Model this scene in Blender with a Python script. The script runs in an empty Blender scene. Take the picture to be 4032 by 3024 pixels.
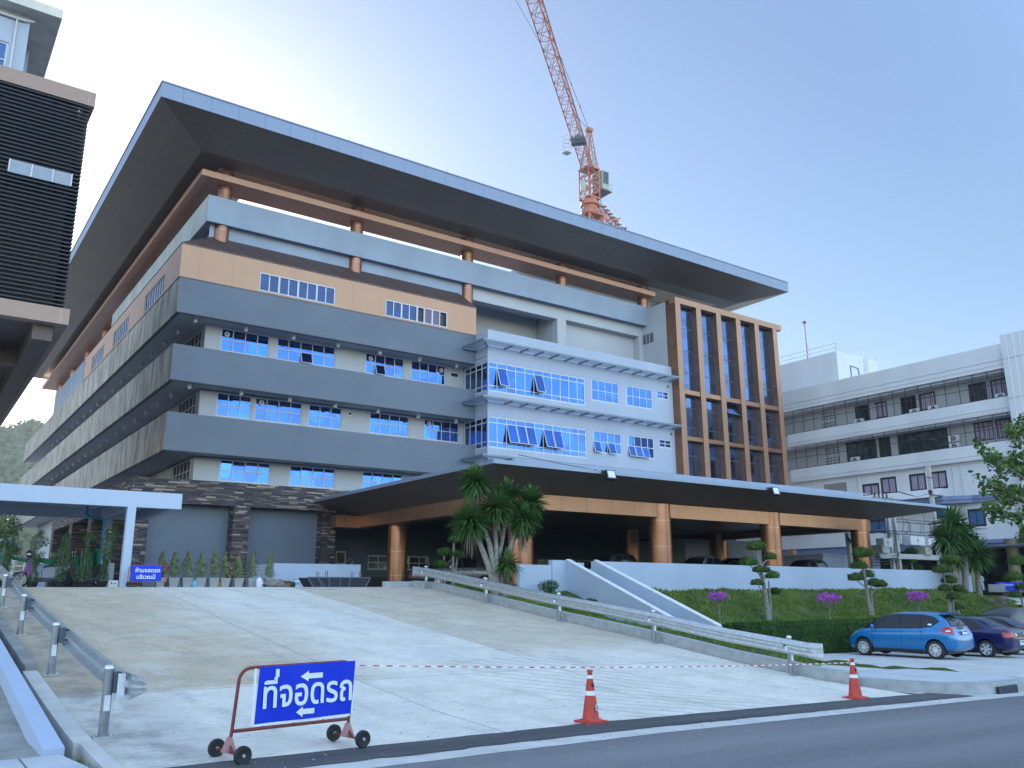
import bpy, bmesh, math, random
from math import pi, sin, cos, radians as rad
from mathutils import Vector, Matrix, noise
from mathutils.bvhtree import BVHTree
sc = bpy.context.scene
C = sc.collection
random.seed(7)
# ------------------------------------------------------------ camera
CAM = Vector((0, 0, 1.8))
yaw, pit, rol = rad(35.5865), rad(13.7748), rad(-.2340)
f_ = Vector((sin(yaw)*cos(pit), cos(yaw)*cos(pit), sin(pit)))
rt = Vector((cos(yaw), -sin(yaw), 0)); up = rt.cross(f_)
r1 = rt*cos(rol)+up*sin(rol); u1 = -rt*sin(rol)+up*cos(rol)
cd = bpy.data.cameras.new('camera'); cam = bpy.data.objects.new('camera', cd); C.objects.link(cam)
M = Matrix((( r1.x, u1.x, -f_.x, CAM.x), (r1.y, u1.y, -f_.y, CAM.y), (r1.z, u1.z, -f_.z, CAM.z), (0, 0, 0, 1)))
cam.matrix_world = M
cd.lens = 29.791; cd.sensor_width = 36; cd.clip_start = .1; cd.clip_end = 4000
sc.camera = cam
# ------------------------------------------------------------ light
SKY_FILL = 4.9
SUN_AZ, SUN_EL = rad(9), rad(21)       # azimuth clockwise from +Y
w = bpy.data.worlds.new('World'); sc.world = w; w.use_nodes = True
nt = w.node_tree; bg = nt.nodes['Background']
sky = nt.nodes.new('ShaderNodeTexSky'); sky.sky_type = 'NISHITA'; sky.sun_disc = False
sky.sun_elevation = SUN_EL; sky.sun_rotation = SUN_AZ; sky.air_density = 1.0; sky.dust_density = .7; sky.ozone_density = 2.0
# even out the brightness of the glow round the sun, keep the hue
bw = nt.nodes.new('ShaderNodeRGBToBW'); pw_ = nt.nodes.new('ShaderNodeMath'); pw_.operation = 'POWER'; pw_.inputs[1].default_value = -.14
vs_ = nt.nodes.new('ShaderNodeVectorMath'); vs_.operation = 'SCALE'
nt.links.new(sky.outputs[0], bw.inputs[0]); nt.links.new(bw.outputs[0], pw_.inputs[0]); nt.links.new(sky.outputs[0], vs_.inputs[0]); nt.links.new(pw_.outputs[0], vs_.inputs[3])
# added fill light: sky brightened overhead and behind the photographer (south), none towards the sun
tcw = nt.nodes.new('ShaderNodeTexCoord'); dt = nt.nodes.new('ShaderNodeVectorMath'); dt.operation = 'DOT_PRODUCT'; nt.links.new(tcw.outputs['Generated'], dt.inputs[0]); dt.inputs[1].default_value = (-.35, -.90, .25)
mrw = nt.nodes.new('ShaderNodeMapRange'); mrw.interpolation_type = 'SMOOTHSTEP'; mrw.inputs[1].default_value = -.55; mrw.inputs[2].default_value = .35; mrw.inputs[3].default_value = 1; mrw.inputs[4].default_value = SKY_FILL
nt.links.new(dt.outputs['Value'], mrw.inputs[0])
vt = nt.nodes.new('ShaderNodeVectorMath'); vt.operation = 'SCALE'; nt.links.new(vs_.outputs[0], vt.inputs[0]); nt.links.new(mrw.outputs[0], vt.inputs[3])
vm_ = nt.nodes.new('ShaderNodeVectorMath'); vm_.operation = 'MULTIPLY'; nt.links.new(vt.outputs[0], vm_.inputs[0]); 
wm = nt.nodes.new('ShaderNodeMix'); wm.data_type = 'RGBA'; wf = nt.nodes.new('ShaderNodeMapRange'); wf.inputs[1].default_value = 1; wf.inputs[2].default_value = SKY_FILL; nt.links.new(mrw.outputs[0], wf.inputs[0])
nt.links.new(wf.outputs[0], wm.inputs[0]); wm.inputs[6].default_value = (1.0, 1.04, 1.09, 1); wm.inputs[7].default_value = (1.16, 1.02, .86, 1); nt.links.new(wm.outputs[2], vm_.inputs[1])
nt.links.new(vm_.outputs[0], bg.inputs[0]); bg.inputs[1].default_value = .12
sl = bpy.data.lights.new('sun', 'SUN'); sl.energy = 3.0; sl.angle = rad(.5); sl.color = (1, .9, .76)
so = bpy.data.objects.new('sun', sl); C.objects.link(so)
sd = Vector((sin(SUN_AZ)*cos(SUN_EL), cos(SUN_AZ)*cos(SUN_EL), sin(SUN_EL)))
so.rotation_euler = sd.to_track_quat('Z', 'Y').to_euler()
sc.view_settings.view_transform = 'Standard'; sc.view_settings.look = 'None'
sc.view_settings.exposure = .78; sc.view_settings.gamma = 1
sc.cycles.max_bounces = 6; sc.cycles.diffuse_bounces = 3; sc.cycles.glossy_bounces = 3; sc.cycles.transparent_max_bounces = 6

# ------------------------------------------------------------ materials
MATS = {}
def mat(name, col, rough=.7, metal=0, noise_amt=.08, noise_scale=3, bump=0, bscale=40, spec=.5, lines=None, linecol=None, linew=.012, col2=None, streak=0, coat=0):
    """Principled with noise variation; lines = list of (axis expr, period, offset) joint lines in object space."""
    m = bpy.data.materials.new(name); MATS[name] = m; m.use_nodes = True
    t = m.node_tree; N = t.nodes; L = t.links; b = N['Principled BSDF']
    b.inputs['Roughness'].default_value = rough; b.inputs['Metallic'].default_value = metal
    b.inputs['Specular IOR Level'].default_value = spec
    if coat: b.inputs['Coat Weight'].default_value = coat; b.inputs['Coat Roughness'].default_value = .05
    tc = N.new('ShaderNodeTexCoord')
    nz = N.new('ShaderNodeTexNoise'); nz.inputs['Scale'].default_value = noise_scale; nz.inputs['Detail'].default_value = 6
    L.new(tc.outputs['Object'], nz.inputs['Vector'])
    if streak:
        mp = N.new('ShaderNodeMapping'); mp.inputs['Scale'].default_value = (1, 1, streak)
        L.new(tc.outputs['Object'], mp.inputs[0]); L.new(mp.outputs[0], nz.inputs['Vector'])
    rmp = N.new('ShaderNodeMapRange'); rmp.inputs[1].default_value = .3; rmp.inputs[2].default_value = .7
    L.new(nz.outputs[0], rmp.inputs[0])
    mix = N.new('ShaderNodeMix'); mix.data_type = 'RGBA'
    c2 = col2 if col2 else [c*(1+noise_amt) for c in col]; c1 = col if col2 else [c*(1-noise_amt) for c in col]
    mix.inputs[6].default_value = (*c1, 1); mix.inputs[7].default_value = (*c2, 1)
    L.new(rmp.outputs[0], mix.inputs[0]); out = mix.outputs[2]
    if lines:
        sep = N.new('ShaderNodeSeparateXYZ'); L.new(tc.outputs['Object'], sep.inputs[0])
        acc = None
        for ax, per, off in lines:
            a = sep.outputs['XYZ'.index(ax)] if len(ax) == 1 else None
            if a is None:
                ad = N.new('ShaderNodeMath'); ad.operation = 'ADD'; L.new(sep.outputs[0], ad.inputs[0]); L.new(sep.outputs[1], ad.inputs[1]); a = ad.outputs[0]
            s = N.new('ShaderNodeMath'); s.operation = 'SUBTRACT'; L.new(a, s.inputs[0]); s.inputs[1].default_value = off
            d = N.new('ShaderNodeMath'); d.operation = 'PINGPONG'; L.new(s.outputs[0], d.inputs[0]); d.inputs[1].default_value = per/2
            lt = N.new('ShaderNodeMath'); lt.operation = 'LESS_THAN'; L.new(d.outputs[0], lt.inputs[0]); lt.inputs[1].default_value = linew
            if acc is None: acc = lt.outputs[0]
            else:
                mx = N.new('ShaderNodeMath'); mx.operation = 'MAXIMUM'; L.new(acc, mx.inputs[0]); L.new(lt.outputs[0], mx.inputs[1]); acc = mx.outputs[0]
        mm = N.new('ShaderNodeMix'); mm.data_type = 'RGBA'; L.new(acc, mm.inputs[0]); L.new(out, mm.inputs[6])
        lc = linecol or [c*.6 for c in col]; mm.inputs[7].default_value = (*lc, 1); out = mm.outputs[2]
    L.new(out, b.inputs['Base Color'])
    if bump:
        n2 = N.new('ShaderNodeTexNoise'); n2.inputs['Scale'].default_value = bscale; n2.inputs['Detail'].default_value = 5
        L.new(tc.outputs['Object'], n2.inputs['Vector'])
        bp = N.new('ShaderNodeBump'); bp.inputs['Strength'].default_value = bump; bp.inputs['Distance'].default_value = .03
        L.new(n2.outputs[0], bp.inputs['Height']); L.new(bp.outputs[0], b.inputs['Normal'])
    return m
WHITE = mat('white_plaster', (.40, .46, .58), .85, noise_amt=.05, noise_scale=.6, bump=.25, bscale=25, streak=.25)
BAYW = mat('bay_plaster', (.37, .42, .53), .85, noise_amt=.05, noise_scale=.5, bump=.3, bscale=20, streak=.3)
PAINT = mat('blue_grey_paint', (.125, .150, .195), .7, noise_amt=.07, noise_scale=.5, bump=.15, bscale=6)
BANDC = mat('pale_blue_paint', (.27, .325, .43), .75, noise_amt=.08, noise_scale=.5, bump=.15, bscale=8, streak=.3)
REC = mat('recess_plaster', (.36, .38, .43), .85, noise_amt=.04, noise_scale=.5)
PEACH = mat('peach_panel', (.46, .262, .168), .5, .15, noise_amt=.03, noise_scale=.6, lines=[('XY', 1.95, .2)], linecol=(.32, .2, .13), linew=.012)
COPPER = mat('copper_panel', (.30, .145, .088), .33, .8, noise_amt=.12, noise_scale=1.2, bump=.04, bscale=2, lines=[('Z', 1.3, .1)], linecol=(.50, .32, .23), linew=.012)
COPFR = mat('skylit_copper', (.36, .20, .125), .45, .3, noise_amt=.06, noise_scale=.8, lines=[('Z', 1.3, .1)], linecol=(.25, .14, .09), linew=.012)  # paler copper for fronts; the south sky's light is in the colour
COPBM = mat('copper_beam_panel', (.34, .18, .11), .36, .7, noise_amt=.10, noise_scale=.9, bump=.04, bscale=2, lines=[('XY', 1.55, .3)], linecol=(.19, .10, .06), linew=.014)
SLABC = mat('copper_slab', (.46, .25, .17), .4, .4, noise_amt=.05, noise_scale=.6, lines=[('XY', 1.9, .3)], linecol=(.5, .34, .26), linew=.012)
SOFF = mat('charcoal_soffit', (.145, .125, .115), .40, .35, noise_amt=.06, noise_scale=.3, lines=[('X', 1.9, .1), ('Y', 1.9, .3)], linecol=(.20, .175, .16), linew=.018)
INSOF = mat('sunlit_inner_soffit', (.76, .62, .50), .6, noise_amt=.04, lines=[('X', 1.9, .1)], linecol=(.3, .25, .22))  # same soffit, coloured pale as if sunlit from behind
FASC = mat('silver_fascia', (.20, .245, .35), .45, .2, noise_amt=.03, noise_scale=.4, lines=[('XY', 1.55, .3)], linecol=(.09, .13, .25), linew=.014)
SHING = mat('brown_sheet', (.10, .062, .058), .45, .3, noise_amt=.12, noise_scale=2, lines=[('XY', 1.5, .3)], linecol=(.26, .19, .17), linew=.02)
FRAME = mat('white_frame', (.50, .53, .60), .5, noise_amt=.02)
DFRAME = mat('dark_frame', (.02, .015, .03), .5)
GREYM = mat('grey_steel', (.10, .12, .16), .5, .3)
GALV = mat('galvanised', (.56, .58, .60), .34, .7, noise_amt=.14, noise_scale=9, bump=.05, bscale=12)
POSTM = mat('galvanised_post', (.24, .25, .265), .42, .6, noise_amt=.15, noise_scale=9)
LIGHTM = mat('downlight_white', (.55, .55, .57), .6)
CONC = mat('concrete', (.52, .50, .47), .85, noise_amt=.12, noise_scale=2.5, bump=.4, bscale=30)
CONCD = mat('old_concrete', (.27, .26, .245), .9, noise_amt=.25, noise_scale=2.2, bump=.6, bscale=25, streak=.5)
KERB = mat('kerb_concrete', (.36, .37, .38), .85, noise_amt=.15, noise_scale=5, bump=.4, bscale=40)
BLACK = mat('black_plastic', (.012, .012, .014), .45)
RUBBER = mat('rubber', (.018, .018, .02), .75)
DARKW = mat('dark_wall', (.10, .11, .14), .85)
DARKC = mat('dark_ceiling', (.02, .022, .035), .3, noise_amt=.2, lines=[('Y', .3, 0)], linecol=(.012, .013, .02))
RED = mat('red_paint', (.45, .035, .02), .5, noise_amt=.2, noise_scale=20)
RUST = mat('rusty_red_tube', (.17, .025, .02), .5, noise_amt=.35, noise_scale=25)
ORANGE = mat('crane_red', (.42, .13, .075), .45, noise_amt=.15, noise_scale=1.5)
BLUE = mat('sign_blue', (.003, .032, .55), .45, noise_amt=.03, spec=.3)
SWHITE = mat('sign_white', (.72, .76, .8), .5, noise_amt=.02)
CREAM = mat('crane_cream', (.32, .35, .29), .5)
TRUNK = mat('bark', (.19, .17, .15), .9, noise_amt=.35, noise_scale=8, bump=.6, bscale=20)
PALEBARK = mat('pale_bark', (.15, .135, .115), .9, col2=(.30, .275, .24), noise_scale=9, bump=.5, bscale=20)
LEAFD = mat('leaf_dark', (.018, .050, .010), .6, col2=(.045, .10, .02), noise_scale=3, spec=.08)
LEAFT = mat('leaf_topiary', (.030, .062, .012), .6, col2=(.085, .14, .03), noise_scale=5, spec=.08)
LEAFC = mat('leaf_conifer', (.13, .16, .075), .6, col2=(.26, .27, .13), noise_scale=5, spec=.08)
LEAFH = mat('leaf_hedge', (.010, .032, .008), .6, col2=(.045, .095, .020), noise_scale=6, spec=.08)
LEAFP = mat('leaf_dracaena', (.022, .070, .018), .45, col2=(.09, .17, .045), noise_scale=2.5, spec=.25)
LEAFS = mat('leaf_tree', (.04, .09, .03), .5, col2=(.12, .18, .04), noise_scale=1.2, spec=.12)
GRASSM = mat('grass', (.06, .12, .015), .8, col2=(.17, .225, .045), noise_scale=.8, spec=.05)
SOILG = mat('lawn_soil', (.025, .045, .008), .9, col2=(.085, .11, .025), noise_scale=.9, bump=.5, bscale=6)
MAGENTA = mat('magenta_petal', (.42, .03, .50), .6, col2=(.55, .08, .62), noise_scale=8)
POTG = mat('grey_pot', (.36, .36, .37), .8, noise_amt=.08)
GREENNET = mat('green_net', (.01, .16, .07), .8)
OLDW = mat('old_white_wall', (.55, .56, .59), .85, noise_amt=.07, noise_scale=.35, bump=.2, bscale=12, streak=.2)
OLDBLUE = mat('blue_trim', (.15, .19, .33), .7)
OLDREC = mat('corridor_wall', (.33, .34, .36), .9, noise_amt=.06, noise_scale=.6)
SKIN = mat('skin', (.2, .12, .08), .6); CLOTHD = mat('dark_cloth', (.015, .017, .03), .9); CLOTHW = mat('pale_cloth', (.45, .45, .47), .9)
BLUEPIPE = mat('blue_pipe', (.03, .16, .30), .4)
CARBLUE = mat('car_bright_blue', (.002, .155, .40), .3, .3, noise_amt=.02, coat=.8)
CARNAVY = mat('car_navy', (.003, .005, .075), .3, .2, noise_amt=.02, coat=.6)
AWN = mat('awning_metal', (.20, .235, .29), .5, .3)
CARBLK = mat('car_black', (.006, .007, .009), .3, .1, noise_amt=.02, spec=.3, coat=.35)
CARSIL = mat('car_silver', (.30, .31, .33), .3, .6, noise_amt=.02, coat=1)
CARGLS = mat('car_glass', (.008, .010, .013), .07, 0, noise_amt=.0, spec=.45)
CHROME = mat('alloy', (.75, .75, .76), .3, .55)
LAMPR = mat('tail_red', (.35, .01, .01), .2, spec=.8); LAMPW = mat('lamp_clear', (.6, .6, .62), .15, .3)
CURT = mat('curtain', (.34, .28, .36), .8, lines=[('Y', .16, 0)], linecol=(.16, .13, .19), linew=.03)
CURTB = mat('blue_curtain', (.05, .13, .30), .8, lines=[('Y', .16, 0)], linecol=(.02, .06, .15), linew=.03)
PURPLE = mat('scooter_purple', (.22, .07, .25), .3, coat=.5)
TARP = mat('mixed_cloth', (.10, .11, .13), .8, col2=(.32, .28, .24), noise_scale=14)
LIT = mat('plate_white', (.7, .72, .75), .5)

def glass(name, tint, base=(.01, .02, .05), fac=.5, rough=.02):
    m = bpy.data.materials.new(name); MATS[name] = m; m.use_nodes = True; t = m.node_tree; N = t.nodes; L = t.links
    b = N['Principled BSDF']; b.inputs['Base Color'].default_value = (*base, 1); b.inputs['Roughness'].default_value = .2
    g = N.new('ShaderNodeBsdfGlossy'); g.inputs['Color'].default_value = (*tint, 1); g.inputs['Roughness'].default_value = rough
    tc = N.new('ShaderNodeTexCoord'); nz = N.new('ShaderNodeTexNoise'); nz.inputs['Scale'].default_value = .7; L.new(tc.outputs['Object'], nz.inputs['Vector'])
    bp = N.new('ShaderNodeBump'); bp.inputs['Strength'].default_value = .10; bp.inputs['Distance'].default_value = .05
    L.new(nz.outputs[0], bp.inputs['Height']); L.new(bp.outputs[0], g.inputs['Normal'])
    mx = N.new('ShaderNodeMixShader')
    vo = N.new('ShaderNodeTexVoronoi'); vo.inputs['Scale'].default_value = .9; L.new(tc.outputs['Object'], vo.inputs['Vector'])
    bwv = N.new('ShaderNodeRGBToBW'); L.new(vo.outputs['Color'], bwv.inputs[0]); mrv = N.new('ShaderNodeMapRange'); mrv.inputs[1].default_value = .2; mrv.inputs[2].default_value = .8; mrv.inputs[3].default_value = fac*.62; mrv.inputs[4].default_value = min(1, fac*1.12)
    L.new(bwv.outputs[0], mrv.inputs[0]); L.new(mrv.outputs[0], mx.inputs[0])
    L.new(b.outputs[0], mx.inputs[1]); L.new(g.outputs[0], mx.inputs[2]); L.new(mx.outputs[0], N['Material Output'].inputs[0])
    return m
GBLUE = glass('blue_reflective_glass', (.050, .150, .50), fac=.85)
GPE = glass('grey_sliding_glass', (.045, .07, .15), (.01, .012, .02), fac=.8)
GDARK = glass('dark_glass', (.35, .4, .5), (.006, .008, .012), .07)
GTOW = glass('tower_glass', (.10, .19, .42), (.006, .009, .015), .6)
GGREEN = glass('green_glass', (.2, .35, .3), (.015, .03, .03), .15)

def stone_mat():
    m = bpy.data.materials.new('stacked_stone'); m.use_nodes = True; t = m.node_tree; N = t.nodes; L = t.links; b = N['Principled BSDF']
    b.inputs['Roughness'].default_value = .75
    tc = N.new('ShaderNodeTexCoord'); sp = N.new('ShaderNodeSeparateXYZ'); L.new(tc.outputs['Object'], sp.inputs[0])
    def M_(op, a, b_=None):
        n = N.new('ShaderNodeMath'); n.operation = op
        for i, v in enumerate((a, b_)):
            if v is None: continue
            if isinstance(v, (int, float)): n.inputs[i].default_value = v
            else: L.new(v, n.inputs[i])
        return n.outputs[0]
    u = M_('ADD', sp.outputs[0], sp.outputs[1]); v = M_('DIVIDE', sp.outputs[2], .085); row = M_('FLOOR', v)
    wn = N.new('ShaderNodeTexWhiteNoise'); wn.noise_dimensions = '1D'; L.new(row, wn.inputs['W'])
    uu = M_('ADD', M_('DIVIDE', u, .52), M_('MULTIPLY', wn.outputs[0], 7.3)); cell = M_('FLOOR', uu)
    cb = N.new('ShaderNodeCombineXYZ'); L.new(row, cb.inputs[0]); L.new(cell, cb.inputs[1])
    w2 = N.new('ShaderNodeTexWhiteNoise'); w2.noise_dimensions = '2D'; L.new(cb.outputs[0], w2.inputs['Vector'])
    cr = N.new('ShaderNodeValToRGB'); L.new(w2.outputs[0], cr.inputs[0]); e = cr.color_ramp; e.interpolation = 'CONSTANT'
    for p, c in ((0, (.030, .026, .034)), (.28, (.065, .050, .055)), (.5, (.045, .045, .055)), (.64, (.115, .08, .068)), (.80, (.19, .14, .115)), (.93, (.32, .255, .205))):
        k = e.elements.new(p) if p else e.elements[0]; k.position = p; k.color = (*c, 1)
    edge = M_('LESS_THAN', M_('FRACT', v), .14); mx = N.new('ShaderNodeMix'); mx.data_type = 'RGBA'; L.new(edge, mx.inputs[0]); L.new(cr.outputs[0], mx.inputs[6]); mx.inputs[7].default_value = (.012, .011, .014, 1)
    L.new(mx.outputs[2], b.inputs['Base Color'])
    bp = N.new('ShaderNodeBump'); bp.inputs['Strength'].default_value = .8; bp.inputs['Distance'].default_value = .04
    L.new(w2.outputs[0], bp.inputs['Height']); L.new(bp.outputs[0], b.inputs['Normal'])
    return m
STONE = stone_mat()
def conc_side():   # raw stained concrete on the side of the balconies
    return mat('stained_side', (.20, .165, .125), .8, noise_amt=.3, noise_scale=2.2, col2=(.52, .48, .41), streak=.25, bump=.3, bscale=4)
SIDEC = conc_side()
SIDEB = mat('weathered_band_side', (.36, .37, .36), .8, noise_scale=1.0, col2=(.48, .50, .50), streak=.3)

def ramp_mat():
    m = bpy.data.materials.new('ramp_concrete'); m.use_nodes = True; t = m.node_tree; N = t.nodes; L = t.links; b = N['Principled BSDF']
    b.inputs['Roughness'].default_value = .8
    tc = N.new('ShaderNodeTexCoord'); sp = N.new('ShaderNodeSeparateXYZ'); L.new(tc.outputs['Object'], sp.inputs[0])
    def math(op, a, b_=None, c=None):
        n = N.new('ShaderNodeMath'); n.operation = op
        for i, v in enumerate((a, b_, c)):
            if v is None: continue
            if isinstance(v, (int, float)): n.inputs[i].default_value = v
            else: L.new(v, n.inputs[i])
        return n.outputs[0]
    def nz(scale, sc3=(1, 1, 1), det=6, rough=.6):
        mp = N.new('ShaderNodeMapping'); mp.inputs['Scale'].default_value = sc3; L.new(tc.outputs['Object'], mp.inputs[0])
        n = N.new('ShaderNodeTexNoise'); n.inputs['Scale'].default_value = scale; n.inputs['Detail'].default_value = det; n.inputs['Roughness'].default_value = rough
        L.new(mp.outputs[0], n.inputs['Vector']); return n.outputs[0]
    def rng(v, a, b_, lo=0, hi=1):
        n = N.new('ShaderNodeMapRange'); n.inputs[1].default_value = a; n.inputs[2].default_value = b_; n.inputs[3].default_value = lo; n.inputs[4].default_value = hi; L.new(v, n.inputs[0]); return n.outputs[0]
    def mixc(f, a, b_):
        n = N.new('ShaderNodeMix'); n.data_type = 'RGBA'
        if isinstance(f, float): n.inputs[0].default_value = f
        else: L.new(f, n.inputs[0])
        for i, v in ((6, a), (7, b_)):
            if isinstance(v, tuple): n.inputs[i].default_value = (*v, 1)
            else: L.new(v, n.inputs[i])
        return n.outputs[2]
    X, Y = sp.outputs[0], sp.outputs[1]
    big = nz(.35, (1, 1, 1), 9, .65); mid = nz(1.9, (.8, .8, 1), 10, .72); fine = nz(11, (1, 1, 1), 6, .75)
    pale = mixc(rng(mid, .3, .7), (.58, .54, .47), (.74, .685, .60))
    tan = mixc(rng(mid, .3, .7), (.42, .335, .235), (.60, .49, .36))
    # older tan slabs: left lane beyond y=14.3, right lane beyond y=15.5
    jit = math('MULTIPLY', math('SUBTRACT', big, .5), 7.0)
    m1 = rng(math('ADD', math('SUBTRACT', Y, 14.3), math('MULTIPLY', jit, .25)), -.1, .2)
    lft = rng(math('ADD', math('SUBTRACT', 7.0, X), jit), -1.3, 1.5)
    rgt = rng(math('ADD', math('SUBTRACT', X, 11.4), math('MULTIPLY', jit, .05)), -.03, .05)
    m2 = rng(math('SUBTRACT', Y, 15.8), -.5, 1.2)
    f = math('MAXIMUM', math('MULTIPLY', m1, lft), math('MULTIPLY', math('MULTIPLY', rgt, m2), .75))
    col = mixc(f, pale, tan)
    # pale bald spots
    spot = math('MULTIPLY', rng(nz(.55, (1, .6, 1), 10, .75), .54, .62), .4)
    col = mixc(spot, col, (.62, .61, .59))
    # grime patches and scrapes
    g1 = math('MULTIPLY', rng(nz(1.1, (.45, 2.2, 1), 12, .82), .56, .68), .45)
    col = mixc(g1, col, (.16, .16, .17))
    d = rng(math('ABSOLUTE', math('SUBTRACT', X, 2.6)), 0, 1.1, 1, 0)
    col = mixc(math('MULTIPLY', math('MULTIPLY', d, rng(mid, .38, .6)), .7), col, (.12, .11, .115))
    tk = math('MULTIPLY', math('MULTIPLY', rng(math('ABSOLUTE', math('SUBTRACT', math('PINGPONG', math('ADD', math('ADD', X, math('MULTIPLY', Y, .22)), math('MULTIPLY', big, 1.6)), 1.7), .8)), 0, .28, 1, 0), rng(nz(2.2, (2.5, .4, 1), 8, .7), .42, .62)), .30)
    col = mixc(tk, col, (.20, .20, .20))
    sp2 = math('MULTIPLY', rng(nz(3.2, (.5, 1.7, 1), 10, .75), .61, .66), .65)
    col = mixc(sp2, col, (.17, .17, .175))
    mot = rng(nz(.7, (1, 1, 1), 8, .6), .35, .65, .92, 1.06)
    fi = rng(fine, .3, .7, .88, 1.10)
    sc1 = N.new('ShaderNodeVectorMath'); sc1.operation = 'SCALE'; L.new(col, sc1.inputs[0]); L.new(math('MULTIPLY', mot, fi), sc1.inputs[3]); col = sc1.outputs[0]
    # joints
    def line(v, at, wd): return math('LESS_THAN', math('ABSOLUTE', math('SUBTRACT', v, at)), wd)
    jn = None
    for v, at, wd in ((X, 6.9, .02), (X, 11.4, .02), (Y, 14.3, .02), (Y, 24.0, .015)):
        l = line(v, at, wd); jn = l if jn is None else math('MAXIMUM', jn, l)
    col = mixc(math('MULTIPLY', jn, .45), col, (.14, .14, .15))
    # scored diagonal grooves in the right lanes
    dg = math('PINGPONG', math('ADD', math('MULTIPLY', X, .75), math('MULTIPLY', Y, .66)), .19)
    gv = math('LESS_THAN', dg, .016)
    inx = math('MULTIPLY', math('GREATER_THAN', X, 9.3), math('LESS_THAN', X, 12.6))
    iny = math('MULTIPLY', math('GREATER_THAN', Y, 9.9), math('LESS_THAN', Y, 15.6))
    gm = math('MULTIPLY', gv, math('MULTIPLY', inx, iny))
    dg2 = math('PINGPONG', math('ADD', math('MULTIPLY', X, .25), math('MULTIPLY', Y, 1)), .1)
    gv2 = math('MULTIPLY', math('LESS_THAN', dg2, .018), math('MULTIPLY', math('GREATER_THAN', X, 9.0), math('GREATER_THAN', Y, 14.3)))
    gall = math('MAXIMUM', gm, math('MULTIPLY', gv2, .5))
    col = mixc(math('MULTIPLY', gall, .75), col, (.17, .17, .18))
    L.new(col, b.inputs['Base Color'])
    bp = N.new('ShaderNodeBump'); bp.inputs['Strength'].default_value = .35; bp.inputs['Distance'].default_value = .02
    L.new(math('SUBTRACT', fine, gall), bp.inputs['Height']); L.new(bp.outputs[0], b.inputs['Normal'])
    return m
RAMP = ramp_mat()
def asphalt(name, c1, c2, sc_, big=.25):
    m = bpy.data.materials.new(name); m.use_nodes = True; t = m.node_tree; N = t.nodes; L = t.links; b = N['Principled BSDF']
    b.inputs['Roughness'].default_value = .75
    tc = N.new('ShaderNodeTexCoord')
    n1 = N.new('ShaderNodeTexNoise'); n1.inputs['Scale'].default_value = sc_; n1.inputs['Detail'].default_value = 8; n1.inputs['Roughness'].default_value = .85; L.new(tc.outputs['Object'], n1.inputs['Vector'])
    n2 = N.new('ShaderNodeTexNoise'); n2.inputs['Scale'].default_value = big; n2.inputs['Detail'].default_value = 8; L.new(tc.outputs['Object'], n2.inputs['Vector'])
    mp = N.new('ShaderNodeMapping'); mp.inputs['Scale'].default_value = (.35, 3, 1); L.new(tc.outputs['Object'], mp.inputs[0]); L.new(mp.outputs[0], n2.inputs['Vector'])
    ad = N.new('ShaderNodeMath'); ad.operation = 'MULTIPLY_ADD'; L.new(n1.outputs[0], ad.inputs[0]); ad.inputs[1].default_value = .9; L.new(n2.outputs[0], ad.inputs[2])
    r = N.new('ShaderNodeMapRange'); r.inputs[1].default_value = .6; r.inputs[2].default_value = 1.25; L.new(ad.outputs[0], r.inputs[0])
    mx = N.new('ShaderNodeMix'); mx.data_type = 'RGBA'; mx.inputs[6].default_value = (*c1, 1); mx.inputs[7].default_value = (*c2, 1)
    L.new(r.outputs[0], mx.inputs[0]); L.new(mx.outputs[2], b.inputs['Base Color'])
    bp = N.new('ShaderNodeBump'); bp.inputs['Strength'].default_value = .6; bp.inputs['Distance'].default_value = .02
    L.new(n1.outputs[0], bp.inputs['Height']); L.new(bp.outputs[0], b.inputs['Normal'])
    return m
ASPH = asphalt('asphalt', (.085, .085, .092), (.235, .23, .24), 14)
ASPHD = asphalt('fresh_asphalt', (.025, .026, .03), (.10, .10, .105), 16, .8)
LOUV = mat('black_louvre', (.02, .022, .032), .5, .2)

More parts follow.
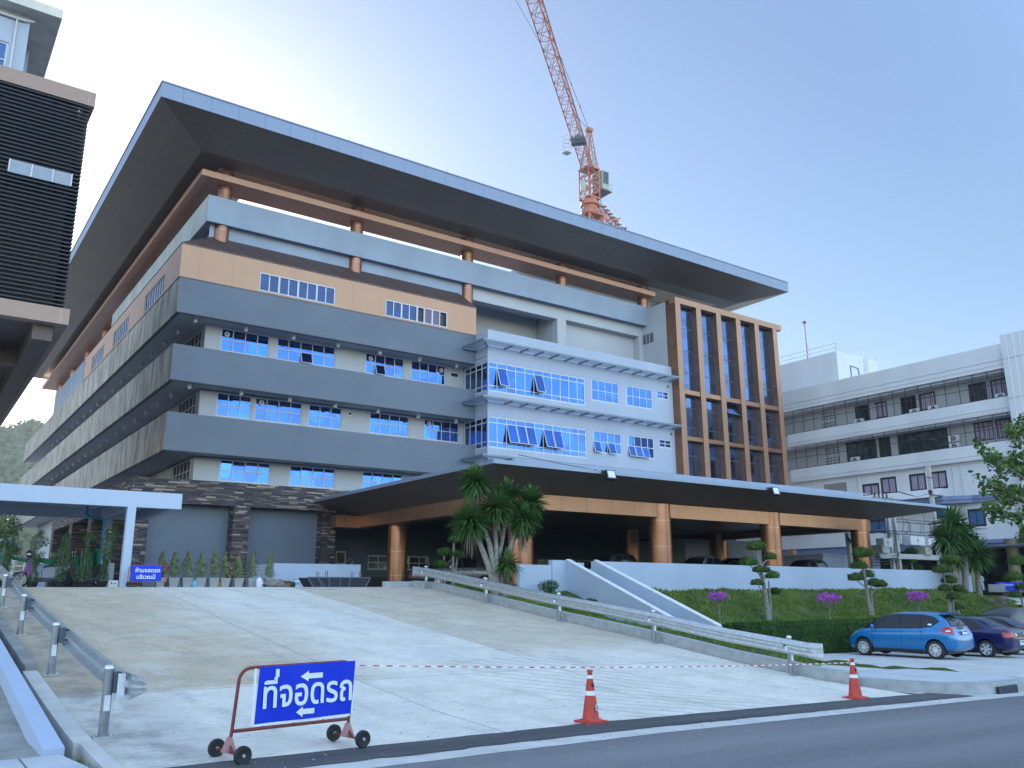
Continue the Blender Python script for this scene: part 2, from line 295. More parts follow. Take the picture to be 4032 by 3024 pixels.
# ------------------------------------------------------------ mesh building
class MB:
    def __init__(s): s.v = []; s.f = []; s.m = []; s.mats = []
    def mi(s, m):
        if m is None: return -1
        if m not in s.mats: s.mats.append(m)
        return s.mats.index(m)
    def face(s, pts, m=None):
        n = len(s.v); s.v += [tuple(p) for p in pts]; s.f.append(tuple(range(n, n+len(pts)))); s.m.append(s.mi(m)); return s
    def box(s, x0, x1, y0, y1, z0, z1, m=None):
        n = len(s.v)
        s.v += [(x0, y0, z0), (x1, y0, z0), (x1, y1, z0), (x0, y1, z0), (x0, y0, z1), (x1, y0, z1), (x1, y1, z1), (x0, y1, z1)]
        for q in ((3, 2, 1, 0), (4, 5, 6, 7), (0, 1, 5, 4), (1, 2, 6, 5), (2, 3, 7, 6), (3, 0, 4, 7)): s.f.append(tuple(n+i for i in q)); s.m.append(s.mi(m))
        return s
    def prism(s, bot, top, m=None):
        n = len(bot); k = len(s.v); s.v += [tuple(p) for p in bot]+[tuple(p) for p in top]; i_ = s.mi(m)
        s.f.append(tuple(k+i for i in range(n-1, -1, -1))); s.f.append(tuple(k+n+i for i in range(n))); s.m += [i_, i_]
        for i in range(n): j = (i+1) % n; s.f.append((k+i, k+j, k+n+j, k+n+i)); s.m.append(i_)
        return s
    def tube(s, pts, r, seg=8, m=None, cap=True):
        pts = [Vector(p) for p in pts]; rs = r if isinstance(r, (list, tuple)) else [r]*len(pts); i_ = s.mi(m); k = len(s.v)
        for i, p in enumerate(pts):
            t = (pts[min(i+1, len(pts)-1)]-pts[max(i-1, 0)]).normalized()
            a = t.orthogonal().normalized() if i == 0 else (a - t*a.dot(t)).normalized()
            b = t.cross(a)
            for j in range(seg): th = 2*pi*j/seg; s.v.append(tuple(p+(a*cos(th)+b*sin(th))*rs[i]))
        for i in range(len(pts)-1):
            for j in range(seg): j2 = (j+1) % seg; s.f.append((k+i*seg+j, k+i*seg+j2, k+(i+1)*seg+j2, k+(i+1)*seg+j)); s.m.append(i_)
        if cap:
            s.f.append(tuple(k+j for j in range(seg-1, -1, -1))); s.f.append(tuple(k+(len(pts)-1)*seg+j for j in range(seg))); s.m += [i_, i_]
        return s
    def beam(s, a, b, wd, hd=None, m=None):
        a, b = Vector(a), Vector(b); hd = hd or wd; t = (b-a).normalized(); sd_ = t.cross(Vector((0, 0, 1)))
        if sd_.length < .01: sd_ = Vector((1, 0, 0))
        sd_.normalize(); u = sd_.cross(t); q = [(-1, -1), (1, -1), (1, 1), (-1, 1)]
        return s.prism([a+sd_*(x*wd/2)+u*(y*hd/2) for x, y in q], [b+sd_*(x*wd/2)+u*(y*hd/2) for x, y in q], m)
    def lathe(s, prof, c=(0, 0, 0), seg=16, m=None, axis='z'):
        k = len(s.v); i_ = s.mi(m); n = len(prof)
        for r, h in prof:
            for j in range(seg):
                th = 2*pi*j/seg; x, y = r*cos(th), r*sin(th)
                p = (x, y, h) if axis == 'z' else ((h, x, y) if axis == 'x' else (x, h, y))
                s.v.append((p[0]+c[0], p[1]+c[1], p[2]+c[2]))
        for i in range(n-1):
            for j in range(seg): j2 = (j+1) % seg; s.f.append((k+i*seg+j, k+i*seg+j2, k+(i+1)*seg+j2, k+(i+1)*seg+j)); s.m.append(i_)
        return s
    def ell(s, c, r, seg=10, rings=6, m=None):
        prof = [(max(1e-3, sin(pi*i/rings)), -cos(pi*i/rings)) for i in range(rings+1)]
        k = len(s.v); s.lathe(prof, (0, 0, 0), seg, m)
        for i in range(k, len(s.v)): v = s.v[i]; s.v[i] = (v[0]*r[0]+c[0], v[1]*r[1]+c[1], v[2]*r[2]+c[2])
        return s
    def obj(s, name, m=None, parent=None, smooth=False, loc=None, rotz=0):
        me = bpy.data.meshes.new(name); me.from_pydata(s.v, [], s.f)
        ml = list(s.mats)
        if m and (-1 in s.m or not ml) and m not in ml: ml.append(m)
        for q in ml: me.materials.append(q)
        dflt = ml.index(m) if m in ml else 0
        for p, i in zip(me.polygons, s.m): p.material_index = dflt if i < 0 else i
        bm = bmesh.new(); bm.from_mesh(me); bmesh.ops.recalc_face_normals(bm, faces=bm.faces); bm.to_mesh(me); bm.free()
        if smooth:
            for p in me.polygons: p.use_smooth = True
            try: me.set_sharp_from_angle(angle=rad(40))
            except Exception: pass
        o = bpy.data.objects.new(name, me); C.objects.link(o)
        if parent: o.parent = parent
        if loc: o.location = loc
        if rotz: o.rotation_euler[2] = rotz
        return o
def tag(o, label=None, cat=None, group=None, kind=None):
    if label: o['label'] = label
    if cat: o['category'] = cat
    if group: o['group'] = group
    if kind: o['kind'] = kind
    return o
def thing(name, loc, label, cat, group=None, rotz=0):
    o = bpy.data.objects.new(name, None); o.empty_display_size = .3; C.objects.link(o); o.location = loc; o.rotation_euler[2] = rotz
    return tag(o, label, cat, group)
def struct(mb, name, m=None): return tag(mb.obj(name, m), kind='structure')
def copytree(o, parent=None):
    c = o.copy(); C.objects.link(c)
    if parent: c.parent = parent
    for ch in list(o.children): copytree(ch, c)
    return c
def lin(v, tab):
    if v <= tab[0][0]: return tab[0][1]
    for (a, b), (c, d) in zip(tab, tab[1:]):
        if v <= c: return b+(d-b)*(v-a)/(c-a)
    return tab[-1][1]
def grid(mb, xs, ys, zf, m=None):
    k = len(mb.v); i_ = mb.mi(m); nx = len(xs)
    for y in ys:
        for x in xs: mb.v.append((x, y, zf(x, y)))
    for j in range(len(ys)-1):
        for i in range(nx-1): mb.f.append((k+j*nx+i, k+j*nx+i+1, k+(j+1)*nx+i+1, k+(j+1)*nx+i)); mb.m.append(i_)
    return mb
def frange(a, b, n): return [a+(b-a)*i/n for i in range(n+1)]
def wall(mb, axis, plane, u0, u1, z0, z1, holes=(), depth=.15, sgn=1, m=None):
    """rectangular wall sheet with reveals round its openings; axis 'y': plane y, u=x; axis 'x': plane x, u=y; sgn=inward direction"""
    us = sorted({u0, u1, *[h[0] for h in holes], *[h[1] for h in holes]}); us = [u for u in us if u0-1e-6 <= u <= u1+1e-6]
    zs = sorted({z0, z1, *[h[2] for h in holes], *[h[3] for h in holes]}); zs = [z for z in zs if z0-1e-6 <= z <= z1+1e-6]
    P = (lambda u, d, z: (u, plane+d*sgn, z)) if axis == 'y' else (lambda u, d, z: (plane+d*sgn, u, z))
    for a, b in zip(us, us[1:]):
        for c, d in zip(zs, zs[1:]):
            um, zm = (a+b)/2, (c+d)/2
            if any(h[0] < um < h[1] and h[2] < zm < h[3] for h in holes): continue
            mb.face([P(a, 0, c), P(b, 0, c), P(b, 0, d), P(a, 0, d)], m)
    for h in holes:
        a, b, c, d = h[:4]
        mb.face([P(a, 0, c), P(b, 0, c), P(b, depth, c), P(a, depth, c)], m); mb.face([P(a, 0, d), P(b, 0, d), P(b, depth, d), P(a, depth, d)], m)
        mb.face([P(a, 0, c), P(a, 0, d), P(a, depth, d), P(a, depth, c)], m); mb.face([P(b, 0, c), P(b, 0, d), P(b, depth, d), P(b, depth, c)], m)
    return mb
def window(parent, axis, plane, u0, u1, z0, z1, cols, rows, sgn=1, bar=.055, fm=None, gm=None, dep=.06, openp=(), recess=.05, outer=.075):
    """frame bars (part) with panes (sub-part). rows = list of inner fractions; openp = indexes (col,row) hinged outward"""
    fm = fm or FRAME; gm = gm or GBLUE
    us = frange(u0, u1, cols); zs = [z0]+[z0+(z1-z0)*r for r in rows]+[z1]
    f = MB(); g = MB(); p0 = plane+recess*sgn
    B = (lambda a, b, c, d, e, h: f.box(a, b, min(e, h), max(e, h), c, d)) if axis == 'y' else (lambda a, b, c, d, e, h: f.box(min(e, h), max(e, h), a, b, c, d))
    e0, e1 = p0, p0+dep*sgn
    for i, u in enumerate(us):
        hw = outer/2 if i in (0, cols) else bar/2
        uu = u+hw if i == 0 else (u-hw if i == cols else u)
        B(uu-hw, uu+hw, z0, z1, e0, e1)
    for j, z in enumerate(zs):
        hw = outer/2 if j in (0, len(zs)-1) else bar/2
        zz = z+hw if j == 0 else (z-hw if j == len(zs)-1 else z)
        for a, b, i in zip(us, us[1:], range(cols)):
            la = outer if i == 0 else bar/2; lb = outer if i == cols-1 else bar/2
            B(a+la, b-lb, zz-hw, zz+hw, e0+.002*sgn, e1-.002*sgn)
    gp = p0+dep*.5*sgn
    P = (lambda u, d, z: (u, gp-d*sgn, z)) if axis == 'y' else (lambda u, d, z: (gp-d*sgn, u, z))
    for i in range(cols):
        for j in range(len(zs)-1):
            a, b, c, d = us[i], us[i+1], zs[j], zs[j+1]
            if (i, j) in openp:
                t = .30*(d-c)                                     # top-hung sash swung outward
                g.face([P(a+.03, t+.03, c+.03), P(b-.03, t+.03, c+.03), P(b-.03, .03, d-.02), P(a+.03, .03, d-.02)], gm)
                g.face([P(a, -.005, c), P(b, -.005, c), P(b, -.005, d), P(a, -.005, d)], CARGLS)
                for (q, r) in (((a+.03, t+.035, c+.03), (b-.03, t+.035, c+.03)), ((a+.03, t+.035, c+.03), (a+.03, .035, d-.02)), ((b-.03, t+.035, c+.03), (b-.03, .035, d-.02))):
                    f.beam(P(*q), P(*r), .045)
            else:
                # tiny random tilt per pane so that reflections break between panes
                t1, t2 = random.uniform(-.008, .008), random.uniform(-.008, .008)
                g.face([P(a, t1, c), P(b, t2, c), P(b, -t1, d), P(a, -t2, d)], gm)
    w_ = f.obj('window', fm, parent); g.obj('pane', gm, w_)
    return w_
# ============================================================ GROUND
def gz(x): return -.022*(x-8.4) if x > 8.4 else -.010*(x-8.4)
YS = [9.5, 11.66, 14, 16.1, 18.4, 20.7, 24.9, 28.2, 29.6, 30.4, 31.2]
ZL = [.055, .133, .32, .52, .75, .97, 1.454, 1.83, 1.955, 1.99, 2.0]
ZR = [-.17, -.05, .19, .47, .74, .99, 1.53, 1.93, 1.99, 2.0, 2.0]
def rz(x, y):
    t = min(1, max(0, (x-2.15)/14.2))
    return lin(y, list(zip(YS, ZL)))*(1-t)+lin(y, list(zip(YS, ZR)))*t
g = MB(); grid(g, frange(-900, 900, 12), frange(-600, 900, 10), lambda x, y: -5.0)
struct(g, 'ground', SOILG)
g = MB(); grid(g, frange(-80, 160, 600), [-60, -20, 0, 4, 8.9], lambda x, y: gz(x)); struct(g, 'road', ASPH)
random.seed(3)
def strip(name, m, ya, yb, ja, jb, dz, xs=None, thick=0):
    g = MB(); xs = xs or frange(-30, 60, 360); lo = []; hi = []
    for x in xs: lo.append(ya+(noise.noise(Vector((x*2.1, 3.1, 0)))*ja)+noise.noise(Vector((x*9, 7, 0)))*ja*.4); hi.append(yb+noise.noise(Vector((x*1.7, 9.1, 0)))*jb+noise.noise(Vector((x*8, 2, 0)))*jb*.5)
    for i in range(len(xs)-1):
        g.face([(xs[i], lo[i], gz(xs[i])+dz), (xs[i+1], lo[i+1], gz(xs[i+1])+dz), (xs[i+1], hi[i+1], gz(xs[i+1])+dz), (xs[i], hi[i], gz(xs[i])+dz)])
    return struct(g, name, m)
strip('gutter_slab', CONC, 8.5, 9.3, .03, .0, .004)
strip('asphalt_patch', ASPHD, 8.90, 9.66, .09, .03, .012, frange(-30, 17.3, 320))
xs = frange(2.16, 16.38, 30)
g = MB(); grid(g, xs, [9.44]+frange(9.56, 31.2, 40)+[31.6], lambda x, y: rz(x, y)+(0 if y > 9.5 else -.05)); struct(g, 'concrete_ramp', RAMP)
g = MB(); grid(g, frange(-90, 64, 14), [31.6, 60, 130, 260], lambda x, y: 2.0); struct(g, 'forecourt_pavement', CONCD)
g = MB(); grid(g, [-90, -20, 2.1], [29.2, 31.6], lambda x, y: 2.0); struct(g, 'forecourt_edge', CONCD)
def lotz(x): return gz(x)
g = MB(); grid(g, frange(16.7, 130, 24), [8.62, 12, 16, 19.6], lambda x, y: lotz(x)+.006); struct(g, 'parking_lot', mat('lot_concrete', (.50, .49, .47), .85, noise_amt=.12, noise_scale=1.2, bump=.3, lines=[('X', 5, 1), ('Y', 5, 2.6)], linecol=(.2, .2, .2), linew=.012))
# pavement island with kerb and drain
isl = [(16.66, 12.3), (16.66, 10.7), (16.85, 10.0), (17.15, 9.35), (17.6, 9.0), (18.3, 8.88), (19.2, 8.88), (19.9, 9.0), (20.4, 9.5), (20.6, 10.2), (20.6, 11.3), (20.4, 12.05)]
g = MB(); g.prism([(x, y, gz(x)-.25) for x, y in isl], [(x, y, gz(x)+.21) for x, y in isl])
struct(g, 'kerbed_pavement', KERB)
isl2 = [(16.66+.12, 12.2), (16.78, 10.75), (16.97, 10.07), (17.3, 9.47), (17.75, 9.2), (18.3, 9.12), (19.2, 9.12), (19.8, 9.22), (20.25, 9.6), (20.46, 10.2), (20.46, 11.3), (20.3, 11.95)]
g = MB(); g.face([(x, y, gz(x)+.215) for x, y in isl2]); struct(g, 'pavement_slab', mat('slab_concrete', (.47, .48, .49), .85, noise_amt=.1, noise_scale=1.5, bump=.2, lines=[('X', 1.3, .3), ('Y', 1.3, .2)], linecol=(.25, .25, .25), linew=.01))
g = MB(); g.box(18.15, 18.95, 8.855, 8.885, gz(18.5)-.02, gz(18.5)+.15, BLACK)
for k in range(14): x = 18.19+k*.055; g.box(x, x+.018, 8.83, 8.86, gz(18.5)-.01, gz(18.5)+.14, GREYM)
tag(g.obj('drain_grate'), 'black barred storm drain opening in the kerb face', 'drain grate')
# ramp side kerb (right) and left retaining kerb
g = MB()
ys = frange(10.9, 29.6, 24)
for a, b in zip(ys, ys[1:]):
    z = lambda y: rz(16.4, y)
    g.prism([(16.42, a, z(a)-.5), (16.64, a, z(a)-.5), (16.64, b, z(b)-.5), (16.42, b, z(b)-.5)], [(16.42, a, z(a)+.24), (16.64, a, z(a)+.24), (16.64, b, z(b)+.24), (16.42, b, z(b)+.24)])
struct(g, 'ramp_kerb', KERB)
g = MB(); g.box(15.2, 16.42, 29.55, 29.75, 1.6, 2.2); struct(g, 'crest_kerb', KERB)
g = MB()
def curb(x0, x1, ya, yb, n, dz, dep, m=None):
    yy = frange(ya, yb, n)
    for a, b in zip(yy, yy[1:]):
        za, zb = rz(2.15, a)+dz, rz(2.15, b)+dz
        g.prism([(x0, a, za-dep), (x1, a, za-dep), (x1, b, zb-dep), (x0, b, zb-dep)], [(x0, a, za), (x1, a, za), (x1, b, zb), (x0, b, zb)], m)
curb(1.94, 2.15, 11.3, 16.4, 6, .03, 1.3, CONC); curb(1.975, 2.165, 16.4, 29.4, 14, .09, 1.3, CONCD); curb(2.0, 2.17, 9.75, 11.3, 2, .02, 1.3, CONC)
curb(1.88, 1.935, 10.2, 16.4, 6, -.17, 1.0, CONCD)
g = tag(g.obj('ramp_side_wall'), 'low rough concrete wall along the left edge of the ramp', 'retaining wall')
g = MB(); g.face([(1.5, 9.0, -.55), (2.2, 9.0, -.55), (2.2, 30, .9), (1.5, 30, .9)]); struct(g, 'drain_channel', CONCD)
g = MB()
yy = frange(10.9, 30, 12)
for a, b in zip(yy, yy[1:]):
    za, zb = [.17+.105*(y-10.9) for y in (a, b)]
    g.prism([(1.58, a, -.6), (1.79, a, -.6), (1.79, b, -.6), (1.58, b, -.6)], [(1.58, a, za), (1.79, a, za), (1.79, b, zb), (1.58, b, zb)])
tag(g.obj('sloping_parapet', WHITE), 'smooth white sloping parapet at the lower left corner', 'parapet')
g = MB(); g.face([(-12, 12.2, .09), (1.58, 12.2, .09), (1.58, 30, 1.9), (-12, 30, 1.9)]); g.face([(-12, 8.6, .085), (1.58, 8.6, .085), (1.58, 12.2, .09), (-12, 12.2, .09)]); struct(g, 'side_access_ramp', CONCD)
pav = MB()
pav.prism([(-6, 8.6, -.2), (1.86, 8.6, -.2), (1.86, 9.9, -.2), (1.74, 10.83, -.2), (-6, 10.83, -.2)], [(-6, 8.6, .115), (1.86, 8.6, .115), (1.86, 9.9, .115), (1.74, 10.83, .115), (-6, 10.83, .115)])
struct(pav, 'side_pavement', mat('side_slab', (.46, .475, .50), .85, noise_amt=.1, noise_scale=2, bump=.25, lines=[('X', 1.2, .15)], linecol=(.15, .15, .15), linew=.012))
# small weeds in the gutter
random.seed(5); g = MB()
for k in range(260):
    x, y = random.uniform(1.82, 1.97), random.uniform(9.3, 11.0); h = random.uniform(.04, .12); a = random.uniform(0, 6.28); z0 = -.02
    g.face([(x, y, z0), (x+.012*cos(a), y+.012*sin(a), z0), (x+.05*cos(a+1), y+.05*sin(a+1), z0+h)])
tag(g.obj('weeds', GRASSM), 'dry weeds in the narrow drain channel', 'weeds', kind='stuff')

# lawns
def bankz(x, y):
    if x < 22.7:   # between ramp kerb and stair wall
        top = rz(16.4, max(10.9, y))+.16 if y > 12.4 else -.02+.0*(x)
        t = max(0, min(1, (x-16.7)/5.6)); low = gz(x)+.05+max(0, (y-20)*.13)
        t = t*t*(3-2*t); z = top*(1-t)+low*t
        if y > 26: z = z+(2.0-z)*min(1, (y-26)/2.5)
        return z
    z = lin(y, [(20.3, .38), (24.4, .52), (25.1, .72), (26.4, 1.35), (27.4, 1.74), (28.3, 1.84)])
    if x > 53: z -= (x-53)*.10*(1 if y > 24 else .3)
    return z
def rough(x, y): return noise.noise(Vector((x*.9+y*.9, y*1.6, 1)))*.13+noise.noise(Vector((x*4, y*4, 5)))*.035
def grassfield(name, xa, xb, ya, yb, n, size, label, cond=lambda x, y: True, seed=1):
    nx, ny = int((xb-xa)/.35), int((yb-ya)/.35)
    g = MB(); grid(g, frange(xa, xb, max(2, nx)), frange(ya, yb, max(2, ny)), lambda x, y: bankz(x, y)+rough(x, y)-(0 if cond(x, y) else .6)); struct(g, 'lawn_ground', SOILG)
    random.seed(seed); b = MB()
    for k in range(n):
        x, y = random.uniform(xa, xb), random.uniform(ya, yb)
        if not cond(x, y): continue
        d = noise.noise(Vector((x*.9, y*.9, 7)))
        if d < -.18 and random.random() < .7: continue
        z = bankz(x, y)+rough(x, y)-.01; h = size*random.uniform(.5, 1.25); a = random.uniform(0, 6.28); c, s_ = cos(a), sin(a); l = random.uniform(-.5, .5)*h; wd = size*.30
        b.v += [(x-c*wd, y-s_*wd, z), (x+c*wd, y+s_*wd, z), (x+s_*l+random.uniform(-.02, .02), y-c*l, z+h)]; q = len(b.v); b.f.append((q-3, q-2, q-1)); b.m.append(0)
    return tag(b.obj(name, GRASSM), label, 'grass', kind='stuff')
grassfield('grass', 22.9, 60, 20.2, 28.05, 46000, .13, 'green grass bank below the long white retaining wall', seed=1)
wedge = lambda x, y: (y > 12.0 and x < 16.7+(y-11.6)*1.15 or y > 15.5) and x > 16.6 and not (y < 12.5 and x > 20.2) and not (y < 19 and x > 21.2+(y-15.7)*.9)
grassfield('grass_verge', 16.62, 22.7, 12.0, 29.8, 30000, .085, 'strip of grass between the ramp kerb and the white stair wall', wedge, 2)

# ============================================================ MAIN BUILDING
B = thing('hospital_building', (30, 50, 2), 'large five storey grey and copper building with a wide flat overhanging roof', 'building')
B.location = (0, 0, 0)
WY, WX = 50.1, 13.3
def part(mb, name, m=None, parent=None, **k): return mb.obj(name, m, parent or B, **k)
YE = 118.5
# balconies
lv = [(17.42, 19.61), (13.44, 15.53), (9.46, 11.60)]
for i, (z0, z1) in enumerate(lv):
    g = MB()
    g.box(11.2, 31.53, 48.5, 48.66, z0, z1, PAINT)
    g.box(11.2+.002, 11.36, 48.66, YE, z0+.001, z1, SIDEC)
    g.box(11.2-.006, 11.2, 48.503, YE, z0, z1, SIDEC)
    g.box(11.36, 31.5, 48.66, 50.1, z0+.05, z0+.2, WHITE if 0 else REC)
    g.box(11.36, WX, 50.1, YE-.1, z0+.05, z0+.2, REC)
    g.box(11.25, 31.5, 48.55, 48.70, z0-.05, z0+.049, BLACK)
    g.box(11.26, 11.38, 48.72, YE-.1, z0-.05, z0+.049, BLACK)
    bal = part(g, 'balcony')
    if i < 2:
        pos = [(12.45+3.0*k, 49.25) for k in range(7)]+[(12.2, 52.2+3.1*k) for k in range(17)]
        for x, y in pos:
            l = MB(); l.lathe([(.0, -.30), (.11, -.30), (.12, -.29), (.12, 0), (.0, 0)], (0, 0, 0), 10); part(l, 'downlight', LIGHTM, bal, loc=(x, y, z0+.049))
# peach storey with sloped skirt roof
g = MB()
pw = [(15.8, 20.71, 19.63, 20.80), (24.34, 29.12, 19.63, 20.77)]
wall(g, 'y', 48.45, 11.15, 31.54, 19.54, 21.6, [(15.8, 20.71, 19.612, 20.80), (24.34, 29.12, 19.612, 20.77)], .14, 1)
sw = [(52.1, 57.2), (61.9, 67.1), (70.6, 75.7)]
wall(g, 'x', 11.15, 48.45, 78.8, 19.54, 21.6, [(a, b, 19.62, 20.85) for a, b in sw], .14, 1)
g.face([(31.54, 48.45, 19.61), (31.54, 50.1, 19.61), (31.54, 50.1, 21.6), (31.54, 48.45, 21.6)])
g.face([(11.15, 78.8, 19.61), (13.3, 78.8, 19.61), (13.3, 78.8, 21.6), (11.15, 78.8, 21.6)])
part(g, 'panel_storey', PEACH)
g = MB(); a = (11.12, 48.42, 21.6); g.box(11.12, 31.56, 48.42, 48.5, 21.56, 21.63)
g.face([(11.12, 48.42, 21.63), (31.56, 48.42, 21.63), (31.0, 49.95, 23.02), (13.2, 49.95, 23.02)])
g.face([(11.12, 48.42, 21.63), (13.2, 49.95, 23.02), (13.2, 78.8, 23.02), (11.12, 78.8, 21.63)])
g.face([(31.56, 48.42, 21.63), (31.0, 49.95, 23.02), (31.56, 50.0, 21.6)])
part(g, 'skirt_roof', SHING)
for k, (a, b, c, d) in enumerate(pw):
    f = MB(); gl = MB(); y0 = 48.47
    f.box(a, b, y0-.05, y0+.03, c, c+.07); f.box(a, b, y0-.05, y0+.03, d-.07, d); n = 4
    for i in range(n+1): x = a+(b-a)*i/n; f.box(max(a, x-.06), min(b, x+.06), y0-.048, y0+.028, c+.07, d-.07)
    for i in range(n): x = a+(b-a)*(i+.5)/n; f.box(x-.035, x+.035, y0-.03, y0+.026, c+.07, d-.07)
    for i in range(8):
        x0, x1 = a+(b-a)*i/8, a+(b-a)*(i+1)/8; op = k == 1 and i in (4, 7)
        gl.face([(x0, y0+(.12 if op else .01), c), (x1, y0+(.12 if op else .01), c), (x1, y0+(.12 if op else .012), d), (x0, y0+(.12 if op else .008), d)], BLACK if op else (GPE if not (k == 1 and i in (5, 6)) else CURT))
    w_ = f.obj('sliding_window', FRAME, B); gl.obj('pane', None, w_)
for a, b in sw: window(B, 'x', 11.15, a, b, 19.66, 20.85, 8, [], 1, bar=.12, gm=GPE)
# recessed window walls levels
wins = {0: [(14.24, 17.25, 4, ()), (17.73, 21.67, 5, ((2, 0),)), (23.83, 26.75, 4, ((1, 0),)), (27.29, 30.06, 4, ())],
        1: [(14.29, 16.40, 3, ()), (16.60, 19.63, 4, ()), (20.05, 22.32, 3, ()), (24.3, 27.25, 4, ()), (28.41, 31.24, 4, ())],
        2: [(14.76, 17.83, 4, ()), (19.03, 22.05, 4, ()), (23.92, 26.87, 4, ()), (28.6, 31.3, 4, ())]}
zz = [(15.98, 17.42), (11.97, 13.42), (8.14, 9.44)]
fl = [(13.44, 17.62), (9.46, 13.64), (5.0, 9.66)]
WALLM = mat('upper_wall', (.42, .44, .49), .85, noise_amt=.05, noise_scale=.4, bump=.25, bscale=18)
for i in range(3):
    hs = [(a, b, zz[i][0], zz[i][1]) for a, b, n, o in wins[i]]
    g = MB(); side = [(51.0+7.8*k, 54.9+7.8*k) for k in range(7)]
    small = [(30.45, 31.23, 16.65, 17.1)] if i == 0 else ([(22.72, 23.1, 12.95, 13.3)] if i == 1 else [])
    wall(g, 'y', WY, WX, 31.6, fl[i][0], fl[i][1], hs+small, .14)
    wall(g, 'x', WX, WY, 115, fl[i][0], fl[i][1], [(a, b, zz[i][0], zz[i][1]) for a, b in side], .14)
    part(g, 'wall', WALLM)
    for a, b, n, o in wins[i]: window(B, 'y', WY, a, b, zz[i][0], zz[i][1], n, [.5], 1, openp=o)
    for a, b, c, d in small: window(B, 'y', WY, a, b, c, d, 1, [], 1, gm=GDARK, outer=.1)
    for k, (a, b) in enumerate(side): window(B, 'x', WX, a, b, zz[i][0], zz[i][1], 5, [.5], 1, gm=GDARK)
# exhaust fans in some panes
for x, z in ((14.6, 17.05), (24.2, 17.05), (29.7, 17.05), (17.0, 13.1), (28.8, 13.1)):
    g = MB(); g.lathe([(.07, 0), (.12, -.03), (.16, -.03), (.16, 0), (.13, .02)], (0, 0, 0), 14, None, 'y'); g.beam((-.1, -.02, 0), (.1, -.02, 0), .02); g.beam((0, -.02, -.1), (0, -.02, .1), .02); part(g, 'exhaust_fan', LIGHTM, loc=(x, 50.12, z))
# storey above: inner wall under the pale band
g = MB(); wall(g, 'y', 50.0, 13.0, 31.54, 21.6, 24.0, [], .1)
wall(g, 'x', 13.35, 50.0, 115, 19.6, 25.5, [], .1)
g.face([(13.4, 115, 2), (60, 115, 2), (60, 115, 27), (13.4, 115, 27)])
part(g, 'upper_wall', BANDC)
g = MB()
g.box(12.67, 49.66, 49.5, 49.66, 23.80, 25.52, BANDC); g.box(12.664, 12.67, 49.502, 77.8, 23.8, 25.52, SIDEB); g.box(12.672, 12.83, 49.66, 77.8, 23.801, 25.51, SIDEB)
g.box(12.83, 49.6, 49.66, 50.6, 23.95, 24.1, REC); g.box(12.83, 13.35, 50.6, 77.7, 23.95, 24.1, REC)
part(g, 'parapet_band')
# recessed terrace and blind panel right of the peach storey
g = MB()
wall(g, 'y', 50.1, 31.54, 49.65, 17.2, 24.0, [(31.6, 40.3, 17.3, 22.85), (41.2, 49.2, 17.3, 22.94)], .7, 1, WALLM)
g.face([(31.5, 52.9, 17.2), (40.3, 52.9, 17.2), (40.3, 52.9, 23.6), (31.5, 52.9, 23.6)], REC)
g.face([(40.3, 50.8, 17.2), (40.3, 52.9, 17.2), (40.3, 52.9, 23.6), (40.3, 50.8, 23.6)], REC)
g.face([(31.5, 50.8, 23.5), (40.3, 50.8, 23.5), (40.3, 52.9, 23.5), (31.5, 52.9, 23.5)], REC)
g.face([(31.5, 50.8, 22.85), (40.3, 50.8, 22.85), (40.3, 50.8, 23.55), (31.5, 50.8, 23.55)], REC)
g.face([(41.2, 50.8, 17.2), (49.2, 50.8, 17.2), (49.2, 50.8, 23), (41.2, 50.8, 23)], WALLM)
g.face([(31.5, 47.1, 17.7), (49.6, 47.1, 17.7), (49.6, 53, 17.7), (31.5, 53, 17.7)], REC)
g.face([(31.5, 49.9, 17.2), (31.5, 53, 17.2), (31.5, 53, 24), (31.5, 49.9, 24)], REC)
part(g, 'terrace_wall')
# roof
RZ0, RZ1 = 28.33, 29.23
g = MB()
X0, X1, Y0, Y1 = 8.49, 63.3, 44.9, 119
xi0, xi1, yi0, yi1, zi = 11.67, 60.1, 48.08, 116, 27.53
xo0, xo1, yo0, yo1 = 15.6, 57, 52.6, 112
def ring(a, b, za, zb, m):
    A = [(a[0], a[2], za), (a[1], a[2], za), (a[1], a[3], za), (a[0], a[3], za)]; Bq = [(b[0], b[2], zb), (b[1], b[2], zb), (b[1], b[3], zb), (b[0], b[3], zb)]
    for i in range(4): j = (i+1) % 4; g.face([A[i], A[j], Bq[j], Bq[i]], m)
ring((X0, X1, Y0, Y1), (xi0, xi1, yi0, yi1), RZ0, zi, SOFF)
ring((xi0, xi1, yi0, yi1), (13.2, 58.7, 49.62, 114.4), zi, zi, SOFF)
ring((13.2, 58.7, 49.62, 114.4), (xo0, xo1, yo0, yo1), zi, zi, INSOF)
ring((xo0, xo1, yo0, yo1), (xo0, xo1, yo0, yo1), zi, RZ1-.2, INSOF)
ring((X0+.1, X1-.1, Y0+.1, Y1-.1), (xo0, xo1, yo0, yo1), RZ1, RZ1-.2, FASC)
rf = part(g, 'roof')
g = MB(); ring((X0, X1, Y0, Y1), (X0, X1, Y0, Y1), RZ0, RZ1, FASC)
g.box(X0-.05, X1+.05, Y0-.05, Y0+.1, RZ1, RZ1+.07, FASC); g.box(X0-.05, X0+.1, Y0+.1, Y1, RZ1, RZ1+.07, FASC); g.box(X1-.1, X1+.05, Y0+.1, Y1, RZ1, RZ1+.07, FASC)
part(g, 'fascia', None, rf)
for x in (19.8, 27.0, 42.2, 50.6): g = MB(); g.tube([(x, Y0+.3, RZ1), (x, Y0+.3, RZ1+.55)], .012, 5); part(g, 'lightning_rod', GREYM, rf)
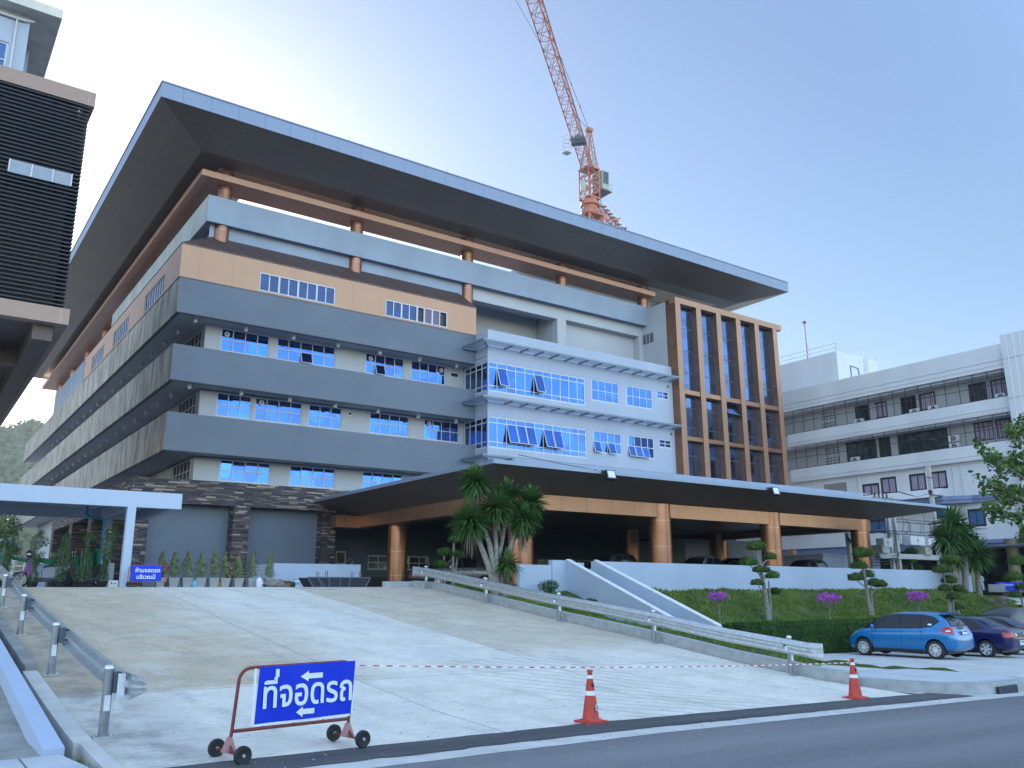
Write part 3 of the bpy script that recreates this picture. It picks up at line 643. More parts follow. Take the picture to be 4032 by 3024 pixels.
# copper slab ring and columns
g = MB()
g.box(12.03, 50.3, 49.0, 51.0, 26.45, 26.84); g.box(12.03, 14.4, 51.0, 117, 26.45, 26.84)
part(g, 'copper_slab', SLABC)
for k in range(5):
    x = 13.74+9*k
    g = MB(); g.tube([(x, 50.04, 21.9 if k < 3 else 25.0), (x, 50.04, 27.53)], .45, 28); part(g, 'column', COPPER, smooth=True)
for k in range(1, 8):
    g = MB(); g.tube([(13.74, 50.04+9*k, 21.5), (13.74, 50.04+9*k, 27.53)], .45, 20); part(g, 'column', COPPER, smooth=True)
# core walls behind the slab
g = MB(); g.box(38.2, 57, 52.2, 60, 24, 27.5); part(g, 'stair_core', BAYW)
g = MB(); g.box(15.2, 30, 56.5, 57, 24, 26.4); g.box(15.5, 16, 54, 100, 24, 25.9); part(g, 'inner_parapet', SLABC)
# tower side wall in plaster
g = MB(); g.box(49.62, 50.5, 47.3, 50.6, 8, 25.35); g.box(50.5, 60, 48, 60, 8, 25.4); part(g, 'side_wall', WALLM)
g = MB(); g.box(49.57, 49.615, 48.8, 49.98, 22.25, 23.05)
for k in (1, 2): y = 48.8+1.18*k/3; g.box(49.55, 49.58, y-.03, y+.03, 22.25, 23.05, WALLM)
part(g, 'ventilation_grille', DARKW)
g = MB(); g.box(49.56, 49.615, 49.1, 49.55, 19.9, 20.5, FRAME); g.box(49.55, 49.56, 49.2, 49.45, 20.0, 20.4, BLACK); part(g, 'small_vent')
# bay
g = MB(); BY, BX = 46.97, 31.55
w1 = (BX, 40.37, 15.19, 17.36); w2 = (BX, 40.37, 11.26, 13.47)
oth = [(40.93, 43.76, 15.72, 17.42, 4, ()), (44.52, 47.37, 15.74, 17.42, 4, ()), (47.82, 49.22, 16.75, 17.47, 2, ()), (40.98, 43.86, 11.79, 13.5, 4, ((0, 0), (2, 0))), (44.5, 47.34, 11.79, 13.5, 4, ((0, 0), (1, 0), (2, 0))), (47.84, 49.27, 12.8, 13.52, 2, ())]
hs = [w1, w2]+[o[:4] for o in oth]
wall(g, 'y', BY, BX, 49.66, 7.3, 19.62, hs, .12)
wall(g, 'x', BX, BY, 50.1, 7.3, 19.62, [(BY, 49.98, 15.19, 17.36), (BY, 49.98, 11.26, 13.47)], .12)
g.box(BX+.01, 49.64, BY+.13, BY+.28, 17.8, 19.63); g.box(BX+.02, BX+.18, BY+.28, 50, 17.8, 19.63)
g.face([(BX+.02, BY+.02, 13.47), (BX+.02, 50, 13.47), (49.6, 50, 13.47), (49.6, BY+.02, 13.47)]); g.face([(BX+.02, BY+.02, 15.19), (BX+.02, 50, 15.19), (49.6, 50, 15.19), (49.6, BY+.02, 15.19)])
g.face([(BX+.02, BY+.02, 17.36), (BX+.02, 50, 17.36), (49.6, 50, 17.36), (49.6, BY+.02, 17.36)]); g.face([(BX+.02, BY+.02, 11.26), (BX+.02, 50, 11.26), (49.6, 50, 11.26), (49.6, BY+.02, 11.26)])
part(g, 'bay_wall', BAYW)
for (a, b, c, d), op in ((w1, ((1, 1), (5, 1))), (w2, ((2, 1), (3, 1), (4, 1), (6, 1), (7, 1)))):
    window(B, 'y', BY, a, b, c, d, 11, [.2, .8], 1, recess=.03, openp=op, bar=.07, outer=.12)
    window(B, 'x', BX, BY+.03, 49.98, c, d, 4, [.2, .8], 1, recess=.03, bar=.07, outer=.12, gm=GTOW)
for a, b, c, d, n, op in oth: window(B, 'y', BY, a, b, c, d, n, [.5], 1, openp=op, recess=.03, outer=.11, bar=.06)
for x, z in ((49.15, 17.9), (49.25, 14.0)): g = MB(); g.box(x-.1, x+.1, BY-.03, BY-.003, z-.1, z+.1); part(g, 'vent_cover', GREYM)
# awnings
for z in (18.45, 14.49, 10.54):
    g = MB(); yo, xo = 45.8, 30.4; xr = 49.4
    g.box(xo, xr, yo, yo+.08, z-.05, z+.07); g.box(xo, xo+.08, yo+.08, 48.45, z-.05, z+.07)
    for k in range(6): y = yo+.2+k*.155; g.box(xo+.2+k*.155, xr, y, y+.022, z+.0, z+.045); x = xo+.2+k*.155; g.box(x, x+.022, y+.022, 48.45, z, z+.045)
    for k in range(13):
        x = 32.9+1.37*k
        if x < 49.4: g.box(x, x+.09, yo+.09, BY-.003, z-.12, z-.003)
    g.beam((xo+.1, yo+.1, z-.08), (BX-.01, BY-.01, z-.08), .1, .1); g.box(xo+.09, BX-.003, 48.3, 48.45, z-.12, z-.003)
    part(g, 'louvre_awning', AWN)
# tower with fins
TY = 46.2; fx = [49.66, 52.16, 54.66, 57.2, 59.7, 62.25]
g = MB(); g.box(49.652, 63.0, TY+.62, 49, 7.0, 25.44); tw = part(g, 'tower', COPPER)
for x in fx:
    g = MB(); g.box(x, x+.6, TY, TY+.62, 7.0, 25.0, COPPER); g.box(x+.002, x+.598, TY-.012, TY-.002, 7.0, 25.0, COPFR); part(g, 'fin', None, tw)
g = MB(); g.box(49.64, 63.55, TY-.02, TY+.61, 25.0, 25.5); part(g, 'top_beam', COPFR, tw)
zb = [(7.0, 9.6), (9.6, 13.52), (13.85, 17.33), (17.7, 25.0)]
zb = [(7.0, 13.52), (13.85, 17.33), (17.7, 25.0)]
for i in range(5):
    xa, xb = fx[i]+.6, fx[i+1]
    for z0, z1 in ((13.52, 13.85), (17.33, 17.7)):
        g = MB(); g.box(xa, xb, TY+.05, TY+.61, z0, z1); part(g, 'cross_beam', COPBM, tw)
    for j, (z0, z1) in enumerate(zb):
        f = MB(); gl = MB(); xm = xa+.62; zs = {0: [z0, 9.6, 10.3, 12.4, z1], 1: [z0, 14.7, 16.3, z1], 2: [z0, 19.3, 21.2, 23.1, z1-.35]}[j]
        for x in (xa+.03, xm, xb-.03): f.box(x-.025, x+.025, TY+.54, TY+.60, z0, z1)
        for z in zs: f.box(xa, xb, TY+.545, TY+.595, z-.025, z+.025)
        for z_a, z_b in zip(zs, zs[1:]+([z1] if zs[-1] != z1 else [])):
            for x_a, x_b in ((xa, xm), (xm, xb)):
                t = random.uniform(-.002, .002); gl.face([(x_a, TY+.57+t, z_a), (x_b, TY+.57-t, z_a), (x_b, TY+.57, z_b), (x_a, TY+.57, z_b)], GBLUE if x_a == xa else GTOW)  # bluer left panes: sky reflection put into the glass tint
        if (i, j) == (2, 1): gl.face([(xa+.3, TY+.1, 16.35), (xb-.1, TY+.1, 16.35), (xb-.1, TY+.5, 17.25), (xa+.3, TY+.5, 17.25)], GTOW); f.beam((xa+.3, TY+.1, 16.35), (xb-.1, TY+.1, 16.35), .05)
        w_ = f.obj('window', GREYM, tw); gl.obj('pane', None, w_)
# stone plinth
g = MB(); SY, SX = 47.0, 9.5
g.box(SX, 23.0, SY, SY+.9, 6.43, 7.72); g.box(SX, SX+.9, SY+.9, 74, 6.43, 7.72); g.box(SX+.9, 31.5, SY+.9, 50.1, 7.3, 7.6, DARKW)
for x0, x1 in ((9.5, 10.44), (14.82, 15.72), (20.05, 20.85)): g.box(x0+.003, x1, SY+.003, SY+.9, 1.9, 6.43)
for y0 in (52, 57.5, 64.5, 72.7): g.box(SX+.003, SX+.9, y0, y0+1.2, 1.9, 6.43)
part(g, 'stone_plinth', STONE)
g = MB(); g.box(10.4, 20.9, SY+.905, SY+1.0, 1.9, 6.43); g.box(SX+.9, SX+1.0, SY+1, 55, 1.9, 6.43); g.box(SX+.9, SX+1.0, 55, 74, 1.9, 6.43, BLACK); part(g, 'recessed_panel', PAINT)
# ground floor back walls below the canopy
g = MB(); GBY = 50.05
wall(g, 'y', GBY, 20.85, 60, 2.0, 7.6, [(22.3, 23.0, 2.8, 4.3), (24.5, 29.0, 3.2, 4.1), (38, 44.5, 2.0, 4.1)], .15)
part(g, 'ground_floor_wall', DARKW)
window(B, 'y', GBY, 24.5, 29.0, 3.2, 4.1, 6, [.5], 1, gm=GDARK); window(B, 'y', GBY, 22.3, 23.0, 2.8, 4.3, 1, [.5], 1, gm=GDARK); window(B, 'y', GBY, 38, 44.5, 2.02, 4.1, 5, [], 1, gm=GDARK)
g = MB(); g.box(21, 60, 50.0, 50.03, 2.0, 2.75); part(g, 'wall_base', mat('brown_tile', (.06, .045, .04), .6))
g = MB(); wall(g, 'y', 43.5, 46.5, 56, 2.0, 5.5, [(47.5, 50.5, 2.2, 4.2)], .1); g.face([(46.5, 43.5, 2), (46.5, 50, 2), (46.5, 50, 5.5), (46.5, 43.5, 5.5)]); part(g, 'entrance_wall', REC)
window(B, 'y', 43.5, 47.5, 50.5, 2.2, 4.2, 3, [.35], 1, gm=GDARK)
# small windows glimpsed to the right under the canopy: low copper frames
g = MB()
for x0 in (56.0, 59.2, 62.6): g.box(x0, x0+.55, 46.2, 46.8, 2.0, 5.2)
g.box(56, 63.2, 46.15, 46.75, 3.9, 4.3); part(g, 'low_fin', COPFR, tw)
# ---------------- canopy
g = MB()
cx0, cx1, cy0 = 19.4, 55.6, 28.4; zt, zb_ = 7.08, 6.91
ix0, ix1, iy0, izz = 21.8, 50.6, 31.05, 6.15
cy1 = 47.0
F3 = [(cx0, cy1, zb_), (cx0, cy0, zb_), (cx1, cy0, zb_), (cx1, cy1, zb_)]; I3 = [(ix0, cy1, izz), (ix0, iy0, izz), (ix1, iy0, izz), (ix1, cy1, izz)]
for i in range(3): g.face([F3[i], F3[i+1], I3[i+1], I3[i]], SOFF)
cs = part(g, 'canopy')
g = MB()
g.box(cx0, cx1, cy0, cy0+.1, zb_, zt, BANDC); g.box(cx0, cx0+.1, cy0+.1, cy1, zb_, zt); g.box(cx1-.1, cx1, cy0+.1, cy1, zb_, zt)
part(g, 'fascia', FASC, cs)
g = MB(); g.face([(cx0+.1, cy0+.1, zt-.02), (cx1-.1, cy0+.1, zt-.02), (cx1-.1, cy1, zt-.02), (cx0+.1, cy1, zt-.02)])
g.prism([(21.6, 30, zt), (46.0, 30, zt), (46, 30.2, zt), (21.6, 30.2, zt)], [(21.6, 30, 7.52), (48.6, 30, 7.62), (48.6, 30.2, 7.62), (21.6, 30.2, 7.52)]); part(g, 'upstand', BANDC, cs)
g = MB(); zl, zh = 5.46, 6.149
g.box(21.8, 50.15, 31.05, 31.75, zl, zh); g.box(21.8, 22.5, 31.75, 46.0, zl, zh); g.box(20.4, 22.5, 46.0, 46.7, zl, zh); g.box(49.45, 50.15, 31.75, 50, zl, zh)
part(g, 'beam', COPBM, cs)
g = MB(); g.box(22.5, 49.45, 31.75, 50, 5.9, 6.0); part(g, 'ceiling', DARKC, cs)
for x, y in [(22.9+9*k*.985, 31.4) for k in range(4)]+[(22.9, 43.1), (31.8, 43.1), (40.8, 43.1), (49.8, 43.1)]:
    g = MB(); g.tube([(x, y, 1.9), (x, y, 6.14)], .57, 36); part(g, 'column', COPPER, cs, smooth=True)
for x in (25.46, 36.95):
    t = thing('floodlight', (x, 28.28, 6.86), 'black floodlight fixed to the canopy edge '+('above the dracaena side' if x < 30 else 'further right, under the copper tower'), 'floodlight', 'floodlights on the canopy edge')
    g = MB(); g.prism([(-.27, -.32, -.20), (.27, -.32, -.20), (.27, -.2, -.26), (-.27, -.2, -.26)], [(-.27, -.22, .2), (.27, -.22, .2), (.27, -.1, .14), (-.27, -.1, .14)]); g.box(-.31, -.28, -.22, .02, -.02, .02); g.box(.28, .31, -.22, .02, -.02, .02); g.box(-.31, .31, .0, .03, .06, .2); g.obj('housing', BLACK, t)
    g = MB(); g.prism([(-.21, -.325, -.15), (.21, -.325, -.15), (.21, -.318, -.15), (-.21, -.318, -.15)], [(-.21, -.243, .16), (.21, -.243, .16), (.21, -.236, .16), (-.21, -.236, .16)]); g.obj('lens', LAMPW, t)
# cable drooping along the canopy
g = MB(); pts = [(25.4-i*.6, 28.9+.01*i, 7.1+.02*i+.0*i) for i in range(9)]; g.tube([(24.9, 28.36, 7.05), (23.5, 28.9, 7.25), (21.5, 29.6, 7.6)], .015, 5); tag(g.obj('cable', BLACK), 'thin dark cable lying along the left canopy edge', 'cable')
# ============================================================ OLD BUILDING (right)
OB = thing('old_hospital_block', (0, 0, 0), 'older white concrete block with barred open corridors behind the copper canopy', 'building')
X7 = 70.0
g = MB()
def band(z0, z1, ya=30.2, yb=92, x=X7):
    g.box(x, x+.3, ya, yb, z0, z1)
band(19.0, 21.03); band(15.47, 16.7, 30.2, 51.2); band(11.99, 13.22, 30.2, 51.2); g.box(X7+1.2, X7+1.5, 51.2, 92, 15.47, 16.7); g.box(X7+1.2, X7+1.5, 51.2, 92, 11.99, 13.22)
for z in (19.75, 19.35, 15.85, 15.62, 12.35, 12.12): g.box(X7-.05, X7-.001, 30.2, 92 if z > 19 else 51.2, z-.03, z+.03)
g.box(X7-.12, X7-.002, 30.2, 92, 18.98, 19.2); g.box(X7-.1, X7-.001, 30.25, 51.2, 15.45, 15.55); g.box(X7-.1, X7-.001, 30.25, 51.2, 11.97, 12.07)
g.box(X7+.3, X7+12, 30.2, 92, 18.8, 19.0); g.box(X7+.3, X7+12, 30.2, 92, 15.3, 15.47); g.box(X7+.3, X7+12, 30.2, 92, 11.8, 11.99)
g.box(X7+.31, X7+12, 30.2, 92, 20.8, 20.95)
g.obj('wall_band', OLDW, OB)
g = MB(); wr = X7+1.6
W4 = [(72/2.2153*.995, 0)]
def yr(r): return X7/r*1.023
w4 = [(1.6015, 1.6555), (1.6677, 1.7271), (1.7823, 1.8511), (1.8643, 1.9386), (2.0997, 2.1965), (2.2153, 2.3092)]
w3 = [(1.5568, 1.7247), (1.7529, 1.9743), (2.1005, 2.2004), (2.2153, 2.32)]
h4 = [(yr(b), yr(a), 17.05, 18.6) for a, b in w4]
h3 = [(yr(b), yr(a), 13.0 if i < 2 else 13.7, 15.3) for i, (a, b) in enumerate(w3)]
wall(g, 'x', wr, 30.2, 92, 16.5, 18.9, h4, .12); wall(g, 'x', wr, 30.2, 92, 13.0, 15.4, h3, .12)
g.box(wr-.002, wr+.4, 42.7, 42.9, 13, 18.8)
g.obj('corridor_wall', OLDREC, OB)
for i, (a, b, c, d) in enumerate(h4): window(OB, 'x', wr, a, b, c, d, 4 if b-a > 1.5 else 3, [.72], 1, fm=DFRAME, gm=CURT if i % 2 else GDARK, bar=.06, outer=.14)
for i, (a, b, c, d) in enumerate(h3): window(OB, 'x', wr, a, b, c, d, 8 if i < 2 else 4, [.35, .7] if i < 2 else [.72], 1, fm=DFRAME, gm=GGREEN if i < 2 else CURT, bar=.06, outer=.1)
for (z0, z1) in ((16.7, 18.98), (13.22, 15.45)):
    g = MB(); y = 30.6
    while y < 90: g.box(X7+.12, X7+.15, y, y+.045, z0, z1, DFRAME); y += 1.17
    for z in ((z0+z1)/2-.05, z0+.02): g.box(X7+.115, X7+.155, 30.3, 90, z, z+.045, DFRAME)
    g.obj('corridor_screen', None, OB)
# breeze block vents
for z0, zz_ in ((17.0, 2), (13.6, 2)):
    for k in range(2):
        g = MB()
        for i in range(4):
            for j in range(3): y = 48.0-i*.42; z = z0+k*.95+j*.25-.1; g.box(wr-.01, wr-.003, y, y+.28, z, z+.14)
        g.obj('vent_block', DARKW, OB)
# lower floors
g = MB(); xl = X7+.35
lw = [(42.2, 41.0), (40.6, 38.6), (38.35, 36.2)]
lh = [(X7/1.7305*1.005, X7/1.6686*1.005, 10.0, 11.5), (X7/1.8526*1.005, X7/1.782*1.005, 10.0, 11.5), (X7/1.9445*1.005, X7/1.8665*1.005, 10.0, 11.5), (X7/1.663*1.005, X7/1.60*1.005, 9.4, 11.1)]
bw = [(X7/2.1002*1.005, X7/2.0114*1.005, 6.72, 8.15), (X7/1.68, X7/1.60, 6.7, 7.9), (X7/1.95, X7/1.86, 7.6, 8.4)]
wall(g, 'x', xl, 18, 92, 2.0, 11.99, lh+bw+[(45.5, 48.0, 9.2, 11.5)], .15)
g.obj('wall', OLDW, OB)
for a, b, c, d in lh: window(OB, 'x', xl, a, b, c, d, 2, [], 1, fm=DFRAME, gm=CURT, bar=.09, outer=.18)
for i, (a, b, c, d) in enumerate(bw): window(OB, 'x', xl, a, b, c, d, 2, [], 1, fm=DFRAME, gm=CURTB, bar=.09, outer=.18)
for a, b, c, d in lh+bw[:1]: g = MB(); g.box(xl-.12, xl-.002, a-.1, b+.1, c-.14, c-.02); g.obj('sill', OLDW, OB)
g = MB(); py = [92, 36.0, 35.0, 34.1, 28]; px_ = [68.9, 68.9, 69.3, 69.9, 69.9]
g = MB(); out = list(zip(px_, py))
def slab(z0, z1, off, m):
    p = [(x-off, y) for x, y in out]+[(xl-.01, 28), (xl-.01, 92)]
    g.prism([(x, y, z0) for x, y in p], [(x, y, z1) for x, y in p], m)
slab(8.62, 8.9, 0, OLDBLUE); slab(8.9, 9.2, .1, OLDBLUE); g.obj('wavy_canopy', None, OB)
g = MB(); g.prism([(68.4, 36, 9.2), (xl-.02, 36, 9.2), (xl-.02, 92, 9.2), (68.4, 92, 9.2)], [(68.9, 36, 9.9), (xl-.02, 36, 9.9), (xl-.02, 92, 9.9), (68.9, 92, 9.9)]); g.obj('canopy_parapet', OLDW, OB)
g = MB(); g.box(69.0, xl-.003, 18, 36, 5.05, 5.3); g.box(68.8, xl-.003, 18, 36, 5.3, 5.6); g.box(69.4, xl-.003, 36, 92, 5.0, 5.6); g.obj('lower_trim', OLDBLUE, OB)
g = MB(); g.box(69.1, xl-.004, 36.0, 92, 5.6, 6.3); g.obj('balcony_wall', OLDW, OB)
g = MB(); g.box(xl-.06, xl-.01, 18, 92, 1.0, 5.04); g.obj('porch_shade_sheet', CARGLS, OB)  # near-black sheet stands in for the deep shade under the slab
for y, x in ((33.2, 66.5), (31.0, 68.5)):
    g = MB(); g.lathe([(.42, 0), (.42, 3.7), (.5, 3.9)], (0, 0, 0), 20); g.obj('round_column', mat('brass_column', (.28, .24, .13), .4, .5) if y > 33 else MATS['brass_column'], OB, loc=(x, y, 1.6), smooth=True)
g = MB(); g.box(66, 71, 17, 36, 4.9, 5.05); g.obj('porch_ceiling', DARKW, OB)
g = MB(); g.box(X7-.35, X7+3, 21, 30.2, 1.5, 21.6)
for k in range(17): y = 21.4+.52*k; g.box(X7-.37, X7-.352, y, y+.05, 5.7, 21.6, LIT)
for z in (19.6, 16.4, 13.1): g.box(X7-.368, X7-.351, 21, 30.2, z, z+.04, CONCD)
g.obj('fluted_pier', OLDW, OB)
g = MB(); g.box(73, 80.2, 46.9, 62, 20, 24.8); g.obj('rooftop_tank_room', OLDW, OB)
g = MB()
for (x0, y0, x1, y1) in ((73.1, 47, 73.1, 61), (73.1, 47, 79.5, 47)):
    for z in (25.2, 25.65): g.tube([(x0, y0, z), (x1, y1, z)], .03, 6)
    n = 8
    for i in range(n+1): x, y = x0+(x1-x0)*i/n, y0+(y1-y0)*i/n; g.tube([(x, y, 24.8), (x, y, 25.65)], .025, 6)
for x in (77.6, 78.1): g.tube([(x, 46.8, 21.5), (x, 46.8, 25.9), (x, 47.2, 26.0)], .03, 6)
for k in range(14): g.tube([(77.6, 46.8, 21.7+.3*k), (78.1, 46.8, 21.7+.3*k)], .018, 5)
g.obj('roof_railing', LIGHTM, OB)
g = MB(); g.tube([(74, 50.9, 24.8), (74, 50.9, 28.9)], .05, 6); g.ell((74, 50.9, 29.0), (.22, .22, .15)); g.tube([(74, 50.9, 27), (73.2, 50.2, 24.8)], .01, 4); g.tube([(74, 50.9, 27), (75, 51, 24.8)], .01, 4); g.obj('antenna_mast', mat('dull_red', (.25, .08, .07), .5), OB)
g = MB(); g.tube([(75.1, 46.84, 21.5), (75.1, 46.84, 23.6), (76.4, 46.84, 23.5), (76.6, 46.84, 21.8)], .05, 6); g.obj('roof_pipe', OLDBLUE, OB)
# air conditioners in the corridors
for y, z in ((43.7, 16.72), (38.3, 16.72), (36.6, 16.72), (31.0, 16.72), (35.2, 13.24), (35.2, 13.9), (44.5, 13.24)):
    g = MB(); x = X7+1.1; g.box(x, x+.3, y, y+.85, z, z+.55, LIGHTM)
    g.lathe([(.22, -.012), (.2, -.02), (.05, -.02)], (x, y+.4, z+.28), 14, DARKW, 'x'); t = g.obj('air_conditioner', None, OB)
for y in (44.2, 37.9, 35.6, 34.9): g = MB(); g.tube([(xl-.06, y, 5.7), (xl-.06, y, 11.9)], .05, 6); g.obj('down_pipe', LIGHTM, OB)

# ============================================================ LOUVRED BUILDING (left)
LB = thing('louvred_building', (0, 0, 0), 'dark building clad in black horizontal louvres between beige bands at upper left', 'building')
LY = 34.0
g = MB(); g.box(-14, 4.04, LY, LY+.4, 20.53, 21.13); g.box(3.7, 4.04, LY+.4, 60, 20.53, 21.13); g.obj('upper_band', mat('beige_band', (.30, .20, .165), .5, .2, noise_amt=.03, lines=[('X', 3.2, .6)], linecol=(.35, .3, .28)), LB)
g = MB(); g.box(-14, 4.08, LY-.02, LY+.45, 11.48, 12.09); g.box(3.7, 4.08, LY+.45, 60, 11.48, 12.09); g.obj('lower_band', MATS['beige_band'], LB)
g = MB(); z = 12.2; random.seed(11)
while z < 20.5:
    g.prism([(-14, LY+.05, z), (3.88, LY+.05, z), (3.88, LY+.2, z+.02), (-14, LY+.2, z+.02)], [(-14, LY+.05, z+.05), (3.88, LY+.05, z+.05), (3.88, LY+.2, z+.09), (-14, LY+.2, z+.09)])
    g.box(3.72, 3.88, LY+.2, 58, z+.02, z+.06); z += .165
g.obj('louvre_screen', LOUV, LB)
g = MB()
for x in (-8, -5.5, -3, -.6, 1.3, 2.7): g.box(x, x+.06, LY+.2, LY+.28, 12.09, 20.5)
g.obj('louvre_post', LOUV, LB)
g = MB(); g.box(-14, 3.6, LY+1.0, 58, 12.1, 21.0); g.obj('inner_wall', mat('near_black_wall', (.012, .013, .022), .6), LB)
g = MB(); g.box(1.46, 3.58, LY-.02, LY+.04, 16.95, 17.46); 
for x in (1.46, 2.2, 2.9, 3.54): g.box(x, x+.045, LY-.045, LY-.021, 16.95, 17.46, LIGHTM)
PG = mat('pale_grille', (.30, .34, .42), .5, lines=[('X', .05, 0)], linecol=(.18, .21, .28), linew=.012)
g.obj('pale_vent_grille', PG, LB)
g = MB(); g.box(-14, 3.65, LY+.45, 59.8, 11.6, 11.9); g.obj('soffit', mat('brown_soffit', (.085, .06, .055), .5, .2, lines=[('X', 1.4, .2), ('Y', 1.4, .1)], linecol=(.16, .12, .11), linew=.012), LB)
g = MB(); g.box(3.0, 3.66, LY+.5, 59, 10.9, 11.595); 
for y in (39, 47, 55): g.box(-14, 2.99, y, y+.7, 10.95, 11.595)
g.obj('soffit_beam', MATS['brown_soffit'], LB)
for y in (40, 52):
    for x in (-9, -2): g = MB(); g.box(x, x+.8, y, y+.8, 2, 11); g.obj('column', MATS['brown_soffit'], LB)
g = MB(); wall(g, 'y', 36.2, -10, 1.57, 20.8, 25.0, [(-.6, .95, 21.9, 23.45)], .15); g.box(-10, 1.565, 36.36, 56, 21, 25.0); g.box(1.6, 1.8, 38.5, 38.7, 21, 25); g.obj('roof_room', BAYW, LB)
window(LB, 'y', 36.2, -.6, .95, 21.9, 23.45, 2, [.5], 1, gm=GTOW)
g = MB(); g.box(-12, 2.62, 35.5, 58, 24.87, 25.27); g.obj('roof_slab', mat('eave_concrete', (.70, .66, .60), .85, noise_amt=.25, noise_scale=1.5, col2=(.5, .48, .44), streak=.5), LB)
g = MB(); g.tube([(-6, 36.1, 24.6), (1.35, 36.1, 24.6), (1.7, 36.2, 24.75)], .06, 8); g.tube([(1.1, 36.12, 24.6), (1.1, 36.12, 21)], .04, 6); g.obj('drain_pipe', LIGHTM, LB)

# ============================================================ WALKWAY CANOPY (left)
WC = thing('walkway_shelter', (0, 0, 0), 'flat pale grey concrete shelter over the walkway with square posts at left', 'shelter')
g = MB(); g.box(-9, 8.19, 32.0, 32.25, 4.74, 5.29); g.box(7.94, 8.19, 32.25, 38, 4.74, 5.28); g.box(-9, 7.94, 32.25, 38, 5.1, 5.25); g.box(-9, 7.94, 37.7, 38, 4.74, 5.1); g.box(6.5, 6.75, 32.25, 37.7, 4.74, 5.1)
g.obj('roof', WHITE, WC)
for x, y in ((6.39, 32.003), (6.67, 37.4), (-1.5, 32.003), (-1.5, 37.4), (-6, 32.003)): g = MB(); g.box(x, x+.28, y, y+.26, 2, 4.74); g.obj('post', WHITE, WC)
g = MB(); g.tube([(5.51, 34.5, 5.1), (5.51, 34.5, 4.66), (5.62, 34.5, 4.52), (6.02, 34.5, 4.50), (6.13, 34.5, 4.42), (6.15, 34.5, 2.0)], .055, 10); g.obj('blue_drain_pipe', BLUEPIPE, WC, smooth=True)

# ============================================================ RETAINING WALLS
g = MB(); g.prism([(24.3, 28.0, -.2), (55.9, 28.0, 0), (55.9, 28.2, 0), (24.3, 28.2, -.2)], [(24.3, 28.0, 3.05), (55.9, 28.0, 2.94), (55.9, 28.2, 2.94), (24.3, 28.2, 3.05)]); g.prism([(55.7, 28.2, 0), (55.9, 28.2, 0), (59, 33, 0), (58.8, 33, 0)], [(55.7, 28.2, 2.94), (55.9, 28.2, 2.94), (59, 33, 2.9), (58.8, 33, 2.9)])
tag(g.obj('retaining_wall', WHITE), 'long plain white wall along the top of the grass bank', 'wall')
def stairwall(x, y1, z1, label, yb=28.0):
    s = .377; g = MB()
    y0 = y1
    g.prism([(x-.1, y0, z1-1.5), (x+.1, y0, z1-1.5), (x+.1, yb, .2), (x-.1, yb, .2)], [(x-.1, y0, z1), (x+.1, y0, z1), (x+.1, yb-.002, 3.06), (x-.1, yb-.002, 3.06)])
    g.prism([(x-.115, y0-.01, z1+.001), (x+.115, y0-.01, z1+.001), (x+.115, yb-.01, 3.062), (x-.115, yb-.01, 3.062)], [(x-.115, y0-.01, z1+.05), (x+.115, y0-.01, z1+.05), (x+.115, yb-.01, 3.11), (x-.115, yb-.01, 3.11)], LIT)
    tag(g.obj('stair_wall', WHITE), label, 'stair wall', 'white walls beside the steps')
stairwall(22.88, 20.6, .23, 'left white sloping stair wall, nearer the guardrail'); stairwall(24.4, 20.6, .28, 'right white sloping stair wall, touching the long retaining wall')
g = MB()
for k in range(20): y = 28-.37*k; g.box(22.98, 24.3, y-.37, y, -1, 1.95-.13*k)
tag(g.obj('steps', CONC), 'concrete steps between the two sloping white walls', 'steps')
g = MB(); g.box(22.04, 22.775, 28.0, 28.25, 0, 3.06); g.box(20.4, 22.035, 28.05, 28.25, .5, 2.86); g.box(22.98, 24.25, 28.6, 28.75, 1.9, 3.0)
tag(g.obj('corner_wall', WHITE), 'short stepped white wall piece left of the stair beside the copper column', 'wall')
g = MB(); g.box(14.15, 18.47, 38.5, 38.7, 2, 3.11); g.box(14.15, 14.3, 38.7, 41.5, 2, 3.1)
tag(g.obj('planter_wall', WHITE), 'low white wall behind the steel hopper near the stone pillar', 'wall')
g = MB(); g.box(50.9, 57.6, 35.2, 38.6, 2, 4.1); g.box(50.8, 57.7, 35.1, 38.7, 4.101, 4.2)
tag(g.obj('utility_hut', WHITE), 'small white flat roofed utility hut under the right end of the canopy', 'hut')
g = MB(); g.prism([(71.2, 33.5, 1.2), (73.5, 33.5, 1.2), (73.5, 35, 1.2), (71.2, 35, 1.2)], [(71.2, 33.5, 2.35), (73.2, 33.5, 2.35), (73.2, 35, 2.35), (71.2, 35, 2.35)])
g = MB(); g.box(66.6, 69.3, 31.2, 32.2, 1.2, 2.2); tag(g.obj('porch_parapet', POTG), 'grey low parapet at the foot of the brass porch columns', 'parapet')
g = MB(); g.face([(57, 22, .4), (80, 22, 0), (80, 33, 1.3), (57.5, 33, 1.8)]); struct(g, 'driveway', MATS['lot_concrete'])
g = MB(); g.face([(57, 30, 1.7), (90, 30, 1.4), (90, 95, 1.9), (57, 95, 1.9)]); struct(g, 'service_yard', CONCD)

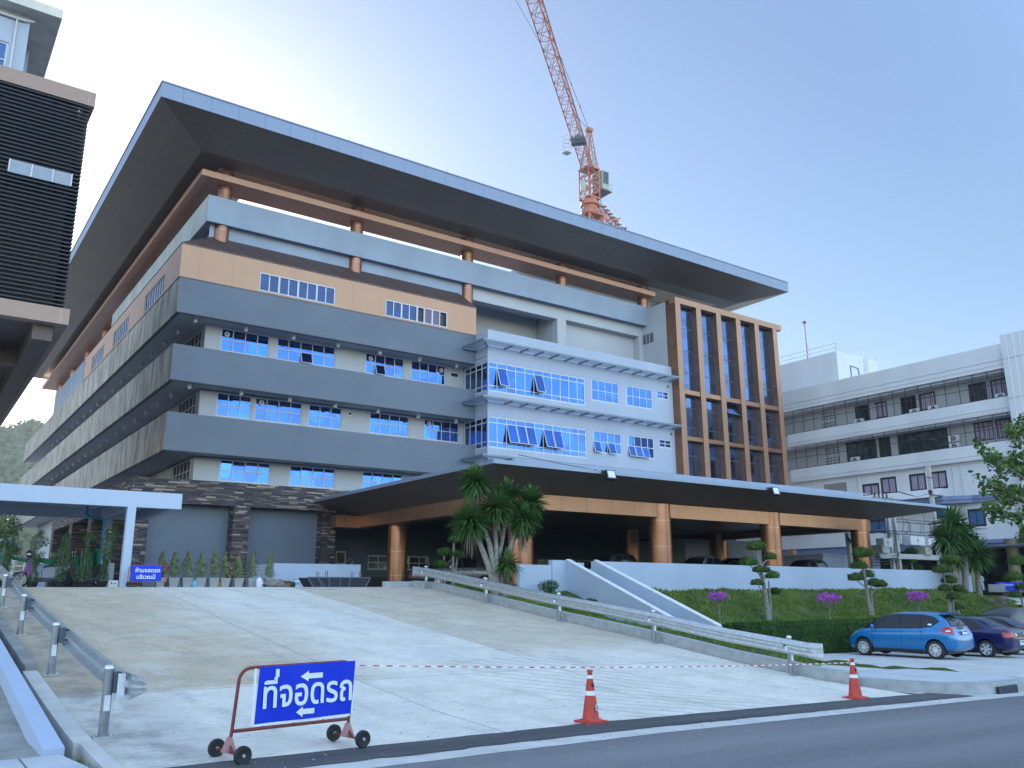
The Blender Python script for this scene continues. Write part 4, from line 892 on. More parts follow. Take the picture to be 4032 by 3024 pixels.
# ============================================================ TOWER CRANE
CR = thing('tower_crane', (70.4, 80, 0), 'red lattice tower crane standing behind the big roof with its jib towards the camera', 'crane')
def lattice(mb, a, b, w0, h0, n, r, tri=False, m=None, r2=None, up_=Vector((0, 0, 1)), side=None):
    a, b = Vector(a), Vector(b); t = (b-a).normalized(); sd_ = side or t.cross(up_).normalized(); u = sd_.cross(t).normalized()
    C4 = [(-.5, 0), (.5, 0), (0, 1)] if tri else [(-.5, -.5), (.5, -.5), (.5, .5), (-.5, .5)]
    P = lambda i, k: a+(b-a)*(k/n)+sd_*(C4[i][0]*w0)+u*(C4[i][1]*h0)
    c = len(C4); r2 = r2 or r*.55
    for i in range(c): mb.tube([P(i, 0), P(i, n)], r, 6)
    for k in range(n):
        for i in range(c):
            j = (i+1) % c
            mb.tube([P(i, k), P(j, k)], r2, 4, cap=False)
            if k % 2: mb.tube([P(i, k), P(j, k+1)], r2, 4, cap=False)
            else: mb.tube([P(j, k), P(i, k+1)], r2, 4, cap=False)
    return mb
g = MB(); lattice(g, (0, 0, 2), (0, 0, 51), 2.0, 2.0, 26, .11, side=Vector((1, 0, 0))); g.obj('mast', ORANGE, CR)
g = MB(); lattice(g, (0, 0, 53.6), (0, 0, 58), 1.9, 1.9, 4, .11, r2=.07, side=Vector((1, 0, 0)))
for z in (53.6, 58): g.box(-1.05, 1.05, -1.05, 1.05, z-.1, z+.12)
g.obj('slewing_tower', ORANGE, CR)
g = MB(); g.lathe([(1.1, 51.2), (1.3, 51.4), (1.3, 51.6), (1.0, 52.2), (1.0, 52.5), (1.3, 52.6), (1.3, 53.0), (1.0, 53.1), (1.0, 53.5)], (0, 0, 0), 24)
for x, y in ((-1.2, -1.2), (1.2, -1.2), (1.2, 1.2), (-1.2, 1.2)): g.beam((x, y, 46), (x, y, 51.2), .22, .22)
for z in (47.5, 49.6): g.beam((-1.2, -1.2, z), (1.2, -1.2, z), .14, .14); g.beam((-1.2, -1.2, z), (-1.2, 1.2, z), .14, .14)
g.box(-1.4, 1.4, -1.4, 1.4, 51.0, 51.2); g.obj('slewing_ring', ORANGE, CR)
jd = Vector((-27, -23.4, 0)).normalized(); js = jd.cross(Vector((0, 0, 1)))
g = MB(); lattice(g, Vector((0, 0, 57.5))+jd*.8, Vector((0, 0, 57.7))+jd*46, 1.55, 1.6, 30, .07, True, r2=.033); g.obj('jib', ORANGE, CR)
g = MB(); cj = Vector((8.2, 4.6, 0)).normalized(); lattice(g, Vector((0, 0, 52.8))+cj*1.2, Vector((0, 0, 52.8))+cj*15, 1.7, 1.3, 12, .08, r2=.045); g.obj('counter_jib', ORANGE, CR)
g = MB()
for k in range(10):
    p = Vector((0, 0, 53.4))+cj*(2.5+1.3*k)+Vector((.6, -.9, 0)); g.box(p.x-.4, p.x+.4, p.y-.4, p.y+.4, p.z, p.z+.05)
    g.tube([p-js*.5+Vector((0, 0, .0)), p-js*.5+Vector((0, 0, 1.1))], .03, 5)
g.tube([Vector((.8, -1.2, 54.4))+cj*2, Vector((.8, -1.2, 54.4))+cj*14], .03, 5); g.obj('catwalk', LIGHTM, CR)
g = MB(); ap = Vector((.6, .4, 64.4))
for s1, s2 in ((-1, -1), (1, -1), (1, 1), (-1, 1)): g.tube([Vector((s1*.9, s2*.9, 58)), ap+Vector((s1*.15, s2*.15, 0))], .09, 6)
for k in range(1, 7):
    t = k/7; q = [Vector((s1*.9, s2*.9, 58))*(1-t)+(ap+Vector((s1*.15, s2*.15, 0)))*t for s1, s2 in ((-1, -1), (1, -1), (1, 1), (-1, 1))]
    for i in range(4): g.tube([q[i], q[(i+1) % 4]], .04, 4)
g.box(.2, 1.0, 0, .8, 64.2, 64.7); g.obj('cat_head', ORANGE, CR)
g = MB(); g.tube([ap, Vector((0, 0, 59.2))+jd*33], .05, 5); g.tube([ap, Vector((0, 0, 59.1))+jd*13], .045, 5); g.tube([ap, Vector((0, 0, 54.4))-jd*14], .05, 5); g.tube([ap-js*.3, Vector((0, 0, 54.4))-jd*14-js*.3], .05, 5)
for t in (.25, .45, .65, .85): p = ap.lerp(Vector((0, 0, 59.2))+jd*33, t); g.ell(p, (.16, .16, .16), 6, 4)
g.obj('pendant_line', GREYM, CR)
g = MB(); p = Vector((0, 0, 57.0))+jd*7.5+js*.9; g.tube([Vector((0, 0, 57.6))+jd*17-js*.8, Vector((36.3-70.4, 50-80, 50.4))], .022, 4); g.obj('hoist_rope', GREYM, CR)
cb = Vector((1.9, -.3, 0))
g = MB(); g.prism([cb+Vector(v) for v in ((-.6, -.9, 55.2), (.6, -.9, 55.2), (.6, 1.1, 55.2), (-.6, 1.1, 55.2))], [cb+Vector(v) for v in ((-.6, -1.0, 57.9), (.6, -1.0, 57.9), (.6, 1.1, 57.9), (-.6, 1.1, 57.9))])
cbo = g.obj('operator_cab', CREAM, CR)
g = MB(); g.prism([cb+Vector(v) for v in ((-.45, -.96, 56.0), (.45, -.96, 56.0), (.45, -.93, 56.0), (-.45, -.93, 56.0))], [cb+Vector(v) for v in ((-.45, -1.03, 57.7), (.45, -1.03, 57.7), (.45, -1.0, 57.7), (-.45, -1.0, 57.7))]); g.obj('cab_window', GDARK, cbo)
g = MB(); g.box(cb.x-.8, cb.x+.9, cb.y-1.2, cb.y+1.4, 54.85, 54.95); 
for z in (55.4, 56.0): g.tube([cb+Vector((.85, -1.2, z)), cb+Vector((.85, 1.4, z))], .025, 5)
for y in (-1.2, 0, 1.4): g.tube([cb+Vector((.85, y, 54.9)), cb+Vector((.85, y, 56.0))], .025, 5)
g.obj('cab_platform', GREYM, CR)
tr = Vector((0, 0, 57.3))+jd*8.7
g = MB(); g.beam(tr-js*.95, tr+js*.95, .8, .35); g.beam(tr-js*.95+jd*1.1, tr+js*.95+jd*1.1, .25, .25); g.box(tr.x-.4, tr.x+.4, tr.y-.4, tr.y+.4, 57.5, 58.3); g.obj('trolley', GREYM, CR)
g = MB(); bk = tr+js*-1.6 if (js.x > 0) else tr+js*1.6; bk = bk+Vector((0, 0, -1.2)); q = [(-.45, -.45), (.45, -.45), (.45, .45), (-.45, .45)]
for i in range(4):
    a, b = q[i], q[(i+1) % 4]
    g.tube([bk+Vector((*a, 0)), bk+Vector((*a, 2.2))], .03, 5)
    for z in (0, .5, 1.1, 1.7, 2.2): g.tube([bk+Vector((*a, z)), bk+Vector((*b, z))], .03, 5)
g.box(bk.x-.45, bk.x+.45, bk.y-.45, bk.y+.45, bk.z, bk.z+.05); g.obj('maintenance_basket', LIGHTM, CR)
g = MB(); hk = tr+jd*-2.2 if 0 else Vector((0, 0, 0))+jd*6.3; 
for s_ in (-.18, 0, .18): g.tube([Vector((hk.x, hk.y, 57.2))+js*s_, Vector((hk.x, hk.y, 53.4))+js*s_*.8], .018, 4)
g.obj('hoist_cable', GREYM, CR)
g = MB(); g.lathe([(.05, 53.5), (.28, 53.2), (.38, 52.5), (.28, 51.8), (.12, 51.6), (.12, 50.9), (.2, 50.8), (.1, 50.5)], (hk.x, hk.y, 0), 10); g.obj('hook_block', CREAM, CR)
g = MB(); g.tube([(hk.x-.1, hk.y, 50.5), (hk.x-.12, hk.y, 47.6), (hk.x, hk.y, 47.3), (hk.x+.12, hk.y, 47.6), (hk.x+.1, hk.y, 50.5)], .05, 5); g.obj('sling', mat('sling_red', (.2, .08, .1), .8), CR)
g = MB(); g.beam((3.2, 0, 51.3), (5.5, 0, 52.3), .16, .2); g.beam((5.0, 0, 52.0), (5.0, 0, 51.4), .12, .12); g.obj('davit_arm', ORANGE, CR)
# ============================================================ GUARDRAILS
def wbeam(mb, y0, y1, x, side, zf, n=24, z_off=.46):
    """W-beam: folded sheet running along Y, its valley towards the posts; side=+1 bulges to +x"""
    prof = [(0, 0), (.035, .02), (.082, .055), (.082, .095), (.02, .135), (.02, .175), (.082, .215), (.082, .255), (.035, .29), (0, .31)]
    ys = frange(y0, y1, n); k = len(mb.v)
    for th in (0, .006):
        for y in ys:
            for d, z in prof: mb.v.append((x+side*(d+th), y, zf(y)+z_off+z))
    P = len(prof); R_ = len(ys)
    for L_ in (0, 1):
        o = k+L_*P*R_
        for i in range(R_-1):
            for j in range(P-1): mb.f.append((o+i*P+j, o+i*P+j+1, o+(i+1)*P+j+1, o+(i+1)*P+j)); mb.m.append(0)
    for i in range(R_-1):
        for j in (0, P-1): a = k+i*P+j; mb.f.append((a, a+P, a+P+P*R_, a+P*R_)); mb.m.append(0)
def guardrail(x, posts, side, label, y0, y1, zf, endy):
    t = thing('guardrail', (0, 0, 0), label, 'guardrail', 'guardrails beside the ramp')
    g = MB(); wbeam(g, y0, y1, x+side*.12, side, zf); g.obj('rail', GALV, t, smooth=False)
    # rounded end pieces: the folded profile carried on and curled back towards the posts
    prof = [(0, 0), (.035, .02), (.082, .055), (.082, .095), (.02, .135), (.02, .175), (.082, .215), (.082, .255), (.035, .29), (0, .31)]
    for s_, ye in ((-1, y0), (1, y1)):
        g = MB(); secs = []
        for q in range(9):
            a_ = q/8
            if side > 0:      # short rounded nose
                secs.append([(x+side*(.12+d*(1+.25*sin(a_*3))+.11*a_*a_), ye+s_*.30*a_, zf(ye)+.46+z+(.155-z)*.55*a_**4) for d, z in prof])
            else:             # flared flat end
                secs.append([(x+side*(.12+d*(1-a_)+.05*a_), ye+s_*.42*a_, zf(ye+s_*.42*a_)+.46+z+(.02 if z > .15 else -.02)*a_) for d, z in prof])
        for A_s, B_s in zip(secs, secs[1:]):
            for j in range(9): g.face([A_s[j], A_s[j+1], B_s[j+1], B_s[j]])
        g.obj('end_terminal', GALV, t, smooth=True)
    for y in posts:
        z = zf(y)
        g = MB(); g.lathe([(.0, 0), (.057, 0), (.057, .79), (.0, .79)], (0, 0, 0), 16); p = g.obj('post', POSTM, t, smooth=True, loc=(x, y, z))
        g = MB(); g.lathe([(.062, .78), (.062, .80), (.045, .825), (0, .835)], (0, 0, 0), 16); g.obj('cap', GALV, p, smooth=True)
        g = MB(); g.box(-.12, .12, -.10, .10, .0, .014); 
        for a in (-.09, .09): g.lathe([(.014, .014), (.014, .04), (0, .04)], (a, 0, 0), 8)
        g.obj('base_plate', GALV, p)
        g = MB(); g.prism([(-.035, -.0585, .30), (.035, -.0585, .30), (.035, -.055, .30), (-.035, -.055, .30)], [(-.035, -.0585, .48), (.035, -.0585, .48), (.035, -.055, .48), (-.035, -.055, .48)]); g.obj('reflective_sticker', LIT, p)
        g = MB(); g.box(min(side*.05, side*.135), max(side*.05, side*.135), -.05, .05, .50, .74)
        for zz_ in (.54, .62, .70): g.lathe([(.018, side*.12), (.018, side*.19)], (0, .0, zz_), 8, None, 'x')
        g.obj('bracket', GREYM, p)
    return t
zl = lambda y: rz(2.31, y)
guardrail(2.31, [11.66, 16.08, 20.7, 24.9], 1, 'left galvanised guardrail climbing the ramp beside the low concrete wall', 11.35, 29.0, zl, 0)
zr = lambda y: rz(16.2, y)
grr = guardrail(16.2, [12.25, 16.4, 20.3, 24.2, 28.2], -1, 'right galvanised guardrail along the ramp in front of the grass verge', 11.7, 28.5, zr, 0)
for y in (12.25, 16.4, 20.3, 24.2, 28.2):
    g = MB(); g.lathe([(.045, -.01), (.045, 0), (0, .002)], (0, 0, 0), 12, None, 'y'); g.obj('round_reflector', SWHITE, grr, loc=(15.96, y-.09, zr(y)+.58))
# striped marker on the end of the left rail
t = bpy.data.objects.get('guardrail')
g = MB(); g.prism([(2.385, 11.5, .44), (2.47, 11.5, .44), (2.47, 11.505, .44), (2.385, 11.505, .44)], [(2.385, 11.5, .86), (2.47, 11.5, .86), (2.47, 11.505, .86), (2.385, 11.505, .86)], LIT)
for k in range(6): g.box(2.387, 2.468, 11.494, 11.498, .45+.03*k, .46+.03*k, GALV)
g.obj('striped_marker', None, t)

# ============================================================ THAI TEXT
def text_mesh(name, body, size, m, parent, loc, rx=pi/2, rz_=0, sx=1, bold=.0, extra=(), thick=.001):
    """filled letters, converted to a mesh"""
    c = bpy.data.curves.new(name, 'FONT'); c.body = body; c.size = size; c.extrude = thick; c.offset = bold; c.align_x = 'LEFT'; c.resolution_u = 4
    tmp = bpy.data.objects.new(name, c); C.objects.link(tmp); dg = bpy.context.evaluated_depsgraph_get(); dg.update()
    me = bpy.data.meshes.new_from_object(tmp.evaluated_get(dg)); bpy.data.objects.remove(tmp)
    me.materials.clear(); me.materials.append(m)
    o = bpy.data.objects.new(name, me); C.objects.link(o); o.parent = parent; o.location = loc; o.rotation_euler = (rx, 0, rz_); o.scale = (sx, 1, 1)
    return o
# big parking banner on a wheeled barrier
SG = thing('wheeled_barrier', (3.22, 9.73, .05), 'rusty red wheeled barrier frame carrying the big blue parking banner', 'barrier', rotz=math.atan2(.19, 1.46))
g = MB(); r = .019; c_ = []
for k in range(7): a = pi-k*pi/12; c_.append((.18+.14*cos(a), 0, .80+.14*sin(a)))
d_ = []
for k in range(7): a = pi/2-k*pi/12; d_.append((1.36+.14*cos(a), 0, .80+.14*sin(a)))
g.tube([(-.02, 0, .15), (.0, 0, .3)]+c_+d_+[(1.47, 0, .3), (1.46, 0, .15)], r, 10); g.tube([(.01, 0, .295), (1.47, 0, .285)], r, 10)
for x in (.36, .74, 1.12): g.tube([(x, 0, .29), (x, 0, .36)], .009, 6)
for x in (-.02, 1.46): g.tube([(x, -.30, .09), (x, .30, .09)], .014, 8); g.tube([(x, 0, .17), (x, -.12, .09)], .014, 6); g.tube([(x, 0, .17), (x, .12, .09)], .014, 6)
g.obj('frame', RUST, SG, smooth=True)
for x in (-.02, 1.46):
    for y in (-.33, .30):
        g = MB(); g.lathe([(.0, -.022), (.05, -.022), (.06, -.03), (.088, -.03), (.096, -.015), (.096, .015), (.088, .03), (.06, .03), (.05, .022), (.0, .022)], (0, 0, 0), 24, None, 'y'); wv = g.obj('wheel', RUBBER, SG, smooth=True, loc=(x, y, .096))
        g = MB(); g.lathe([(.0, -.036), (.016, -.036), (.02, -.022)], (0, 0, 0), 12, None, 'y'); g.obj('hub', GALV, wv)
    g = MB(); g.prism([(x-.07, -.05, .09), (x+.07, -.05, .09), (x+.07, .05, .09), (x-.07, .05, .09)], [(x-.02, -.02, .24), (x+.02, -.02, .24), (x+.02, .02, .24), (x-.02, .02, .24)]); g.obj('plastic_wrap', mat('wrap_red', (.35, .16, .15), .4) if x < 0 else MATS['wrap_red'], SG)
BN = thing('parking_banner', (3.22, 9.73, .05), 'large blue banner with white Thai lettering and two left arrows', 'banner', rotz=math.atan2(.19, 1.46))
g = MB(); n = 14
P = lambda u, v: (.24+.03*v+(1.475-.24-.03*0)*u*(1-.0)-.0*v+(.01*v*u), -.028+.006*sin(u*9+v*3), .345+.60*v-.025*(1-v)*u*0+.0)
pts = [[P(i/n, j/6) for i in range(n+1)] for j in range(7)]
for j in range(6):
    for i in range(n): g.face([pts[j][i], pts[j][i+1], pts[j+1][i+1], pts[j+1][i]])
bn = g.obj('cloth', BLUE, BN, smooth=True)
g = MB(); g.box(.208, .238, -.024, -.020, .335, .93); g.box(.24, 1.47, -.022, -.019, .318, .344); g.box(1.482, 1.502, -.024, -.02, .345, .9); g.obj('white_hem', SWHITE, BN)
zt0 = .505
text_mesh('lettering', 'ทีจอดรถ', .40, SWHITE, BN, (.300, -.040, zt0), sx=.875, bold=.006)
text_mesh('tone_mark', '่', .36, SWHITE, BN, (.530, -.041, zt0+.095), bold=.006)
def arrow(x0, x1, zc, h):
    g = MB(); hx = x0+(x1-x0)*.36; pt = [(x0, zc), (hx, zc-h/2), (hx, zc-h/4), (x1, zc-h/4), (x1, zc+h/4), (hx, zc+h/4), (hx, zc+h/2)]
    g.face([(x, -.040, z) for x, z in pt]); g.obj('arrow', SWHITE, BN)
arrow(.775, 1.066, .81, .115); arrow(.74, .975, .425, .115)
# second, small sign at the crest
S2 = thing('no_parking_sign', (6.52, 31.5, 2.0), 'small blue Thai no parking sign on a thin red wheeled frame by the shelter post', 'sign')
g = MB(); g.tube([(0, 0, .12), (0, 0, .66), (.05, 0, .73), (1.15, 0, .73), (1.22, 0, .66), (1.22, 0, .12)], .014, 8); g.tube([(0, 0, .18), (1.22, 0, .18)], .012, 8); g.obj('frame', RED, S2)
g = MB(); g.prism([(.09, -.03, .21), (1.07, -.03, .21), (1.07, -.02, .21), (.09, -.02, .21)], [(.09, -.03, .73), (1.07, -.03, .73), (1.07, -.02, .73), (.09, -.02, .73)]); g.obj('board', BLUE, S2)
text_mesh('lettering', 'ห้ามจอดรถ', .185, SWHITE, S2, (.20, -.036, .50), bold=.003); text_mesh('lettering', 'บริเวณนี้', .185, SWHITE, S2, (.25, -.036, .28), bold=.003)
for x in (0, 1.22): g = MB(); g.lathe([(.0, -.03), (.08, -.03), (.09, 0), (.08, .03), (0, .03)], (0, 0, 0), 16, None, 'y'); g.obj('wheel', RUBBER, S2, loc=(x, -.18, .09))
# distant blue notice right
S3_ = thing('blue_notice', (67.3, 30.9, 1.5), 'blue notice board standing before the brass porch columns at far right', 'notice')
g = MB(); g.box(-.95, .95, -.02, .02, .25, .85); g.obj('board', BLUE, S3_); g = MB(); g.box(-.9, -.85, 0, .03, 0, .25); g.box(.85, .9, 0, .03, 0, .25); g.obj('leg', GREYM, S3_)
S3_.rotation_euler[2] = rad(-50)
text_mesh('lettering', 'ผู้ป่วยนอก', .22, SWHITE, S3_, (-.75, -.03, .58), bold=.002)

# ============================================================ CONES & TAPE
def cone(loc, label, badge):
    t = thing('traffic_cone', loc, label, 'traffic cone', 'traffic cones at the ramp foot')
    g = MB(); q = [(-.19, -.15), (-.15, -.19), (.15, -.19), (.19, -.15), (.19, .15), (.15, .19), (-.15, .19), (-.19, .15)]
    g.prism([(x, y, 0) for x, y in q], [(x, y, .022) for x, y in q]); g.prism([(x*.72, y*.72, .022) for x, y in q], [(x*.66, y*.66, .04) for x, y in q]); g.obj('base', RED, t)
    g = MB(); g.lathe([(.125, .035), (.118, .06), (.036, .64), (.034, .67), (.045, .675), (.045, .69), (.03, .70), (0, .70)], (0, 0, 0), 24); g.obj('body', RED, t, smooth=True)
    for a, b in ((.36, .42), (.585, .63)):
        ra, rb = .118-(a-.06)*.1414+.003, .118-(b-.06)*.1414+.003; g = MB(); g.lathe([(ra, a), (rb, b)], (0, 0, 0), 24); g.obj('white_band', LIT, t, smooth=True)
    g = MB(); g.ell((.0, -.062, .50), (.022, .012, .032), 8, 5); g.obj('black_smudge', BLACK, t)
    if badge:
        g = MB(); g.lathe([(.0, 0), (.044, 0)], (0, 0, 0), 20, None, 'y'); o = g.obj('round_sticker', LIT, t, loc=(.03, -.107, .20)); o.rotation_euler = (rad(-8), 0, rad(16))
        g = MB(); g.lathe([(.0, -.002), (.030, -.002)], (0, 0, 0), 18, None, 'y'); o2 = g.obj('green_disc', mat('sticker_green', (.02, .2, .12), .5), o)
        g = MB(); g.face([(-.016, -.004, .014), (0, -.004, .004), (.016, -.004, .014), (.003, -.004, -.006), (0, -.004, -.02), (-.003, -.004, -.006)]); g.obj('emblem', LIT, o)
    return t
cone((8.30, 9.72, .012), 'red traffic cone with a round green and white sticker at the ramp foot', True)
cone((14.72, 9.76, gz(14.7)+.012), 'red traffic cone without sticker, beside the kerb end on the right', False)
g = MB(); A_, B_, C_ = Vector((4.70, 9.92, .94)), Vector((8.30, 9.72, .66)), Vector((14.72, 9.76, .50))
def tape(a, b, sag, n, out):
    for i in range(n):
        t0, t1 = i/n, (i+1)/n; p, q = a.lerp(b, t0), a.lerp(b, t1); p.z -= sag*4*t0*(1-t0); q.z -= sag*4*t1*(1-t1)
        tw_ = .0035+.004*abs(sin(i*.37)); out.face([p+Vector((0, 0, -tw_)), q+Vector((0, 0, -tw_)), q+Vector((0, .004, tw_)), p+Vector((0, .004, tw_))], RED if i % 2 else LIT)
tape(A_, C_, .05, 110, g)
tag(g.obj('barrier_tape'), 'red and white striped barrier tape strung from the barrier to the far cone', 'barrier tape')

g = MB(); random.seed(404)
for k in range(170):
    x, y = random.uniform(2.6, 16), random.choice((random.uniform(9.6, 12.5), random.uniform(8.6, 9.6), random.uniform(9.5, 20))); z = (rz(x, y) if y > 9.6 else gz(x)+.012)+.004; q = random.uniform(.005, .014)
    g.ell((x, y, z), (q*random.uniform(.7, 1.6), q, q*.6), 5, 3)
tag(g.obj('grit', CONCD), 'scattered grit and small stones at the foot of the ramp', 'grit', kind='stuff')
# ============================================================ FOLIAGE HELPERS
def leafquad(mb, p, nrm, s, asp=.55, mi=0):
    nrm = nrm.normalized(); a = nrm.orthogonal().normalized(); th = random.uniform(0, 6.28); a = (a*cos(th)+nrm.cross(a)*sin(th)); b = nrm.cross(a)
    k = len(mb.v); mb.v += [tuple(p-a*s), tuple(p-b*s*asp), tuple(p+a*s), tuple(p+b*s*asp)]; mb.f.append((k, k+1, k+2, k+3)); mb.m.append(mi)
def rv(): 
    while True:
        v = Vector((random.uniform(-1, 1), random.uniform(-1, 1), random.uniform(-1, 1)))
        if .05 < v.length < 1: return v
def cloud(mb, c, r, n, s, shell=.75, updown=0, gaps=0, lumpy=0):
    c = Vector(c)
    for k in range(n):
        v = rv().normalized(); rr = shell+(1-shell)*random.random()
        if noise.noise(Vector((v.x*2+c.x, v.y*2+c.y, v.z*2+c.z))) < -.5+gaps: rr *= .8
        rr *= 1+lumpy*noise.noise(Vector((v.x*2.3+c.x*3, v.y*2.3+c.z*3, v.z*2.3)))
        p = c+Vector((v.x*r[0], v.y*r[1], v.z*r[2]))*rr
        leafquad(mb, p, v+rv()*.9, s*random.uniform(.6, 1.3))
def topiary(loc, trunks, pads, label, leaf=LEAFT, group='cloud pruned trees on the bank', sc_=1):
    t = thing('topiary_tree', loc, label, 'topiary tree', group); L0 = Vector(loc); g = MB()
    for pts, r0, r1_ in trunks: n = len(pts); r0 *= .8; r1_ *= .8; g.tube([Vector(p)-L0 for p in pts], [r0+(r1_-r0)*i/(n-1) for i in range(n)], 8)
    g.obj('trunk', PALEBARK, t, smooth=True)
    for (x, y, z, r) in pads:
        g = MB(); c = Vector((x, y, z))-L0; rz_ = r*.68
        cloud(g, c, (r, r, rz_), int(1100*r/.4), .040, .72, lumpy=.22)
        k = len(g.v); g.ell(c, (r*.76, r*.76, rz_*.72), 12, 8)
        g.v = [(v[0], v[1], max(v[2], c.z-rz_*.45+noise.noise(Vector(v)*4)*.03)) for v in g.v]
        g.obj('foliage_pad', leaf, t)
    return t
random.seed(21)
topiary((30.5, 24, .5), [([(30.5, 24, .5), (30.42, 24, 1.6), (30.25, 24, 2.6), (30.0, 24, 3.5)], .15, .05), ([(30.62, 24, .5), (30.7, 24, 1.4), (30.68, 24, 2.2)], .085, .04), ([(30.35, 24, 2.0), (30.1, 24, 2.5), (29.5, 24, 2.85)], .05, .03), ([(30.2, 24, 2.75), (30.5, 24, 3.0), (30.85, 24, 3.15)], .04, .025), ([(30.4, 24, 1.6), (30.0, 24, 2.0)], .04, .025)],
        [(29.99, 24, 3.64, .42), (29.43, 24, 2.97, .38), (30.92, 24, 3.22, .29), (29.96, 23.9, 2.66, .28), (30.56, 24.1, 2.66, .28), (30.7, 23.8, 2.42, .33), (29.9, 24, 2.12, .28)], 'cloud pruned tree left of the others, in front of the long white wall')
topiary((38.0, 24, .5), [([(38.1, 24, .5), (37.95, 24, 1.4), (37.85, 24, 2.5), (37.8, 24, 3.4)], .15, .05), ([(38.2, 24, .5), (38.25, 24, 1.5), (38.3, 24, 2.0)], .1, .04), ([(37.95, 24, 1.9), (37.5, 24, 2.1), (37.1, 24, 2.3)], .045, .03), ([(38.25, 24, 1.6), (38.6, 24, 1.8), (39.0, 24, 2.0)], .04, .025)],
        [(37.85, 24, 3.52, .50), (37.79, 24.2, 2.94, .42), (37.11, 24, 2.38, .40), (38.19, 24.1, 2.53, .38), (38.3, 23.8, 2.14, .36), (39.08, 24, 2.07, .36)], 'cloud pruned tree between two bougainvilleas, with six rounded pads')
topiary((45.4, 24, .5), [([(45.2, 24, .5), (45.25, 24, 1.8), (45.0, 24, 2.7)], .09, .04), ([(45.6, 24, .5), (45.7, 24, 2.0), (46.0, 24, 3.2)], .09, .035), ([(45.4, 24, .5), (45.45, 24, 2.2)], .07, .03), ([(46.0, 24, .5), (45.95, 24, 1.0)], .2, .15)],
        [(46.02, 24, 3.34, .62), (45.0, 24, 2.84, .50), (45.56, 24, 2.29, .42), (45.02, 24, 1.88, .36), (46.36, 24, 1.86, .33), (45.36, 23.8, 1.45, .36), (46.0, 24, .92, .33)], 'tall cloud pruned tree with several pale trunks behind the blue hatchback')
topiary((53.3, 24, .2), [([(53.4, 24, .2), (53.3, 24, 1.5), (53.6, 24, 3.3)], .10, .04), ([(53.3, 24, 1.9), (52.9, 24, 2.3)], .05, .03)],
        [(53.6, 24, 3.41, .62), (52.79, 24, 2.5, .55), (53.52, 24, 1.93, .4), (52.65, 24, 1.48, .36)], 'cloud pruned tree at the right edge of the photo')
topiary((17.9, 29, 1.95), [([(17.87, 29, 1.95), (17.86, 29, 2.8), (17.9, 29, 3.7)], .1, .05), ([(17.87, 29, 2.3), (18.02, 29, 2.8), (18.08, 29, 3.2)], .06, .04), ([(17.5, 29, 1.95), (17.5, 29, 2.6), (17.45, 29, 3.2)], .06, .04)],
        [(17.91, 29, 3.80, .29), (17.45, 29, 3.30, .30), (18.1, 29, 3.24, .28), (17.33, 29, 2.83, .32)], 'small cloud pruned tree left of the dracaena, in front of the silver pickup', LEAFD, 'cloud pruned trees by the canopy')
topiary((59.9, 34, 2), [([(59.7, 34, 2), (59.65, 34, 3.6), (59.75, 34, 4.4)], .1, .05), ([(59.7, 34, 2.4), (60.3, 34, 3.3)], .05, .04)],
        [(59.77, 34, 4.50, .5), (59.6, 34, 3.8, .42), (58.43, 34, 3.3, .35), (60.42, 34, 3.35, .4)], 'dark cloud pruned tree in front of the electrical poles', LEAFD, 'cloud pruned trees by the canopy')

def rosette(parent, c, r, n, m=LEAFP, down=.5, seed=0):
    random.seed(seed); g = MB(); c = Vector(c)
    for k in range(n):
        z = random.uniform(-.92, 1); az = random.uniform(0, 6.28); rh = math.sqrt(max(0, 1-z*z)); d = Vector((cos(az)*rh, sin(az)*rh, z)); L = r*random.uniform(.75, 1.08); wv = .022*random.uniform(.8, 1.25)*(r/.5)
        s = d.cross(Vector((0, 0, 1))); s = s.normalized() if s.length > .05 else Vector((1, 0, 0)); pts = []
        for i in range(5):
            t = i/4; p = c+d*(L*t)+Vector((0, 0, -L*.24*t*t*(rh*.8+.2))); wd = wv*(1, 1.3, 1.1, .7, .05)[i]; pts.append((p-s*wd, p+s*wd, p+Vector((0, 0, -wd*.6))))
        for a, b in zip(pts, pts[1:]):
            g.face([a[0], a[2], b[2], b[0]]); g.face([a[2], a[1], b[1], b[2]])
    return g.obj('leaf_head', m, parent)
def deadskirt(parent, c, r, seed):
    random.seed(seed); g = MB(); c = Vector(c)
    for k in range(60):
        az = random.uniform(0, 6.28); d = Vector((cos(az), sin(az), 0)); a = c+d*.05; b = c+d*random.uniform(.06, .2)*r/.5+Vector((0, 0, -random.uniform(.4, .8)*r/.5)); s = d.cross(Vector((0, 0, 1)))*.015
        g.face([a-s, a+s, b+s*.4, b-s*.4])
    g.obj('dry_leaves', mat('dry_leaf', (.13, .10, .07), .8) if 'dry_leaf' not in MATS else MATS['dry_leaf'], parent)
PD = thing('dracaena_tree', (16.9, 24.5, 1.6), 'many headed dracaena with spiky leaf rosettes in front of the canopy', 'dracaena'); L0 = Vector((16.9, 24.5, 1.6))
g = MB()
